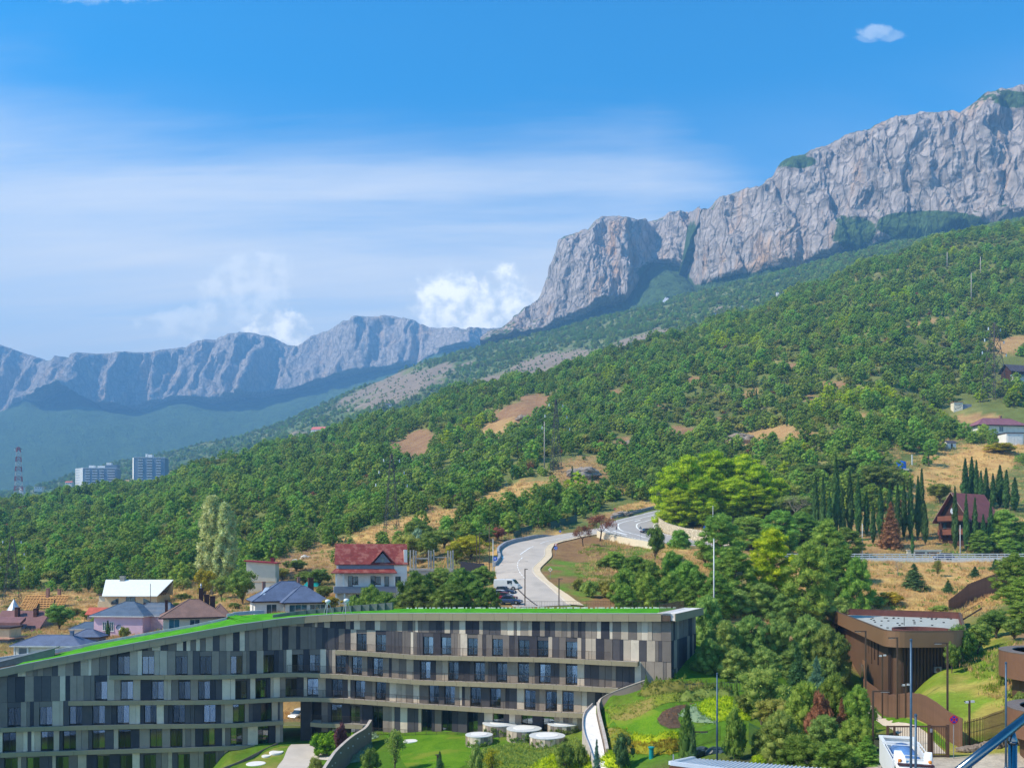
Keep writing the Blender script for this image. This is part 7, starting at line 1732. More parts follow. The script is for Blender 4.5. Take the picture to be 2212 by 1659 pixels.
# vehicles
def car_mats(col): return mat('car_paint_%02d_%02d_%02d' % tuple(int(c * 99) for c in col), col, .3, .2, .6, var=.03)
TYRE = mat('tyre_rubber', srgb(30, 30, 32), .9); RIM = mat('wheel_rim', srgb(170, 172, 174), .4, .6); CGL = glass('car_glass', (.02, .03, .04)); LAMPW = mat('headlight_lens', srgb(230, 232, 234), .2); LAMPR = mat('taillight_lens', srgb(160, 24, 24), .3)
def car(base, rot, col, lab, L=4.3, W=1.78, H=1.48, van=False, name='parked_car', group='parked cars', cat='car', suv=False):
 e = empty(name, base, rot, lab, cat, group); pm = car_mats(col); h0 = .22; hb = H * .58 if not van else H * .55
 def loft(sec, m, nm, parent=e):
  # sec: list of (x, [(y,z) ring])
  mb = MB(); n = len(sec[0][1]); v = [(x, y, z) for x, ring in sec for y, z in ring]
  q = [(i * n + j, i * n + (j + 1) % n, (i + 1) * n + (j + 1) % n, (i + 1) * n + j) for i in range(len(sec) - 1) for j in range(n)]
  mb.add(v, q, None, [list(range(n))[::-1], [(len(sec) - 1) * n + j for j in range(n)]]); o = mb.build(nm, m, parent, smooth=False); return o
 def ring(w, z0, z1, r=.12): return [(-w + r, z0), (w - r, z0), (w, z0 + r), (w, z1 - r), (w - r, z1), (-w + r, z1), (-w, z1 - r), (-w, z0 + r)]
 w = W / 2
 if van: secs = [(-L / 2, ring(w * .92, .45, H * .8)), (-L / 2 + .1, ring(w, .3, H * .97)), (L * .2, ring(w, .28, H)), (L * .27, ring(w * .98, .28, H * .97)), (L * .40, ring(w * .96, .28, H * .58)), (L / 2 - .08, ring(w * .93, .3, H * .5)), (L / 2, ring(w * .85, .42, H * .4))]
 else: secs = [(-L / 2, ring(w * .84, .42, hb * .92)), (-L / 2 + .12, ring(w * .95, .3, hb)), (-L * .3, ring(w, .24, hb * 1.04)), (L * .15, ring(w, .22, hb * 1.03)), (L * .3, ring(w * .98, .23, hb * .95)), (L / 2 - .12, ring(w * .93, .28, hb * .82)), (L / 2, ring(w * .8, .4, hb * .66))]
 loft(secs, pm, 'body')
 if not van:
  r0, r1 = (-L * .42, L * .1) if suv else (-L * .33, L * .08)
  cab = [(r0 - .15, ring(w * .84, hb * .97, hb * 1.02, .02)), (r0 + .25, ring(w * .78, hb * .97, H * .95, .1)), (r0 + .8, ring(w * .76, hb * .97, H, .12)), (r1 - .25, ring(w * .76, hb * .97, H * .985, .12)), (r1 + .62, ring(w * .84, hb * .95, hb * 1.02, .02))]
  g = loft(cab, CGL, 'window_glass')
  roof = [(r0 + .18, ring(w * .74, H * .94, H * .975, .015)), (r0 + .8, ring(w * .75, H * .97, H + .015, .02)), (r1 - .22, ring(w * .75, H * .955, H + .005, .02)), (r1 + .02, ring(w * .76, H * .90, H * .93, .015))]
  loft(roof, pm, 'roof_panel', g)
 else:
  for sg in (-1, 1): mb = MB(); mb.box(L * .06, L * .26, sg * (w + .004), sg * (w + .012), H * .55, H * .86) if sg > 0 else mb.box(L * .06, L * .26, -(w + .012), -(w + .004), H * .55, H * .86); mb.build('side_window', CGL, e)
  mb = MB(); mb.add([(L * .285, -w * .86, H * .93), (L * .285, w * .86, H * .93), (L * .408, w * .86, H * .60), (L * .408, -w * .86, H * .60)], [(0, 1, 2, 3)]); o = mb.build('windscreen', CGL, e); o.location = (.03, 0, .02)
 wr = .33 if not van else .37
 for x in (-L * .31, L * .31):
  for sg in (-1, 1):
   mb = MB(); mb.lathe([(wr * .55, -.11), (wr, -.10), (wr, .10), (wr * .55, .11)], 18); t = mb.build('wheel', TYRE, e); t.location = (x, sg * (w - .09), wr); t.rotation_euler = (math.pi / 2, 0, 0)
   mb = MB(); mb.lathe([(.01, -.115), (wr * .56, -.117), (wr * .56, .117), (.01, .115)], 14); mb.build('rim', RIM, t)
 for sg in (-1, 1):
  mb = MB(); mb.box(L / 2 - .1, L / 2 + .01, sg * w * .62 - .17, sg * w * .62 + .17, hb * .55, hb * .70) if not van else mb.box(L / 2 - .1, L / 2 + .01, sg * w * .66 - .15, sg * w * .66 + .15, H * .32, H * .40); mb.build('headlight', LAMPW, e)
  mb = MB(); mb.box(-L / 2 - .012, -L / 2 + .1, sg * w * .66 - .14, sg * w * .66 + .14, hb * .68, hb * .86); mb.build('tail_light', LAMPR, e)
  mb = MB(); mb.box(L * .17, L * .21, sg * (w + .08) - .09, sg * (w + .08) + .09, hb * 1.02, hb * 1.02 + .13); mb.build('mirror', pm, e)
 return e
def on_ground(u, Y): return Vector((px_x(u, Y), Y, gz(px_x(u, Y), Y) + .1))
car(on_ground(1096, 168), -.35, srgb(214, 214, 212), 'white van parked farthest up the parking bay', 4.9, 1.9, 2.1, True, 'parked_van', cat='van')
car(on_ground(1090, 164.5), -.35, srgb(40, 60, 90), 'dark blue car parked between the van and the white car')
car(on_ground(1083, 161), -.35, srgb(226, 226, 224), 'white car parked behind the red car under the bushes')
car(on_ground(1092, 158), -.35, srgb(134, 34, 48), 'dark red car parked beside the slip road')
car(on_ground(1102, 153.5), -.3, srgb(54, 74, 110), 'blue car parked nearest the hotel roof')
car(Vector((px_x(2038, 210), 210, -1.0)), math.pi, srgb(34, 58, 112), 'blue car driving along the main road behind the guardrail', 4.6, 1.85, 1.65, name='moving_car', group='cars on the road', suv=True)
car(hit(1399, 1152), .35, srgb(52, 62, 76), 'dark car passing the stone wall at the hairpin', name='moving_car', group='cars on the road')
car(Vector((px_x(645, 151), 151, gz(px_x(645, 151), 151))), -1.9, srgb(224, 226, 226), 'white car seen through the passage under the hotel', suv=True, H=1.6)
picket_fence([(px_x(608, 142), 142, gz(px_x(608, 142), 142)), (px_x(660, 141.5), 141.5, gz(px_x(660, 141.5), 141.5))], 1.1, .16, .014, WHITEP, 'white barred gate at the back of the hotel passage', name='passage_gate', cat='gate', piece='bar')
# ------------------------------------------------------------------ brown pavilion and yard on the right
BRF = mat('bronze_fascia', srgb(136, 104, 76), .45, .25, .4, var=.05, scale=.3)
BRW = mat('bronze_wall', srgb(100, 76, 58), .6, .15, .3, var=.1, scale=.4, stain=(srgb(84, 64, 50), .4))
BRD = mat('dark_bronze_fin', srgb(64, 50, 42), .6, .2)
MARO = mat('maroon_upstand', srgb(96, 58, 52), .7)
FENCEB = mat('brown_fence_board', srgb(122, 90, 70), .7, .1, var=.12, scale=.8, obj=.08)
def round_poly(pts, rad, n=8):
 out = []
 k = len(pts)
 for i in range(k):
  p, a, b_ = Vector(pts[i]), Vector(pts[i - 1]), Vector(pts[(i + 1) % k]); r = rad[i]
  if r <= 0: out.append(tuple(p)); continue
  d0, d1 = (a - p).normalized(), (b_ - p).normalized(); h = math.acos(max(-1, min(1, d0.dot(d1)))) / 2; t = r / math.tan(h)
  s, e = p + d0 * t, p + d1 * t
  for j in range(n + 1):
   f = j / n; q = (s * (1 - f) ** 2 + p * 2 * f * (1 - f) + e * f * f); out.append(tuple(q))
 return out
def inset(poly, d):
 n = len(poly); out = []
 for i in range(n):
  p, a, b_ = Vector(poly[i]), Vector(poly[i - 1]), Vector(poly[(i + 1) % n])
  t = (b_ - a).normalized(); out.append(tuple(p + Vector((-t.y, t.x)) * d))
 return out
def ringwall(mb, outer, inner, z0, z1):
 n = len(outer)
 for i in range(n):
  j = (i + 1) % n
  mb.hexa([(*outer[i], z0), (*outer[j], z0), (*inner[j], z0), (*inner[i], z0), (*outer[i], z1), (*outer[j], z1), (*inner[j], z1), (*inner[i], z1)])
def build_pavilion():
 E = Vector((44.4, 106, -20)); e = empty('bronze_pavilion', E, 0, 'brown flat-roofed pavilion with deep bronze fascia and gravel roof', 'building')
 base = [(0.4, 0), (10.2, .6), (27.2, 35.5), (10.0, 47.2)]
 poly = round_poly(base, [2.2, 3.5, 2.0, 1.2]); zt = -9.05 - E.z
 ins = inset(poly, .22); wall = inset(poly, 1.35)
 mb = MB(); ringwall(mb, poly, ins, zt - 1.95, zt); mb.build('fascia', BRF, e)
 mb = MB(); ringwall(mb, inset(poly, -.03), inset(poly, .30), zt + .003, zt + .05); mb.build('fascia_cap', mat('bronze_cap', srgb(108, 84, 66), .5, .3), e)
 mb = MB(); ringwall(mb, inset(poly, .222), inset(poly, .36), zt - 1.9, zt - .05); mb.build('upstand', MARO, e)
 mb = MB(); mb.prism(inset(poly, .3), zt - 1.93, zt - 1.0); mb.build('gravel_roof', mat('roof_gravel', srgb(168, 170, 162), .95, var=.16, scale=.8, fine=16, bumps=.6, bdist=.06), e)
 mb = MB(); mb.prism(wall, -3, zt - 1.935); mb.build('wall', BRW, e)
 rng = random.Random(5)
 G = mat('roof_marker_dark', srgb(70, 70, 68), .8)
 for k in range(46):
  a, b_ = rng.random(), rng.random(); x = 3.5 + b_ * 10 + a * (5 + b_ * 9); y = 6 + b_ * 32
  mb = MB(); mb.box(x - .12, x + .12, y - .12, y + .12, zt - 1.0, zt - .86); mb.build('drain_dot', G, e)
 mb = MB(); mb.tube([(12.2, 22, zt - 1.0), (12.2, 22, zt + .2)], .05, 6); mb.build('roof_post', G, e)
 # ring skylight by the rounded corner
 for nm, r0, r1, z0, z1, m in (('ring_wall', 3.3, 3.45, zt - 1.0, zt - .02, MARO),):
  mb = MB(); mb.lathe([(r1, z0), (r1, z1), (r0, z1), (r0, z0)], 40, (6.6, 4.4, 0)); mb.build(nm, m, e)
 mb = MB(); mb.lathe([(3.28, zt - .97), (3.28, zt - .78), (.1, zt - .75)], 40, (6.6, 4.4, 0)); mb.build('ring_floor', mat('tan_floor', srgb(170, 138, 112), .8), e)
 # vertical fins on the street side, grooves on the long side
 n = len(wall)
 side = [(Vector(wall[i]), Vector(wall[(i + 1) % n])) for i in range(n)]
 fin = MB(); fin.box(-.05, .05, -.22, .0, -3, zt - 1.96); fm = fin.mesh('fin', BRD)
 A, B = Vector(base[0]) + Vector((2.6, 1.6)), Vector(base[1]) + Vector((-.6, 1.5))
 d = (B - A).normalized(); L = (B - A).length; az = math.atan2(d.y, d.x)
 for k in range(int(L / .42)):
  q = A + d * k * .42; o = bpy.data.objects.new('fin', fm); link(o, e); o.location = (q.x, q.y - .12, 0); o.rotation_euler = (0, 0, az)
 A, B = Vector(base[0]) + Vector((1.65, 2.4)), Vector(base[3]) + Vector((1.5, -2.2)); d = (B - A).normalized(); L = (B - A).length; nn = Vector((-d.y, d.x))
 for s0, zz in ((9, 3.4), (11.5, 3.0), (13.6, 3.8), (16, 2.6), (20, 3.6), (22, 3.2), (27, 3.9), (31, 2.8), (35, 3.3)):
  q = A + d * s0; mb = MB(); mb.bar((q.x + nn.x * .02, q.y + nn.y * .02, zt - 1.96 - zz), (q.x + nn.x * .02, q.y + nn.y * .02, zt - 1.98), .10, .16); mb.build('groove_strip', BRD, e)
 for s0 in (.5, .9, 1.3, 1.7): q = A + d * s0; mb = MB(); mb.bar((q.x + nn.x * .05, q.y + nn.y * .05, -2), (q.x + nn.x * .05, q.y + nn.y * .05, zt - 1.98), .12, .14); mb.build('corner_rib', BRD, e)
 # entrance frame on the long side
 q0, q1 = A + d * 18, A + d * 33; mb = MB()
 p = [q0 + nn * .15, q1 + nn * .15, q1 - nn * .3, q0 - nn * .3]; mb.prism([tuple(x) for x in p], -1, 5.0); P_ = mb.build('entrance_bay', mat('bronze_bay', srgb(140, 106, 80), .55, .2), e)
 for s in (19.5, 22.5, 27.5, 30.5):
  a, b_ = A + d * s + nn * .16, A + d * (s + 1.6) + nn * .16; mb = MB(); mb.prism([tuple(a + nn * .03), tuple(b_ + nn * .03), tuple(b_ - nn * .05), tuple(a - nn * .05)], .5, 4.3); mb.build('slot_window', PANED, P_)
 mb = MB(); mb.box(6.6, 7.4, .95, 1.25, 5.9, 6.6); ac = mb.build('air_conditioner', mat('ac_grey', srgb(120, 118, 122), .5), e); mb = MB(); mb.lathe([(.05, 0), (.24, .01), (.24, .03), (.05, .04)], 16); f = mb.build('fan_grille', BRD, ac); f.location = (6.95, .93, 6.25); f.rotation_euler = (math.pi / 2, 0, 0)
 # roof stair at the back
 mb = MB()
 st = empty('roof_stair', E + Vector((25.5, 31.5, zt - 1.0)), -.5, 'small metal stair climbing off the gravel roof', 'stair')
 for k in range(6): mb = MB(); mb.box(k * .42, k * .42 + .34, -.6, .6, .25 + k * .3, .30 + k * .3); mb.build('tread', BRD, st)
 for s in (-.62, .62):
  mb = MB(); mb.bar((-.2, s, 0), (2.6, s, 2.0), .07, .2); mb.build('stringer', BRD, st)
  mb = MB(); mb.bar((-.1, s, 1.1), (2.6, s, 3.0), .05); mb.bar((-.1, s, .1), (-.1, s, 1.1), .05); mb.bar((1.25, s, 1.0), (1.25, s, 2.05), .05); mb.bar((2.6, s, 2.0), (2.6, s, 3.0), .05); mb.build('handrail', FENCEB, st)
 # board fence behind, climbing the bank
 picket_fence([(px_x(2050, 158), 158, gz(px_x(2050, 158), 158)), (px_x(2090, 164), 164, gz(px_x(2090, 164), 164)), (px_x(2190, 170), 170, gz(px_x(2190, 170), 170))], lambda t: 2.2 + 1.5 * min(1, t * 2.2), .5, .05, FENCEB, 'brown board fence climbing the dry bank behind the pavilion', name='board_fence', solid=True, zfun=gz, piece='board')
build_pavilion()
def gate_and_fence():
 def fp(u, vb, Y): return (px_x(u, Y), Y, gz(px_x(u, Y), Y))
 picket_fence([fp(1866, 0, 118), fp(1892, 0, 112), fp(1939.5, 0, 99), fp(1990, 0, 89), fp(2045, 0, 81), fp(2081, 0, 77.5)], lambda t: 2.65 + .1 * math.sin(t * 9), .36, .05, FENCEB, 'tall brown board fence running from the gate up to the pavilion', name='board_fence', solid=True, zfun=gz, piece='board')
 picket_fence([fp(2083, 0, 77.5), fp(2125, 0, 78.2), fp(2172, 0, 80), fp(2300, 0, 82)], 2.5, .17, .022, mat('brown_picket', srgb(96, 70, 54), .6, .2), 'open brown picket fence along the foot of the grass slope', zfun=gz)
 # gate of bars
 G = mat('brown_gate_metal', srgb(98, 72, 56), .55, .25)
 o = Vector(fp(1917.6, 0, 75)); e = empty('bar_gate', o, 0, 'brown barred double gate standing behind the white truck', 'gate')
 X = [0, px_x(2007, 75) - o.x, px_x(2014, 75) - o.x, px_x(2047, 75) - o.x]; h = px_z(1567, 75) - o.z
 for x, w in ((0, .09), (.55, .06), (X[1], .11), (X[2] + .0, .07), (X[3], .11)): mb = MB(); mb.box(x - w, x + w, -.09, .09, -.3, h + (.1 if w > .1 else 0)); mb.build('gate_post', G, e)
 mb = MB(); mb.box(-.1, X[3] + .1, -.06, .06, h - .12, h); mb.build('top_rail', G, e)
 for z in (.12,): 
  for a, b_ in ((.1, X[1] - .12), (X[2] + .08, X[3] - .12)): mb = MB(); mb.box(a, b_, -.05, .05, z, z + .09); mb.build('bottom_rail', G, e)
 bar = MB(); bar.box(-.018, .018, -.018, .018, .1, h - .1); bm_ = bar.mesh('bar', G); x = .2
 while x < X[3]:
  if abs(x - X[1]) > .15 and abs(x - X[3]) > .12: q = bpy.data.objects.new('bar', bm_); link(q, e); q.location = (x, 0, 0)
  x += .15
 mb = MB(); mb.box(X[1] + .02, X[1] + .2, -.16, -.1, h * .80, h * .92); mb.build('lock_box', GREYS, e)
 # paths, grass strip, stones
 o = poly_sheet('footpath', [fp(1880, 0, 116)[:2], fp(1893, 0, 110)[:2], fp(1938, 0, 97)[:2], fp(2000, 0, 84)[:2], fp(2044, 0, 76)[:2], fp(1990, 0, 76)[:2], fp(1950, 0, 84)[:2], fp(1905, 0, 98)[:2], fp(1868, 0, 112)[:2]], .06, mat('pale_path', srgb(206, 190, 166), .9, var=.08), 1.0, world=True); tag(o, 'pale footpath inside the brown gate', 'footpath', kind='structure')
 o = poly_sheet('grass_strip', [fp(1893, 0, 110)[:2], fp(1938, 0, 97.5)[:2], fp(1990, 0, 88)[:2], fp(2042, 0, 80)[:2], fp(2044, 0, 77)[:2], fp(1996, 0, 85)[:2], fp(1930, 0, 96)[:2]], .10, GL1, .8, world=True); tag(o, 'bright grass strip at the foot of the board fence', 'lawn', kind='structure')
 rng = np.random.RandomState(8); ST = mat('dark_rubble', srgb(128, 114, 100), .95, var=.35, scale=2.5, bumps=.6, bdist=.08)
 e = empty('rubble_kerb', fp(2083, 0, 76.5), 0, 'low kerb of dark rubble stones below the picket fence', 'kerb'); o0 = Vector(e.location)
 for k in range(46):
  u = 2078 + k * 3.4; p = Vector(fp(u, 0, 76.6 + .006 * (u - 2083) + rng.uniform(-.15, .15))) - o0; s = rng.uniform(.3, .55); hh = .28 + .25 * min(1, k / 18)
  b_ = ICO2[0] * (1 + rng.uniform(-.22, .22, (42, 1))) * [s, s * .7, hh]; me = mesh_np('stone', b_, [ICO2[1]], ST); q = bpy.data.objects.new('stone', me); link(q, e); q.location = p + Vector((0, 0, .15)); q.rotation_euler = (0, 0, rng.rand() * 6)
gate_and_fence()
x = px_x(2060, 74.5); sign(Vector((x, 74.5, gz(x, 74.5))), px_z(1545, 74.5) - gz(x, 74.5), [('nostop', px_z(1553.4, 74.5) - gz(x, 74.5), .36)], 'round blue no-stopping sign with red cross by the gate')
for u, Y, vt, arm, az, lab in ((1870, 104, 1362, 1.3, math.pi, 'brown right-angled lamp against the pavilion side wall'), (1938.4, 98, 1376, 1.0, math.pi, 'brown right-angled lamp at the pavilion corner'), (2046.7, 82, 1387, 1.25, math.pi, 'brown right-angled lamp in front of the grass slope'), (1885.8, 79, 1491, 1.5, 0, 'brown right-angled lamp beside the near conifers')):
 x = px_x(u, Y); z = gz(x, Y); lamp_post(Vector((x, Y, z)), px_z(vt, Y) - z, arm, az, lab, LB, group='right-angled lamps', w=.07)
for u, Y, vt, lab in ((1967.8, 56, 1384, 'tallest blue-grey pole crossing the pavilion front'), (1978, 54, 1546, 'short blue-grey pole beside the truck cab'), (2173, 70, 1433, 'blue-grey pole at the right edge of the grass slope')):
 x = px_x(u, Y); z = gz(x, Y); pole(Vector((x, Y, z)), px_z(vt, Y) - z, .085, lab, BLUEP, group='blue-grey poles', taper=.8)
def cam_post(u, Y, vt, lab):
 x = px_x(u, Y); z = gz(x, Y); h = px_z(vt, Y) - z; e = empty('camera_post', (x, Y, z), 0, lab, 'camera post', 'security camera posts')
 mb = MB(); mb.box(-.07, .07, -.07, .07, -.3, h); mb.build('post', LB, e)
 for s in (-1, 1):
  mb = MB(); mb.box(s * .08, s * .42, -.1, .06, h - .2, h - .02) if s > 0 else mb.box(-.36, -.08, -.06, .12, h - .26, h - .08); c = mb.build('camera_housing', WHITEP, e)
  mb = MB(); mb.box(s * .42 - .03, s * .42 + .04, -.07, .03, h - .17, h - .05); mb.build('lens', PANED, c)
cam_post(2094, 79, 1512, 'camera post with white box behind the picket fence'); cam_post(1956.4, 95, 1476, 'camera post behind the board fence'); cam_post(1906, 104, 1413, 'twin camera post in front of the pavilion side'); cam_post(2172, 168, 1080 + 0, 'x') if False else None
cam_post(2165, 172, 1250, 'camera post above the board fence on the dry bank')
def build_truck():
 a, b_ = Vector((px_x(1936, 68), 68, 0)), Vector((px_x(1982, 57.6), 57.6, 0)); d = b_ - a; rot = math.atan2(d.y, d.x); c = (a + b_) / 2; z = gz(c.x, c.y)
 e = empty('utility_truck', (c.x, c.y, z), rot, 'white utility truck with amber beacons parked before the gate', 'truck'); TW = mat('truck_white', srgb(228, 228, 224), .4, 0, .5, var=.03); TB = mat('truck_blue', srgb(90, 130, 180), .5); DKc = mat('truck_chassis', srgb(40, 40, 42), .7)
 L = d.length; f = L / 2
 mb = MB(); mb.box(-f, f - .3, -.45, .45, .6, .95); mb.build('chassis', DKc, e)
 mb = MB()   # cab: tapered loft
 def ring(x, w, z0, z1, r=.14): return [(x, -w + r, z0), (x, w - r, z0), (x, w, z0 + r), (x, w, z1 - r), (x, w - r, z1), (x, -w + r, z1), (x, -w, z1 - r), (x, -w, z0 + r)]
 secs = [ring(f - 2.1, 1.15, .9, 3.0), ring(f - 1.9, 1.18, .8, 3.12), ring(f - .75, 1.18, .7, 3.12), ring(f - .25, 1.15, .6, 2.75), ring(f - .02, 1.12, .6, 1.95), ring(f, 1.05, .65, 1.5)]
 v = [p for s in secs for p in s]; n = 8; mb.add(v, [(i * n + j, i * n + (j + 1) % n, (i + 1) * n + (j + 1) % n, (i + 1) * n + j) for i in range(5) for j in range(n)], None, [list(range(8))[::-1], [40 + j for j in range(8)]]); mb.build('cab', TW, e)
 mb = MB(); mb.add([(f - .68, -1.0, 3.02), (f - .68, 1.0, 3.02), (f + .02, 1.0, 1.85), (f + .02, -1.0, 1.85)], [(0, 1, 2, 3)]); w_ = mb.build('windscreen', CGL, e); w_.location = (.03, 0, .02)
 mb = MB(); mb.box(f - .9, f - .5, -1.1, 1.1, 3.06, 3.16); mb.build('sun_visor', mat('visor_dark', srgb(60, 34, 40), .5), e)
 for s in (-1, 1):
  mb = MB(); mb.hexa([(f - 2.0, s * .95 - .28, 3.12), (f - 1.0, s * .75 - .22, 3.12), (f - 1.0, s * .75 + .22, 3.12), (f - 2.0, s * .95 + .28, 3.12), (f - 2.0, s * .95 - .22, 3.75), (f - 1.5, s * .75 - .18, 3.5), (f - 1.5, s * .75 + .18, 3.5), (f - 2.0, s * .95 + .22, 3.75)]); mb.build('roof_deflector', TW, e)
  mb = MB(); mb.lathe([(.11, 3.12), (.12, 3.3), (.08, 3.36), (.01, 3.37)], 12, (f - 1.15, s * .92, 0)); mb.build('amber_beacon', mat('amber_lens', srgb(216, 130, 40), .3), e, smooth=True)
  mb = MB(); mb.box(f - .35, f - .2, s * 1.42 - .1, s * 1.42 + .1, 1.9, 2.6); mb.build('mirror', DKc, e)
  mb = MB(); mb.box(f - .04, f + .03, s * .85 - .16, s * .85 + .16, .85, 1.1); mb.build('headlight', LAMPW, e)
  mb = MB(); mb.box(f - 1.7, f - .85, s * 1.185 - .005, s * 1.185 + .005, 2.0, 2.8); mb.build('side_window', CGL, e)
 # open box body
 x0, x1 = -f, f - 2.6; mb = MB(); mb.box(x0, x1, -1.2, 1.2, 1.0, 1.2); mb.box(x0, x1, -1.2, -1.12, 1.2, 2.9); mb.box(x0, x1, 1.12, 1.2, 1.2, 2.9); mb.box(x0, x0 + .08, -1.12, 1.12, 1.2, 2.9); mb.box(x1 - .08, x1, -1.12, 1.12, 1.2, 3.1); mb.build('box_body', TW, e)
 mb = MB(); mb.box(x0 - .05, x0 + 2.6, -1.25, -1.0, 2.9, 3.05); mb.box(x0 - .05, x0 + 2.6, 1.0, 1.25, 2.9, 3.05); mb.box(x0 - .05, x0 + .2, -1.0, 1.0, 2.9, 3.05); mb.box(x0 + 2.4, x0 + 2.6, -1.0, 1.0, 2.9, 3.05); mb.build('body_rim', TW, e)
 mb = MB(); mb.tube([(x0 + 3.0, 0, 2.2), (x1 - .5, 0, 2.2)], .95, 18); mb.build('tank', TB, e, smooth=True)
 for x in (x0 + 3.1, x0 + 4.2, x1 - .6): mb = MB(); mb.bar((x, -1.2, 3.2), (x, 1.2, 3.2), .05); mb.build('crossbar', TW, e)
 for s in (-1, 1): mb = MB(); mb.bar((x0 + 2.8, s * 1.18, 3.2), (x1, s * 1.18, 3.2), .05); mb.build('side_rail', TW, e)
 for x in (-f + 1.3, -f + 2.5, f - 1.3):
  for s in (-1, 1):
   mb = MB(); mb.lathe([(.28, -.15), (.5, -.14), (.5, .14), (.28, .15)], 20); t = mb.build('wheel', TYRE, e); t.location = (x, s * 1.0, .5); t.rotation_euler = (math.pi / 2, 0, 0); mb = MB(); mb.lathe([(.02, -.16), (.28, -.155), (.28, .155), (.02, .16)], 14); mb.build('rim', RIM, t)
build_truck()
def edge_drum(uc, Y, r, vt, vb, lab, hole=.6):
 x = px_x(uc, Y); zt, zb = px_z(vt, Y), px_z(vb, Y); e = empty('round_pavilion', (x, Y, zb), 0, lab, 'building', 'round brown pavilions'); h = zt - zb
 mb = MB(); mb.lathe([(r, 0), (r, h), (r * .96, h + .05), (r * .80, h + .05), (r * .80, h - 1.2)], 64); mb.build('bronze_drum', mat('bronze_drum', srgb(128, 94, 72), .5, .2, var=.06), e)
 mb = MB(); mb.lathe([(r + .02, h), (r + .03, h + .07), (r * .80, h + .08), (r * .80 - .03, h)], 64); mb.build('drum_rim', mat('drum_rim_grey', srgb(120, 108, 100), .6, .2), e)
 mb = MB(); mb.lathe([(r * .79, h - 1.2), (r * .79, h - 1.1), (.1, h - 1.1)], 48); mb.build('drum_floor', mat('drum_dark', srgb(44, 40, 40), .8), e)
 mb = MB(); mb.lathe([(r * .8, -9), (r * .8, .0)], 40); mb.build('drum_base', BRW, e)
edge_drum(2306, 88, 6.0, 1408, 1464, 'upper round brown pavilion at the right picture edge'); edge_drum(2328, 73, 5.2, 1532, 1592, 'lower round brown pavilion at the right picture edge')
def handrail():
 CH = mat('polished_steel', srgb(128, 134, 138), .2, 1.0, .5, var=.03)
 a, b_ = P(2300, 1482, 4.6), P(2030, 1697, 4.2); e = empty('stair_handrail', (b_.x, b_.y, b_.z), 0, 'polished steel handrail slanting across the near corner', 'handrail'); o = -b_
 mb = MB(); mb.tube([a + o, b_ + o], .0225, 24); mb.build('rail', CH, e, smooth=True)
 for t in (.44, .78):
  q = a.lerp(b_, t) + o; mb = MB(); mb.tube([q + Vector((0, .0, -1.2)), q + Vector((0, 0, -.06))], .021, 20); p = mb.build('baluster', CH, e, smooth=True)
  mb = MB(); mb.lathe([(.0245, -.075), (.0245, -.06), (.018, -.045), (.012, -.02)], 18, tuple(q)); mb.build('collar', CH, p, smooth=True)
 mb = MB(); mb.box(-.6, 1.3, -.6, .9, -1.6, -1.25); mb.build('stair_tread', mat('stair_stone', srgb(170, 164, 156), .8), e)
handrail()
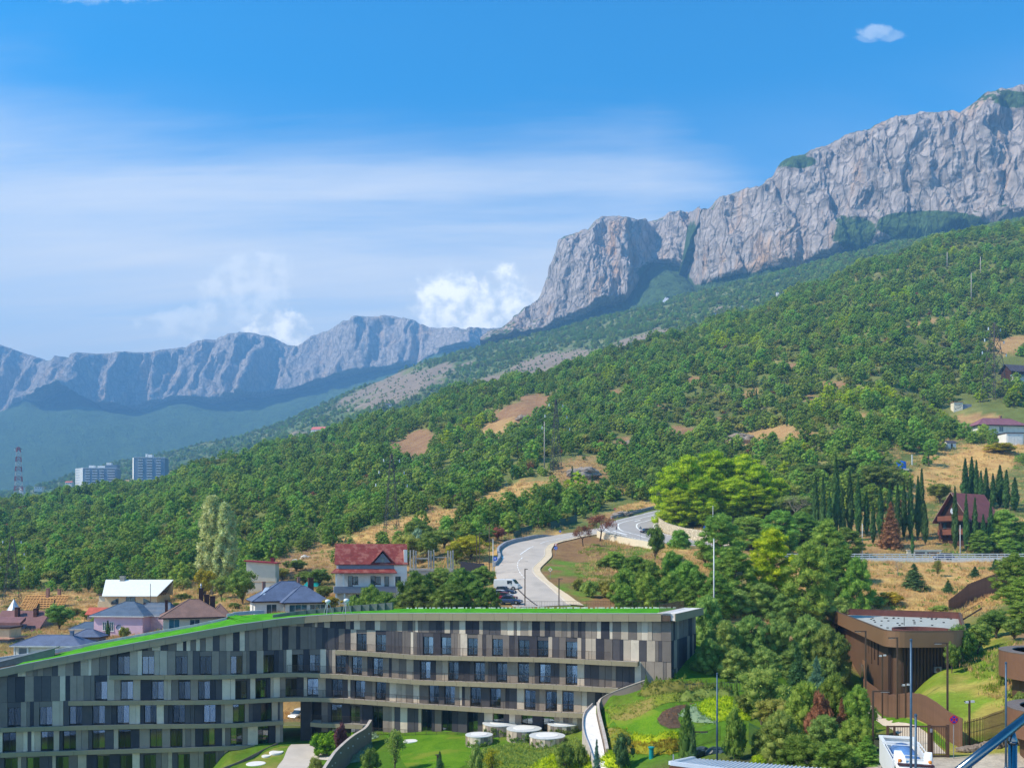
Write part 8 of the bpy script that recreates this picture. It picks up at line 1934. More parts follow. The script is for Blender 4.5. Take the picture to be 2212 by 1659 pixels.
# ------------------------------------------------------------------ houses on the upper right slope
def gh(u, v, y0=200): return hit(u, v, y0)
def build_hill():
 # timber chalet among cypresses
 Y = 234; h = House('timber_chalet', 'dark timber chalet with red-brown tiled roof among cypresses', 2090, Y, 1184, .55, z=gz(px_x(2090, Y), Y) - .5)
 z0 = px_z(1118, Y) - h.e.location.z; zt = px_z(1066, Y) - h.e.location.z
 h.box('wall', -6.2, 6.4, -4.2, 4.2, -3, z0, WALLT); h.gable(-6.2, 6.4, -4.2, 4.2, z0, zt - z0, CHALR, .9, 'x', wall=WALLT, gov=1.3)
 mb = MB()
 for s in (-1, 1): mb.bar((-7.52, s * 5.1, z0 - 1.25), (-7.52, 0, zt + .05), .1, .24, (1, 0, 0))
 mb.build('barge_board', mat('pale_board', srgb(170, 140, 120), .7), h.e)
 h.box('balcony', -7.6, -6.2, -3.6, 3.6, z0 - 1.2, z0 - .95, WALLT); h.box('balcony_front', -7.68, -7.56, -3.6, 3.6, z0 - .95, z0 + .3, mat('carved_board', srgb(122, 74, 56), .7)); h.box('lower_balcony', -7.6, -6.2, -3.6, 3.6, z0 - 4.6, z0 - 3.2, mat('carved_board', srgb(122, 74, 56), .7))
 mb = MB(); mb.lathe([(.02, 0), (.85, .02), (.85, .06), (.02, .08)], 20); o = mb.build('round_window', mat('pale_glass', srgb(186, 196, 206), .2, 0, .8), h.e); o.location = (-6.3, 0, z0 + 1.6); o.rotation_euler = (0, -math.pi / 2, 0)
 for y in (-2.4, 0, 2.4): h.win('L', y, z0 - 3.0, 1.1, 1.7, -6.2, PANED, TRIM)
 for x in (-3.5, 0, 3.5): h.win('F', x, z0 - 2.6, 1.2, 1.6, -4.2, PANED, TRIM)
 e = House('garden_wall', 'cream garden wall with dark panels in front of the chalet', 1996, 222, 1198, 0, 'wall', z=-.8); e.box('wall_body', -4.2, 4.3, 0, .35, -1.5, 2.1, WALLC); e.box('wall_cap', -4.35, 4.45, -.08, .43, 2.1, 2.25, TRIMW); e.box('dark_panel', .8, 3.8, -.03, -.004, .4, 1.7, TRIM); e.box('dark_panel', -2.2, .2, -.03, -.004, .4, 1.7, TRIM)
 # plum-roofed house
 p = gh(2140, 934); h = House('plum_roof_house', 'long house with plum coloured roof half hidden by trees uphill', 2150, p.y, 934, .12, z=p.z - .6); k = p.y / FPX
 h.box('wall', -9.5, 12, -2.5, 4.5, -3, 3.4, WALLW); h.hip(-9.5, 12, -2.5, 4.5, 3.4, 3.6, PURPR, 1.2, 13); h.win('F', -7.0, .6, 2.6, 2.2, -2.5, PANED, TRIMW, 2); h.win('F', 1.0, .6, 2.0, 2.2, -2.5); h.chimney(3.5, 1.5, 5, 8, .9, CHIML)
 p = gh(2192, 961); h = House('white_garage', 'white twin-door garage below the plum-roofed house', 2191, p.y, 961, .08, 'garage', z=p.z); h.box('wall', -3.6, 3.6, -.5, 5, -2, 4.6, WALLW); h.box('roof_slab', -3.9, 3.9, -.8, 5.3, 4.6, 4.85, TRIM)
 for x in (-1.8, 1.6): h.box('garage_door', x - 1.5, x + 1.5, -.58, -.5, -.2, 3.8, mat('garage_door_white', srgb(232, 230, 222), .6))
 p = gh(2070, 888); h = House('painted_shed', 'white shed with dark painted scrawl above the plum-roofed house', 2070, p.y, 888, 0, 'shed', z=p.z); h.box('wall', -2.2, 2.2, 0, 3, -2, 4.3, mat('shed_cream', srgb(222, 212, 188), .8)); h.box('grey_annex', 2.2, 6.6, .4, 3, -2, 3.4, WALLG); h.box('roof', -2.5, 2.5, -.3, 3.3, 4.3, 4.5, mat('rust_sheet', srgb(156, 112, 84), .8))
 for a, b_ in (((-1.6, 3.0), (-.2, 2.7)), ((-.2, 2.7), (1.6, 3.2)), ((-.6, 1.4), (.6, 1.7)), ((.6, 1.7), (1.6, 2.5)), ((-1.7, .9), (-.9, 1.0))): mb = MB(); mb.bar((a[0], -.03, a[1]), (b_[0], -.03, b_[1]), .03, .16, (0, 0, 1)); mb.build('painted_stroke', TRIM, h.e)
 p = gh(2056, 968); h = House('white_hut', 'small white hut at the top of the golden slope', 2056, p.y, 968, .2, 'hut', z=p.z); h.box('wall', -1.9, 1.9, 0, 2.6, -1, 2.3, WALLW); h.gable(-1.9, 1.9, 0, 2.6, 2.3, .8, DARKR, .3, 'x', wall=WALLW); h.box('door', -.4, .4, -.05, -.004, -.2, 1.7, TRIM)
 # dark chalet at the right edge
 p = gh(2190, 822, 300); h = House('dark_chalet', 'dark brown timber house with grey roof high at the right edge', 2205, p.y, 815, .25, z=p.z); h.box('wall', -8, 9, -2, 5, -4, 5.2, WALLT); h.gable(-8, 9, -2, 5, 5.2, 3.4, DARKR, 1.2, 'x', wall=WALLT); h.box('awning', -8.8, 9.5, -4.2, -2, 1.6, 1.9, mat('pale_green_awning', srgb(150, 200, 176), .6)); h.box('lower_wall', -8.2, 9, -3.4, -2, -4, 1.5, WALLW); h.win('F', -4, 2.8, 1.6, 1.6, -2); h.win('F', 1, 2.8, 1.6, 1.6, -2)
 # blue tank and post
 p = gh(1946, 1013); e = empty('water_tank', p, 0, 'bright blue water tank on the golden slope', 'tank'); BT = mat('blue_plastic', srgb(14, 96, 200), .35, 0, .5); k = p.y / FPX
 mb = MB(); mb.lathe([(10.5 * k, -.3), (10.5 * k, 13 * k), (9.6 * k, 15.5 * k), (3 * k, 17 * k), (3 * k, 18 * k)], 24); mb.build('tank_body', BT, e, smooth=False)
 for z in (3, 6.5, 10): mb = MB(); mb.lathe([(10.5 * k, z * k), (11 * k, z * k + .06), (11 * k, z * k + .2), (10.5 * k, z * k + .26)], 24); mb.build('hoop', BT, e)
 mb = MB(); mb.box(-12 * k, 13 * k, -11 * k, 9 * k, -.6, -.0); mb.build('stand', WALLC, e)
 p = gh(1970, 1005); mb = MB(); mb.box(-.16, .16, -.16, .16, -.3, 22 * p.y / FPX); o = mb.build('white_post', WHITEP, loc=p); mb = MB(); mb.box(-.2, .2, -.2, .2, 22 * p.y / FPX + .002, 22 * p.y / FPX + .15); mb.build('post_cap', WHITEP, o); tag(o, 'stout white post beside the blue water tank', 'post')
build_hill()
# ------------------------------------------------------------------ pylons, wires, far buildings
STEEL = mat('dark_lattice_steel', srgb(96, 88, 84), .6, .4); RWR = mat('mast_red', srgb(170, 60, 56), .6); RWW = mat('mast_white', srgb(214, 210, 206), .6); INSU = mat('glass_insulator', srgb(206, 214, 216), .3)
def pylon(base, h, wb, lab, arms=((.93, .10), (.78, .16), (.62, .2)), bands=None, name='lattice_pylon', cat='pylon', th=None, n=9, wt=.16):
 e = empty(name, base, .35, lab, cat); th = th or max(.06, h * .0030); tips = []
 def w(t): return wb * (1 - t) ** 1.0 * .5 + wb * wt * .5 * t if t < .98 else wb * wt * .25
 for sx in (-1, 1):
  for sy in (-1, 1):
   pts = [(sx * w(t), sy * w(t), h * t) for t in np.linspace(0, 1, n + 1)]
   if bands is None:
    mb = MB()
    for a, b_ in zip(pts[:-1], pts[1:]): mb.bar(a, b_, th * 1.5)
    mb.build('leg', STEEL, e)
   else:
    for i, (a, b_) in enumerate(zip(pts[:-1], pts[1:])): mb = MB(); mb.bar(a, b_, th * 1.5); mb.build('leg', bands[(i * len(bands) * 0 + i) % 2], e)
 ts = np.linspace(0, 1, n + 1)
 for i in range(n):
  a, b_ = w(ts[i]), w(ts[i + 1]); z0, z1 = h * ts[i], h * ts[i + 1]; mb = MB()
  for (x0, y0), (x1, y1) in (((-1, -1), (1, -1)), ((1, -1), (1, 1)), ((1, 1), (-1, 1)), ((-1, 1), (-1, -1))):
   mb.bar((x0 * a, y0 * a, z0), (x1 * b_, y1 * b_, z1), th); mb.bar((x1 * a, y1 * a, z0), (x0 * b_, y0 * b_, z1), th); mb.bar((x0 * b_, y0 * b_, z1), (x1 * b_, y1 * b_, z1), th)
  mb.build('brace', STEEL if bands is None else bands[i % 2], e)
 for t, l in arms:
  L = h * l; z = h * t
  for s in (-1, 1):
   mb = MB(); q = w(t); mb.bar((0, -q, z), (s * L, 0, z), th); mb.bar((0, q, z), (s * L, 0, z), th); mb.bar((0, 0, z + h * .04), (s * L, 0, z), th); A = mb.build('cross_arm', STEEL, e)
   mb = MB(); mb.tube([(s * L, 0, z), (s * L, 0, z - h * .035)], h * .006 + .03, 6); mb.build('insulator', INSU, A); tips.append((s * L, 0, z - h * .035))
 return e, [Vector(base) + Matrix.Rotation(.35, 3, 'Z') @ Vector(t) for t in tips]
def wires(A, B, lab, sag=.03, r=.022):
 for i, (a, b_) in enumerate(zip(A, B)):
  L = (b_ - a).length; pts = [a.lerp(b_, t) - Vector((0, 0, sag * L * 4 * t * (1 - t))) for t in np.linspace(0, 1, 22)]
  mb = MB(); mb.tube(pts, r, 4); o = mb.build('power_line', mat('wire_aluminium', srgb(150, 156, 158), .5, .3)); tag(o, lab, 'power line', 'power lines over the hillside')
def pyl(u, vb, vt, wpx, lab, y0=150, **k):
 p = hit(u, vb, y0); return pylon(p, px_z(vt, p.y) - p.z, wpx * p.y / FPX, lab, **k)
e1, t1 = pyl(846, 1152, 980, 30, 'dark lattice pylon standing on the golden clearing')
e2, t2 = pyl(1201, 1022, 862, 20, 'slim dark pylon high among the hillside pines')
e3, t3 = pyl(2148, 868, 697, 40, 'big dark lattice pylon beside the hilltop houses')
e4, t4 = pyl(26, 1304, 1158, 34, 'dark lattice pylon at the left edge above the village', arms=((.93, .12), (.75, .16), (.55, .16)))
pyl(587, 1212, 1160, 9, 'small lattice mast above the cream building', arms=(), n=7, name='lattice_mast', cat='mast', wt=.6)
wires(t1, t2, 'thin power line slung between the clearing pylon and the upper pylon'); wires(t2, t3, 'thin power line slung from the upper pylon to the hilltop pylon', .02)
for u, vb, vt, lab in ((1176, 1013, 911, 'tall concrete pole on the hillside left of the slim pylon'), (2098, 662, 590, 'concrete pole with cross-arm high on the right slope'), (2118, 602, 555, 'thin concrete pole near the crest of the right slope'), (2046, 580, 545, 'small concrete pole on the far right crest'), (1920, 640, 610, 'x')):
 if lab == 'x': continue
 p = hit(u, vb, 150); hh = px_z(vt, p.y) - p.z; e = pole(p, hh, .16 + p.y * .0003, lab, mat('pole_concrete', srgb(170, 162, 150), .85), 'utility pole', 'utility_pole', 'utility poles on the hillside')
 mb = MB(); mb.box(-hh * .06, hh * .06, -.1, .1, hh * .62, hh * .62 + .25); mb.build('cross_arm', STEEL, e)
def mid_hit(u, v):
 X, Y, Z, U, V, bare = MID; d = np.abs(U - u) * .6 + np.abs(V - v) + Y * .0005; k = np.unravel_index(np.argmin(np.where(Y < 2600, d, 1e9)), X.shape); return Vector((px_x(u, Y[k]), Y[k], px_z(v, Y[k])))
def tower_block(u0, us, u1, vt, vb, Y, lab, floors, stacks, boxes, step=None):
 k = Y / FPX; base = P((u0 + u1) / 2, vb, Y); e = empty('apartment_block', base, 0, lab, 'building', 'apartment blocks down the valley'); WT = mat('block_white', srgb(230, 230, 226), .8); BL = mat('block_blue_grey', srgb(120, 140, 160), .8); BG = mat('balcony_pale', srgb(186, 196, 206), .8)
 x0, xs, x1 = [(u - (u0 + u1) / 2) * k for u in (u0, us, u1)]; h = (vb - vt) * k; dep = 16
 mb = MB(); mb.prism([(xs, 0), (x1, 4), (x1, dep + 4), (x0, dep), (x0, 6)], -12, h); mb.build('wall', BL, e)
 mb = MB(); mb.prism([(x0 - .12, 5.8), (xs - .05, -.3), (xs + .25, -.1), (x0 + .2, 6.2)], -12, h + .6); mb.build('end_wall', WT, e)
 fh = h / floors
 for j in range(floors):
  if us - u0 > 10:
   mb = MB(); mb.prism([(x0 + 1 - .2, 5.1 + .2), (xs - 1.6, .9), (xs - 1.5, 1.0), (x0 + 1.1, 5.3)], j * fh + fh * .40, j * fh + fh * .62); o = mb.build('end_window_strip', BG, e); o.location = (-.25, -.25, 0)
  for s, (f0, f1) in enumerate(stacks):
   xa, xb = xs + (x1 - xs) * f0, xs + (x1 - xs) * f1; ya, yb = 4 * f0, 4 * f1
   mb = MB(); mb.hexa([(xa, ya - 1.3, j * fh + .1), (xb, yb - 1.3, j * fh + .1), (xb, yb, j * fh + .1), (xa, ya, j * fh + .1), (xa, ya - 1.3, j * fh + fh * .42), (xb, yb - 1.3, j * fh + fh * .42), (xb, yb, j * fh + fh * .42), (xa, ya, j * fh + fh * .42)]); b_ = mb.build('balcony', BG, e)
   mb = MB(); mb.hexa([(xa + .8, ya - .12, j * fh + fh * .45), (xb - .8, yb - .12, j * fh + fh * .45), (xb - .8, yb + .1, j * fh + fh * .45), (xa + .8, ya + .1, j * fh + fh * .45), (xa + .8, ya - .12, j * fh + fh * .9), (xb - .8, yb - .12, j * fh + fh * .9), (xb - .8, yb + .1, j * fh + fh * .9), (xa + .8, ya + .1, j * fh + fh * .9)]); mb.build('window', PANED, e)
 mb = MB(); mb.prism([(xs, -.4), (x1 + .4, 3.6), (x1 + .4, dep), (x0, dep)], h, h + 1.6); mb.build('parapet', mat('block_parapet', srgb(178, 188, 196), .8), e)
 for (f0, f1, hh) in boxes: xa, xb = x0 + (x1 - x0) * f0, x0 + (x1 - x0) * f1; mb = MB(); mb.box(xa, xb, 5, 11, h + 1.6, h + hh); mb.build('roof_plant_room', WT, e)
 if step: xa = xs + (x1 - xs) * step; mb = MB(); mb.prism([(xa, 2.2), (x1 + .2, 3.7), (x1 + .2, dep), (xa, dep)], h + 1.6, h + 6); mb.build('raised_storey', BL, e)
tower_block(159, 179, 249, 1012, 1062, 1420, 'lower wide apartment block with white ribbed end wall', 9, ((.08, .22), (.28, .44), (.5, .64), (.74, .96)), ((.33, .47, 5.5), (.54, .74, 5), (.75, .87, 10)), .66)
tower_block(283, 289, 354, 989, 1058, 1420, 'taller slab apartment block with rows of pale balconies', 12, ((.14, .30), (.42, .60), (.72, .88)), ((.40, .46, 7), (.48, .6, 6)))
p = P(40, 1076, 1250); pylon((p.x, p.y, p.z - 4), 116 * 1250 / FPX, 17 * 1250 / FPX, 'tall red and white lattice mast rising from the valley', arms=((.97, .06),), bands=(RWR, RWW), name='lattice_mast', cat='mast', th=.42, n=11, wt=.42)
RT = mat('far_red_roof', srgb(206, 112, 100), .8)
for i, (u, v, w, hgt, rf, lab) in enumerate(((690, 938, 30, 16, RT, 'white villa with red roof on the distant slope'), (985, 876, 16, 8, None, 'small white block house on the grey scree slope'), (245, 1052, 30, 7, RT, 'long pink-roofed building beside the apartment blocks'), (622, 966, 12, 9, RT, 'small dark-gabled house on the distant slope'), (840, 1 * 878, 14, 7, DARKR, 'grey-roofed house above the forest edge'),
                                   (84, 1055, 16, 6, None, 'white cottage left of the apartment blocks'), (48, 1056, 10, 8, None, 'white shed at the foot of the red and white mast'), (150, 1045, 14, 6, RT, 'cottage close to the ribbed end wall'), (1490, 651, 34, 8, None, 'pale quarry house on the wooded slope below the cliffs'), (1690, 636, 26, 6, DARKR, 'grey-roofed shed under the rock wall'), (1608, 664, 14, 4, None, 'small pale hut below the rock wall'), (1545, 682, 20, 7, DARKR, 'grey hut on the scree below the rock wall'), (500, 1002, 8, 7, None, 'tiny white hut on the valley slope'), (345, 1044, 14, 8, None, 'white annex at the foot of the taller slab'), (400, 1030, 30, 8, DARKR, 'row house with grey roof below the sandy cutting'), (905, 892, 24, 6, RT, 'orange-roofed house among far trees'), (135, 1062, 24, 5, None, 'long low white store in front of the apartment blocks'))):
 q = mid_hit(u, v) if u > 380 else P(u, v, 1380 + 15 * (i % 3)); k = q.y / FPX; h = House('distant_house', lab, u, q.y, v, .2 * ((i % 3) - 1), z=q.z - .5)
 W_, D_, H_ = w * k / 2, w * k * .35, hgt * k
 h.box('wall', -W_, W_, -D_, D_, -H_, H_ * .62, WALLW)
 if rf: h.gable(-W_, W_, -D_, D_, H_ * .62, H_ * .42, rf, .5, 'x', wall=WALLW)
 else: h.box('roof', -W_ - .4, W_ + .4, -D_ - .4, D_ + .4, H_ * .62, H_ * .72, mat('far_flat_roof', srgb(200, 196, 188), .8))
 for s in (-.5, .1, .6): h.box('window', W_ * s - .7, W_ * s + .7, -D_ - .06, -D_ - .004, H_ * .15, H_ * .42, PANED)
# ------------------------------------------------------------------ trees and shrubs that can be told apart
PROTO = {}
ORD = 'first second third fourth fifth sixth seventh eighth ninth tenth eleventh twelfth thirteenth fourteenth fifteenth sixteenth seventeenth eighteenth nineteenth twentieth'.split()
def proto(kind, fol, var):
 key = (kind, fol, var)
 if key not in PROTO:
  s = 300 + 17 * var + sum(map(ord, kind + fol)) % 97
  if kind == 'pine': d = (16.0, 6.2, tree_pine(s, 16, 6.2, fol, 1.3, .52, layers=9, base=.06, ico=ICO2, nl=110))
  elif kind == 'bushpine': d = (7.0, 4.0, tree_pine(s, 7, 4.0, fol, 1.2, .34, layers=7, base=.02, ico=ICO2, nl=110, flat=.8))
  elif kind == 'cypress': d = (14.0, 1.5, tree_column(s, 14, 1.5, fol, .45, 60, 60))
  elif kind == 'thuja': d = (2.4, .55, tree_column(s, 2.4, .55, fol, .16, 26, 50, peak=.3))
  elif kind == 'fir': d = (8.0, 2.3, tree_fir(s, 8, 2.3, fol, .27, 12, 60))
  elif kind == 'broad': d = (8.0, 3.4, tree_broad(s, 8, 3.4, fol, .36, 60, 80, .18))
  elif kind == 'bush': d = (3.0, 2.0, tree_broad(s, 3, 2.0, fol, .24, 40, 70, .03, multi=3))
  elif kind == 'open': d = (5.0, 1.7, tree_broad(s, 5, 1.7, fol, .26, 34, 46, .16, core=.35))
  elif kind == 'poplar': d = (20.0, 2.6, tree_poplar(s, 20, 2.6))
  elif kind == 'bare': d = (7.0, 3.0, tree_bare(s, 7, 3.0, 'dead', .35))
  elif kind == 'withered': d = (7.0, 3.2, tree_bare(s, 7, 3.2, 'brown', .4, 1.0, True))
  PROTO[key] = d
 return PROTO[key]
NAMES = {'pine': 'pine_tree', 'bushpine': 'pine_tree', 'cypress': 'cypress_tree', 'thuja': 'thuja_tree', 'fir': 'fir_tree', 'broad': 'leafy_tree', 'bush': 'shrub', 'open': 'sapling_tree', 'poplar': 'poplar_tree', 'bare': 'bare_tree', 'withered': 'withered_tree'}
def depth_for(u, vt, H, ymin=None):
 ymin = ymin or YMIN; Y = np.arange(400, ymin, -.5); h = px_z(vt, Y) - ground(px_x(u, Y), Y)
 k = np.argmax(h >= H); return float(Y[k]) if h[k] >= H else float(ymin)
YMIN = 72
def plant(kind, fol, u, vt, Y, w, lab, var=0, group=None, base=None, cat=None):
 if Y < 0: Y = depth_for(u, vt, -Y)
 x = px_x(u, Y); z = gz(x, Y) if base is None else base; h = max(.8, px_z(vt, Y) - z); r = max(.25, w * Y / FPX / 2)
 h0, r0, (tr, cr) = proto(kind, fol, var)
 e = empty(NAMES[kind], (x, Y, z - .1), random.Random(int(u * 7 + Y)).uniform(0, 6.28), lab, cat or ('shrub' if kind == 'bush' else 'tree'), group)
 e.scale = (r / r0, r / r0, h / h0)
 link(bpy.data.objects.new('trunk', tr), e); link(bpy.data.objects.new('crown', cr), e)
 return e
def grove(kind, rows, desc, where, group, fol, H=None, ymin=72):
 global YMIN
 YMIN = ymin
 rows = sorted(rows, key=lambda r: r[0])
 for i, r in enumerate(rows):
  u, vt, Y, w = r[:4]; Y = -H * (.65 + .6 * ((i * 37) % 10) / 10) if H else Y; f = r[4] if len(r) > 4 else fol
  plant(kind, f, u, vt, Y, w, '%s %s from the left %s' % (ORD[i], desc, where), i % 2, group)
grove('pine', [(1450, 1012, 269, 92), (1490, 988, 273, 101), (1545, 978, 277, 114), (1600, 986, 277, 107), (1640, 1006, 271, 92), (1520, 1034, 262, 107), (1582, 1034, 264, 103), (1466, 1056, 262, 83), (1628, 1050, 263, 83), (1682, 1034, 271, 59)], 'bright yellow-green pine', 'on the knoll inside the hairpin', 'bright pines on the knoll', 'pine_bright')
grove('pine', [(1560, 1112, 213, 108), (1622, 1116, 216, 108), (1682, 1104, 218, 104), (1735, 1108, 219, 108), (1785, 1124, 213, 92), (1828, 1140, 211, 84), (1588, 1184, 194, 108), (1662, 1146, 200, 112, 'pine_bright'), (1742, 1176, 194, 112), (1808, 1186, 192, 100), (1548, 1236, 180, 86), (1848, 1206, 190, 74)], 'big dark pine', 'in the clump between hairpin and viaduct', 'big pines between hairpin and viaduct', 'pine_dark', 11.5)
grove('bushpine', [(1530, 1292, 162, 84), (1582, 1272, 170, 92), (1640, 1262, 169, 92), (1700, 1282, 162, 100), (1760, 1274, 164, 104), (1822, 1292, 160, 84), (1562, 1344, 145, 84), (1622, 1334, 148, 94), (1682, 1344, 143, 94), (1742, 1334, 147, 94), (1790, 1356, 141, 84), (1528, 1382, 134, 72), (1588, 1404, 127, 84), (1650, 1402, 125, 80), (1718, 1404, 127, 96), (1775, 1424, 130, 76), (1810, 1372, 150, 60)], 'grey-green pine', 'in the thicket beside the hotel end', 'grey-green pines beside the hotel end', 'pine_grey', 6.2, 112)
grove('cypress', [(1762, 1024, 240, 17), (1778, 1028, 238, 16), (1806, 982, 240, 22), (1836, 1016, 240, 20), (1854, 1028, 238, 17), (1902, 1048, 234, 17), (1922, 1040, 236, 16), (1939, 1044, 234, 16), (1953, 1040, 236, 16), (1967, 1032, 235, 17), (1983, 1028, 236, 17), (1991, 1012, 240, 18), (1999, 1088, 231, 14), (1886, 1086, 231, 14), (1872, 1060, 238, 15), (1820, 1058, 234, 16), (1792, 1062, 233, 15)], 'dark cypress', 'in the long row before the chalet', 'cypress row', 'cypress')
grove('cypress', [(2085, 990, 270, 20), (2099, 986, 272, 18), (2109, 994, 270, 16), (2119, 1016, 266, 15), (2130, 1010, 268, 17), (2160, 1004, 268, 22), (2174, 1014, 264, 18), (2192, 1030, 262, 20), (2145, 1022, 266, 15)], 'dark cypress', 'in the group behind the chalet roof', 'cypresses behind the chalet', 'cypress')
grove('cypress', [(2063, 1050, 225, 16), (2087, 1066, 224, 14), (2106, 1074, 224, 16), (2140, 1086, 224, 18), (1971, 1144, 221, 8), (2124, 1110, 223, 16)], 'slim cypress', 'standing right in front of the chalet', 'cypresses in front of the chalet', 'cypress')
plant('fir', 'brown', 1924, 1084, 228, 48, 'withered brown conifer standing among the dark cypresses')
grove('pine', [(2166, 1102, 224, 84), (2204, 1128, 222, 64), (2116, 1146, 222, 52), (2192, 1168, 219, 50)], 'mid-green pine', 'beside the road right of the chalet', 'pines right of the chalet', 'pine_dark')
grove('broad', [(1650, 1082, 262, 84, 'pine_grey'), (1712, 1066, 262, 84), (1745, 1092, 250, 60, 'broad_dark'), (1700, 1040, 282, 70), (1770, 1000, 300, 90, 'broad'), (1830, 985, 310, 90, 'broad_dark'), (1890, 1000, 305, 80, 'broad'), (1925, 1015, 290, 60), (2030, 1040, 262, 50, 'broad'), (1730, 1000, 300, 70, 'broad_dark')], 'leafy tree', 'below the golden slope', 'leafy trees behind the cypress row', 'broad', 8, 250)
plant('broad', 'yellow', 2165, 956, 335, 72, 'yellow-green round tree on the golden slope below the garage')
plant('bare', 'dead', 1722, 1062, 256, 56, 'grey leafless tree behind the cypress row')
plant('bare', 'dead', 2012, 905, 385, 40, 'pale leafless tree on the terrace left of the painted shed')
# bank by the hairpin
plant('withered', 'brown', 1296, 1103, 238, 62, 'round tree with withered brown crown beside the hairpin railing')
plant('withered', 'brown', 1260, 1127, 226, 42, 'smaller withered tree on the grass bank beside the slip road')
plant('broad', 'broad_dark', 1415, 1133, 200, 42, 'small green tree with clear trunk on the bank below the hairpin')
plant('broad', 'broad', 1524, 1182, 196, 40, 'small umbrella-shaped tree below the stone wall end')
grove('bushpine', [(1325, 1192, 190, 70), (1370, 1202, 188, 72), (1402, 1214, 180, 70), (1470, 1146, 214, 52, 'pine'), (1452, 1194, 195, 64), (1486, 1214, 188, 72), (1350, 1232, 172, 72), (1400, 1242, 170, 72), (1452, 1240, 168, 74), (1502, 1232, 172, 62), (1352, 1268, 156, 62), (1422, 1272, 155, 80), (1484, 1272, 155, 72)], 'shrubby pine', 'on the bank below the hairpin', 'shrubby pines on the bank', 'pine_dark', 5.2, 146)
grove('bush', [(1312, 1248, 160, 50), (1276, 1252, 160, 42), (1248, 1248, 166, 30), (1300, 1206, 192, 34)], 'thin shrub', 'on the brown bank beside the pavement', 'shrubs on the brown bank', 'broad')
# thicket behind the hotel roof
grove('bushpine', [(800, 1268, 160, 72), (850, 1250, 163, 84), (902, 1238, 166, 92), (952, 1229, 169, 92), (1002, 1231, 169, 84), (1040, 1224, 172, 64), (830, 1282, 152, 92), (902, 1268, 153, 92), (972, 1262, 155, 92), (1030, 1256, 157, 72), (1062, 1270, 155, 46), (768, 1290, 152, 52)], 'dense dark shrub', 'in the thicket behind the turf roof', 'thicket behind the turf roof', 'broad_dark', 5.5, 147)
grove('broad', [(1018, 1152, 207, 84, 'yellow'), (985, 1168, 204, 50, 'yellow'), (882, 1148, 216, 60), (925, 1146, 214, 64, 'broad_dark'), (860, 1166, 208, 44), (960, 1140, 222, 60, 'broad'), (1050, 1140, 226, 50, 'broad_dark'), (1075, 1136, 230, 40, 'brown'), (1000, 1128, 232, 60, 'broad'), (905, 1120, 236, 60, 'broad_dark')], 'leafy tree', 'behind the concrete shell', 'leafy trees behind the concrete shell', 'broad')
plant('broad', 'olive', 901, 1139, 224, 38, 'silvery olive tree behind the concrete shell')
plant('poplar', 'poplar', 458, 1076, 216, 66, 'tallest pale poplar, left one of the pair above the village')
plant('poplar', 'poplar', 487, 1092, 214, 58, 'slightly shorter pale poplar, right one of the pair', 1)
plant('broad', 'yellow', 442, 1226, 208, 48, 'yellowing tree at the foot of the poplars'); plant('broad', 'broad_dark', 524, 1226, 188, 70, 'dark spreading tree between poplars and the slate roof'); plant('broad', 'broad', 478, 1240, 200, 46, 'round green tree under the right poplar')
plant('broad', 'broad_dark', 128, 1302, 190, 62, 'dark round tree right of the maroon-roofed house')
grove('bush', [(165, 1312, 212, 32), (192, 1316, 206, 34), (20, 1312, 226, 34), (205, 1330, 196, 22), (322, 1330, 200, 30), (395, 1280, 216, 34), (380, 1300, 206, 24), (60, 1372, 180, 18), (345, 1360, 156, 26), (268, 1352, 162, 26), (508, 1300, 182, 30), (540, 1310, 176, 24)], 'small shrub', 'among the village houses', 'shrubs among the village houses', 'broad')
grove('broad', [(700, 1262, 184, 44), (716, 1286, 168, 42, 'yellow'), (690, 1226, 202, 58, 'broad_dark'), (660, 1232, 206, 50, 'broad_dark'), (640, 1206, 222, 50), (610, 1224, 214, 36)], 'leafy tree', 'left of the red-roofed house', 'trees left of the red-roofed house', 'broad')
plant('thuja', 'cypress', 233, 1340, 164, 12, 'single slim thuja beside the lilac house')
# right side, near
grove('fir', [(1974, 1216, 178, 54), (2048, 1252, 176, 26), (2106, 1222, 188, 26), (2150, 1206, 194, 26)], 'dark fir', 'on the dry bank below the guardrail', 'firs on the dry bank', 'fir')
plant('bush', 'yellow', 1922, 1278, 166, 62, 'yellow-green round shrub behind the pavilion roof'); plant('bush', 'broad_dark', 1896, 1286, 164, 36, 'dark green shrub behind the pavilion roof'); plant('bush', 'broad', 2032, 1306, 158, 50, 'low green shrub behind the pavilion roof near the dark fir')
plant('bare', 'dead', 1940, 1208, 190, 34, 'small dry tree on the bank below the guardrail, left one'); plant('open', 'broad', 2026, 1206, 190, 24, 'small sparse tree on the bank below the guardrail, right one')
grove('broad', [(2072, 1346, 108, 62), (2112, 1342, 112, 66), (2152, 1314, 118, 72), (2056, 1384, 105, 36), (2190, 1330, 112, 50)], 'broad green tree', 'beside the gravel-roofed pavilion', 'trees beside the pavilion', 'broad_dark')
grove('pine', [(2188, 1196, 152, 90), (2214, 1246, 140, 80), (2206, 1300, 128, 60)], 'light green pine', 'at the right edge above the pavilion', 'pines at the right edge', 'pine')
plant('open', 'broad', 2164, 1394, 98, 24, 'thin crooked sapling on the grass slope'); plant('bush', 'broad', 2162, 1420, 94, 24, 'small shrub beside the upper round pavilion'); plant('bush', 'pine_grey', 2202, 1490, 86, 34, 'grey shrub on the bare patch of the grass slope')
grove('broad', [(1645, 1432, 98, 104, 'broad'), (1612, 1490, 100, 50, 'broad'), (1672, 1500, 92, 90, 'broad')], 'light green leafy tree', 'right of the garden mound', 'light trees right of the garden', 'lime')
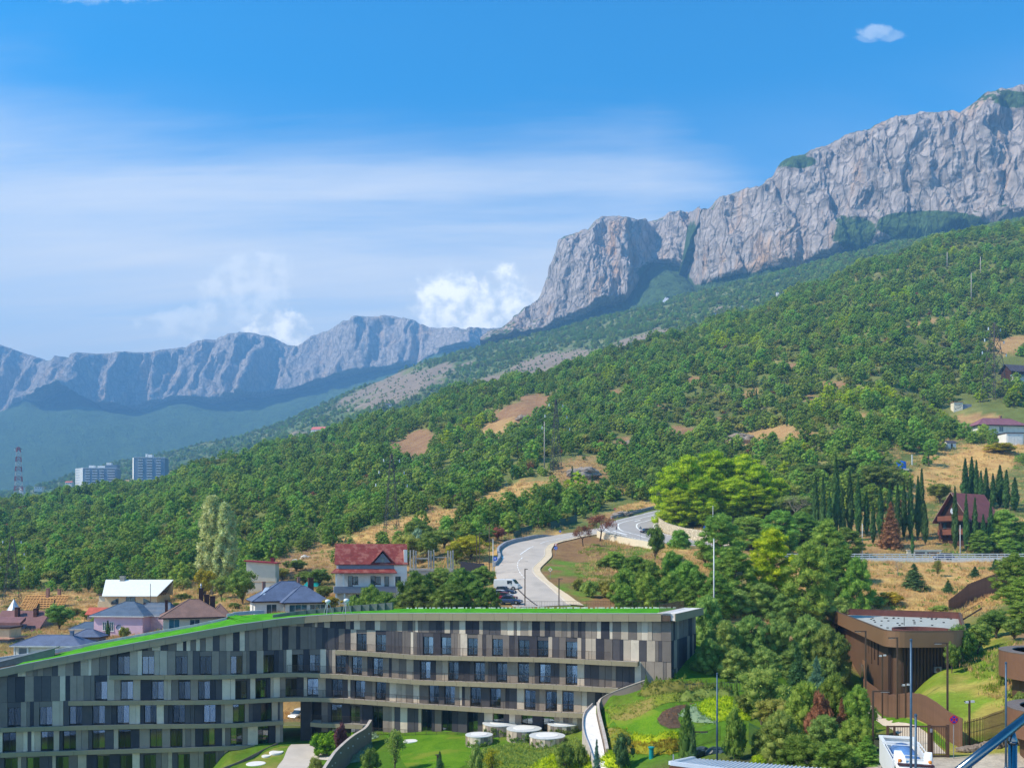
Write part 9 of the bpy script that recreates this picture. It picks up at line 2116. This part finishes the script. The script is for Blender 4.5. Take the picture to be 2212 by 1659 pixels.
grove('fir', [(1722, 1392, 102, 66, 'fir'), (1764, 1418, 97, 64, 'spruce_blue'), (1818, 1506, 86, 36, 'brown'), (1872, 1586, 73, 70, 'pine_dark')], 'near fir', 'in the thicket by the fence', 'near firs before the board fence', 'fir')
grove('bushpine', [(1738, 1478, 89, 92, 'pine'), (1800, 1462, 91, 88, 'pine_dark'), (1848, 1486, 87, 86, 'pine'), (1692, 1540, 83, 104, 'broad'), (1784, 1548, 81, 92, 'pine_grey'), (1842, 1552, 78, 88, 'pine'), (1728, 1590, 75, 112, 'pine'), (1806, 1600, 71, 104, 'pine_dark'), (1770, 1500, 85, 60, 'brown'), (1650, 1570, 88, 60, 'broad_dark')], 'bushy near tree', 'in the thicket by the fence', 'bushy trees before the board fence', 'pine')
# garden
grove('thuja', [gpt(x, y - h) + (Y, h * .34 * .1907 * 1.2) for x, y, h, Y in ((840, 222, 160, 109), (960, 218, 152, 109.5), (1002, 212, 102, 110), (1170, 194, 88, 111), (1280, 194, 84, 111), (1340, 218, 112, 108.5), (1465, 218, 112, 108.5), (1520, 254, 145, 106), (1690, 254, 134, 106), (1800, 254, 104, 106), (1862, 322, 184, 102), (1975, 332, 200, 101))], 'little upright thuja', 'along the top of the garden mound', 'little thujas on the mound', 'broad_dark')
plant('bush', 'fir', 1344, 1584, 93, 44, 'dark conifer shrub beside the lower end of the white ramp'); plant('thuja', 'broad_dark', 1484, 1528, 87, 48, 'large dark arborvitae before the mulch crescent'); plant('thuja', 'fir', 1497, 1570, 85, 20, 'small pointed conifer beside the large arborvitae'); plant('bush', 'pine_dark', 1588, 1526, 88, 62, 'large round dark shrub in front of the golden bed', 1)
plant('fir', 'spruce_blue', 1289, 1596, 88, 30, 'little spruce in front of the white ramp'); plant('open', 'broad', 853, 1566, 105, 50, 'slender young tree with thin crown on the lawn'); plant('bush', 'broad_dark', 800, 1615, 104, 44, 'dark shrub on the silvery ground cover'); plant('fir', 'fir', 950, 1620, 100, 26, 'little dark fir on the lawn beside the bollard lamp')
plant('open', 'yellow', 1064, 1612, 98, 42, 'russet sapling in front of the drums'); plant('bush', 'pine_grey', 1030, 1606, 99, 36, 'grey-green shrub left of the russet sapling'); plant('bush', 'broad_dark', 1220, 1602, 97, 50, 'dark shrub between front drum and white ramp'); plant('bush', 'broad_dark', 1256, 1606, 97, 28, 'small dark shrub touching the ramp parapet'); plant('bush', 'broad', 684, 1632, 106, 40, 'round shrub in the planter beside the driveway')
plant('bush', 'purple', 738, 1560, 116, 36, 'purple-leaved shrub rising behind the square hedge'); plant('bush', 'lime', 1640, 1628, 80, 50, 'lime shrub beside the green mesh fence'); plant('bush', 'broad', 1570, 1634, 80, 40, 'loose shrub in front of the ribbed roof')
for i, (u, vt, Y) in enumerate(((672, 1500, 168), (640, 1505, 166), (655, 1498, 170))): plant('broad', 'broad', u, vt, Y, 36, '%s leafy tree seen through the hotel passage' % ORD[i], base=-27.4, group='trees behind the passage')
def boulder(u, v, w, h, lab, m, name='boulder', cat='boulder', seed=1, Y=None):
 p = hit(u, v, 150); k = p.y / FPX; rng = np.random.RandomState(seed); iv, jf = _ico(4); n = fbm(iv[:, 0] * 1.3 + seed, iv[:, 1] * 1.3, iv[:, 2] * 1.3, oct=4)
 me = mesh_np(name, iv * (1 + .5 * n)[:, None] * [w * k / 2, w * k / 2.4, h * k], [jf], m); o = bpy.data.objects.new(name, me); link(o); o.location = p; tag(o, lab, cat)
PALE = mat('pale_boulder', srgb(196, 190, 180), .95, var=.25, scale=1.5, bumps=.6); GRAV = mat('gravel_grey', srgb(150, 138, 126), .95, var=.2, scale=1.2, fine=8, bumps=.8, bdist=.2); OUTC = mat('outcrop_rock', srgb(150, 136, 120), .95, var=.35, scale=.6, bumps=.8, bdist=.3)
boulder(637, 1212, 13, 5, 'pale boulder on the brown slope, left one of two', PALE, seed=2); boulder(659, 1206, 22, 7, 'larger pale boulder on the brown slope, right one of two', PALE, seed=3)
boulder(1258, 1026, 72, 16, 'grey gravel heap on the hillside clearing', GRAV, 'gravel_heap', 'heap', 4); boulder(1345, 1112, 40, 7, 'grey gravel heap beside the crash barrier', GRAV, 'gravel_heap', 'heap', 5); boulder(1600, 952, 66, 14, 'weathered rock outcrop above the bright pines', OUTC, 'rock_outcrop', 'rock', 6)
boulder(1365, 958, 34, 7, 'brown rock outcrop among the hillside pines', OUTC, 'rock_outcrop', 'rock', 7); boulder(1130, 905, 34, 8, 'rock outcrop in the large brown clearing', OUTC, 'rock_outcrop', 'rock', 8)
# ------------------------------------------------------------------ grass tufts and scrub on the open slopes
def build_tufts():
 rng = np.random.RandomState(77); coll = bpy.data.collections.new('tuft_kinds')
 def kind(nm, fol, n, ll, lw, r, h):
  C = rng.normal(size=(n, 3)) * [r, r, 0]; v, f = clumps(rng, C, np.full((n, 3), r * .4), 5, ll, lw, up=1.6 if h else .8, core=0 if h else .7, out=.3); o = bpy.data.objects.new(nm, mesh_np(nm, v, f, LEAF[fol] if fol in LEAF else fol)); coll.objects.link(o)
 STRAW = foliage('straw', srgb(190, 156, 98), srgb(224, 192, 132), .2, .02, .2)
 kind('t0', STRAW, 9, .5, .07, .4, 1); kind('t1', STRAW, 12, .38, .06, .5, 1); kind('t2', 'broad', 5, .32, .18, .4, 0); kind('t3', 'pine_grey', 5, .35, .2, .45, 0); kind('t4', foliage('meadow_grass', srgb(110, 138, 40), srgb(150, 164, 62), .2, .02, .25), 10, .32, .06, .4, 1)
 N = 34000; Y = rng.uniform(76, 380, N); s = rng.uniform(-.6, .6, N); X = s * Y; U = CU + FPX * s; m, U, V, Z = patch_mask(X, Y)
 nz = fbm(X / 8, Y / 8, oct=3) + rng.uniform(-.3, .3, N)
 dry = ((Y > 146) & (Y < 262)) | (m > .5) | ((U > 1900) & (Y > 225)); grs = (U > 1960) & (Y > 78) & (Y < 112) & (X > 46 + (Y - 78) * .28); mound = (U > 1330) & (U < 1640) & (Y > 86) & (Y < 112) & (rng.rand(N) < .0)
 bank = (U > 1165) & (U < 1480) & (Y > 146) & (Y < 250)
 keep = (dry | grs | mound)
 # keep roads and roofs clear
 for E in (LE, RE, HA, HB):
  pass
 for c in ((LE + RE) / 2, (HA + HB) / 2, (RE + PE) / 2):
  d = np.full(N, 1e9)
  for p in c[::2]: d = np.minimum(d, np.hypot(X - p[0], Y - p[1]))
  keep &= d > 8.0
 keep &= ~((U > 1690) & (Y > 204.5) & (Y < 218.5)); keep &= ~((U > 1800) & (U < 2090) & (Y > 104) & (Y < 154) & (X < 74))
 pick = np.where(rng.rand(N) < .55, 0, 1); pick = np.where(nz > .28, rng.randint(2, 4, N), pick); pick = np.where((grs & (rng.rand(N) < .62)) | (bank & (nz > 0)), 4, pick)
 i = keep; scatter_object('dry_grass', coll, np.stack([X, Y, Z - .03], 1)[i], rng.uniform(.6, 1.5, N)[i], rng.rand(N)[i] * 6.28, pick[i], 'dry grass tufts and low scrub on the open slopes', 'grass')
build_tufts()
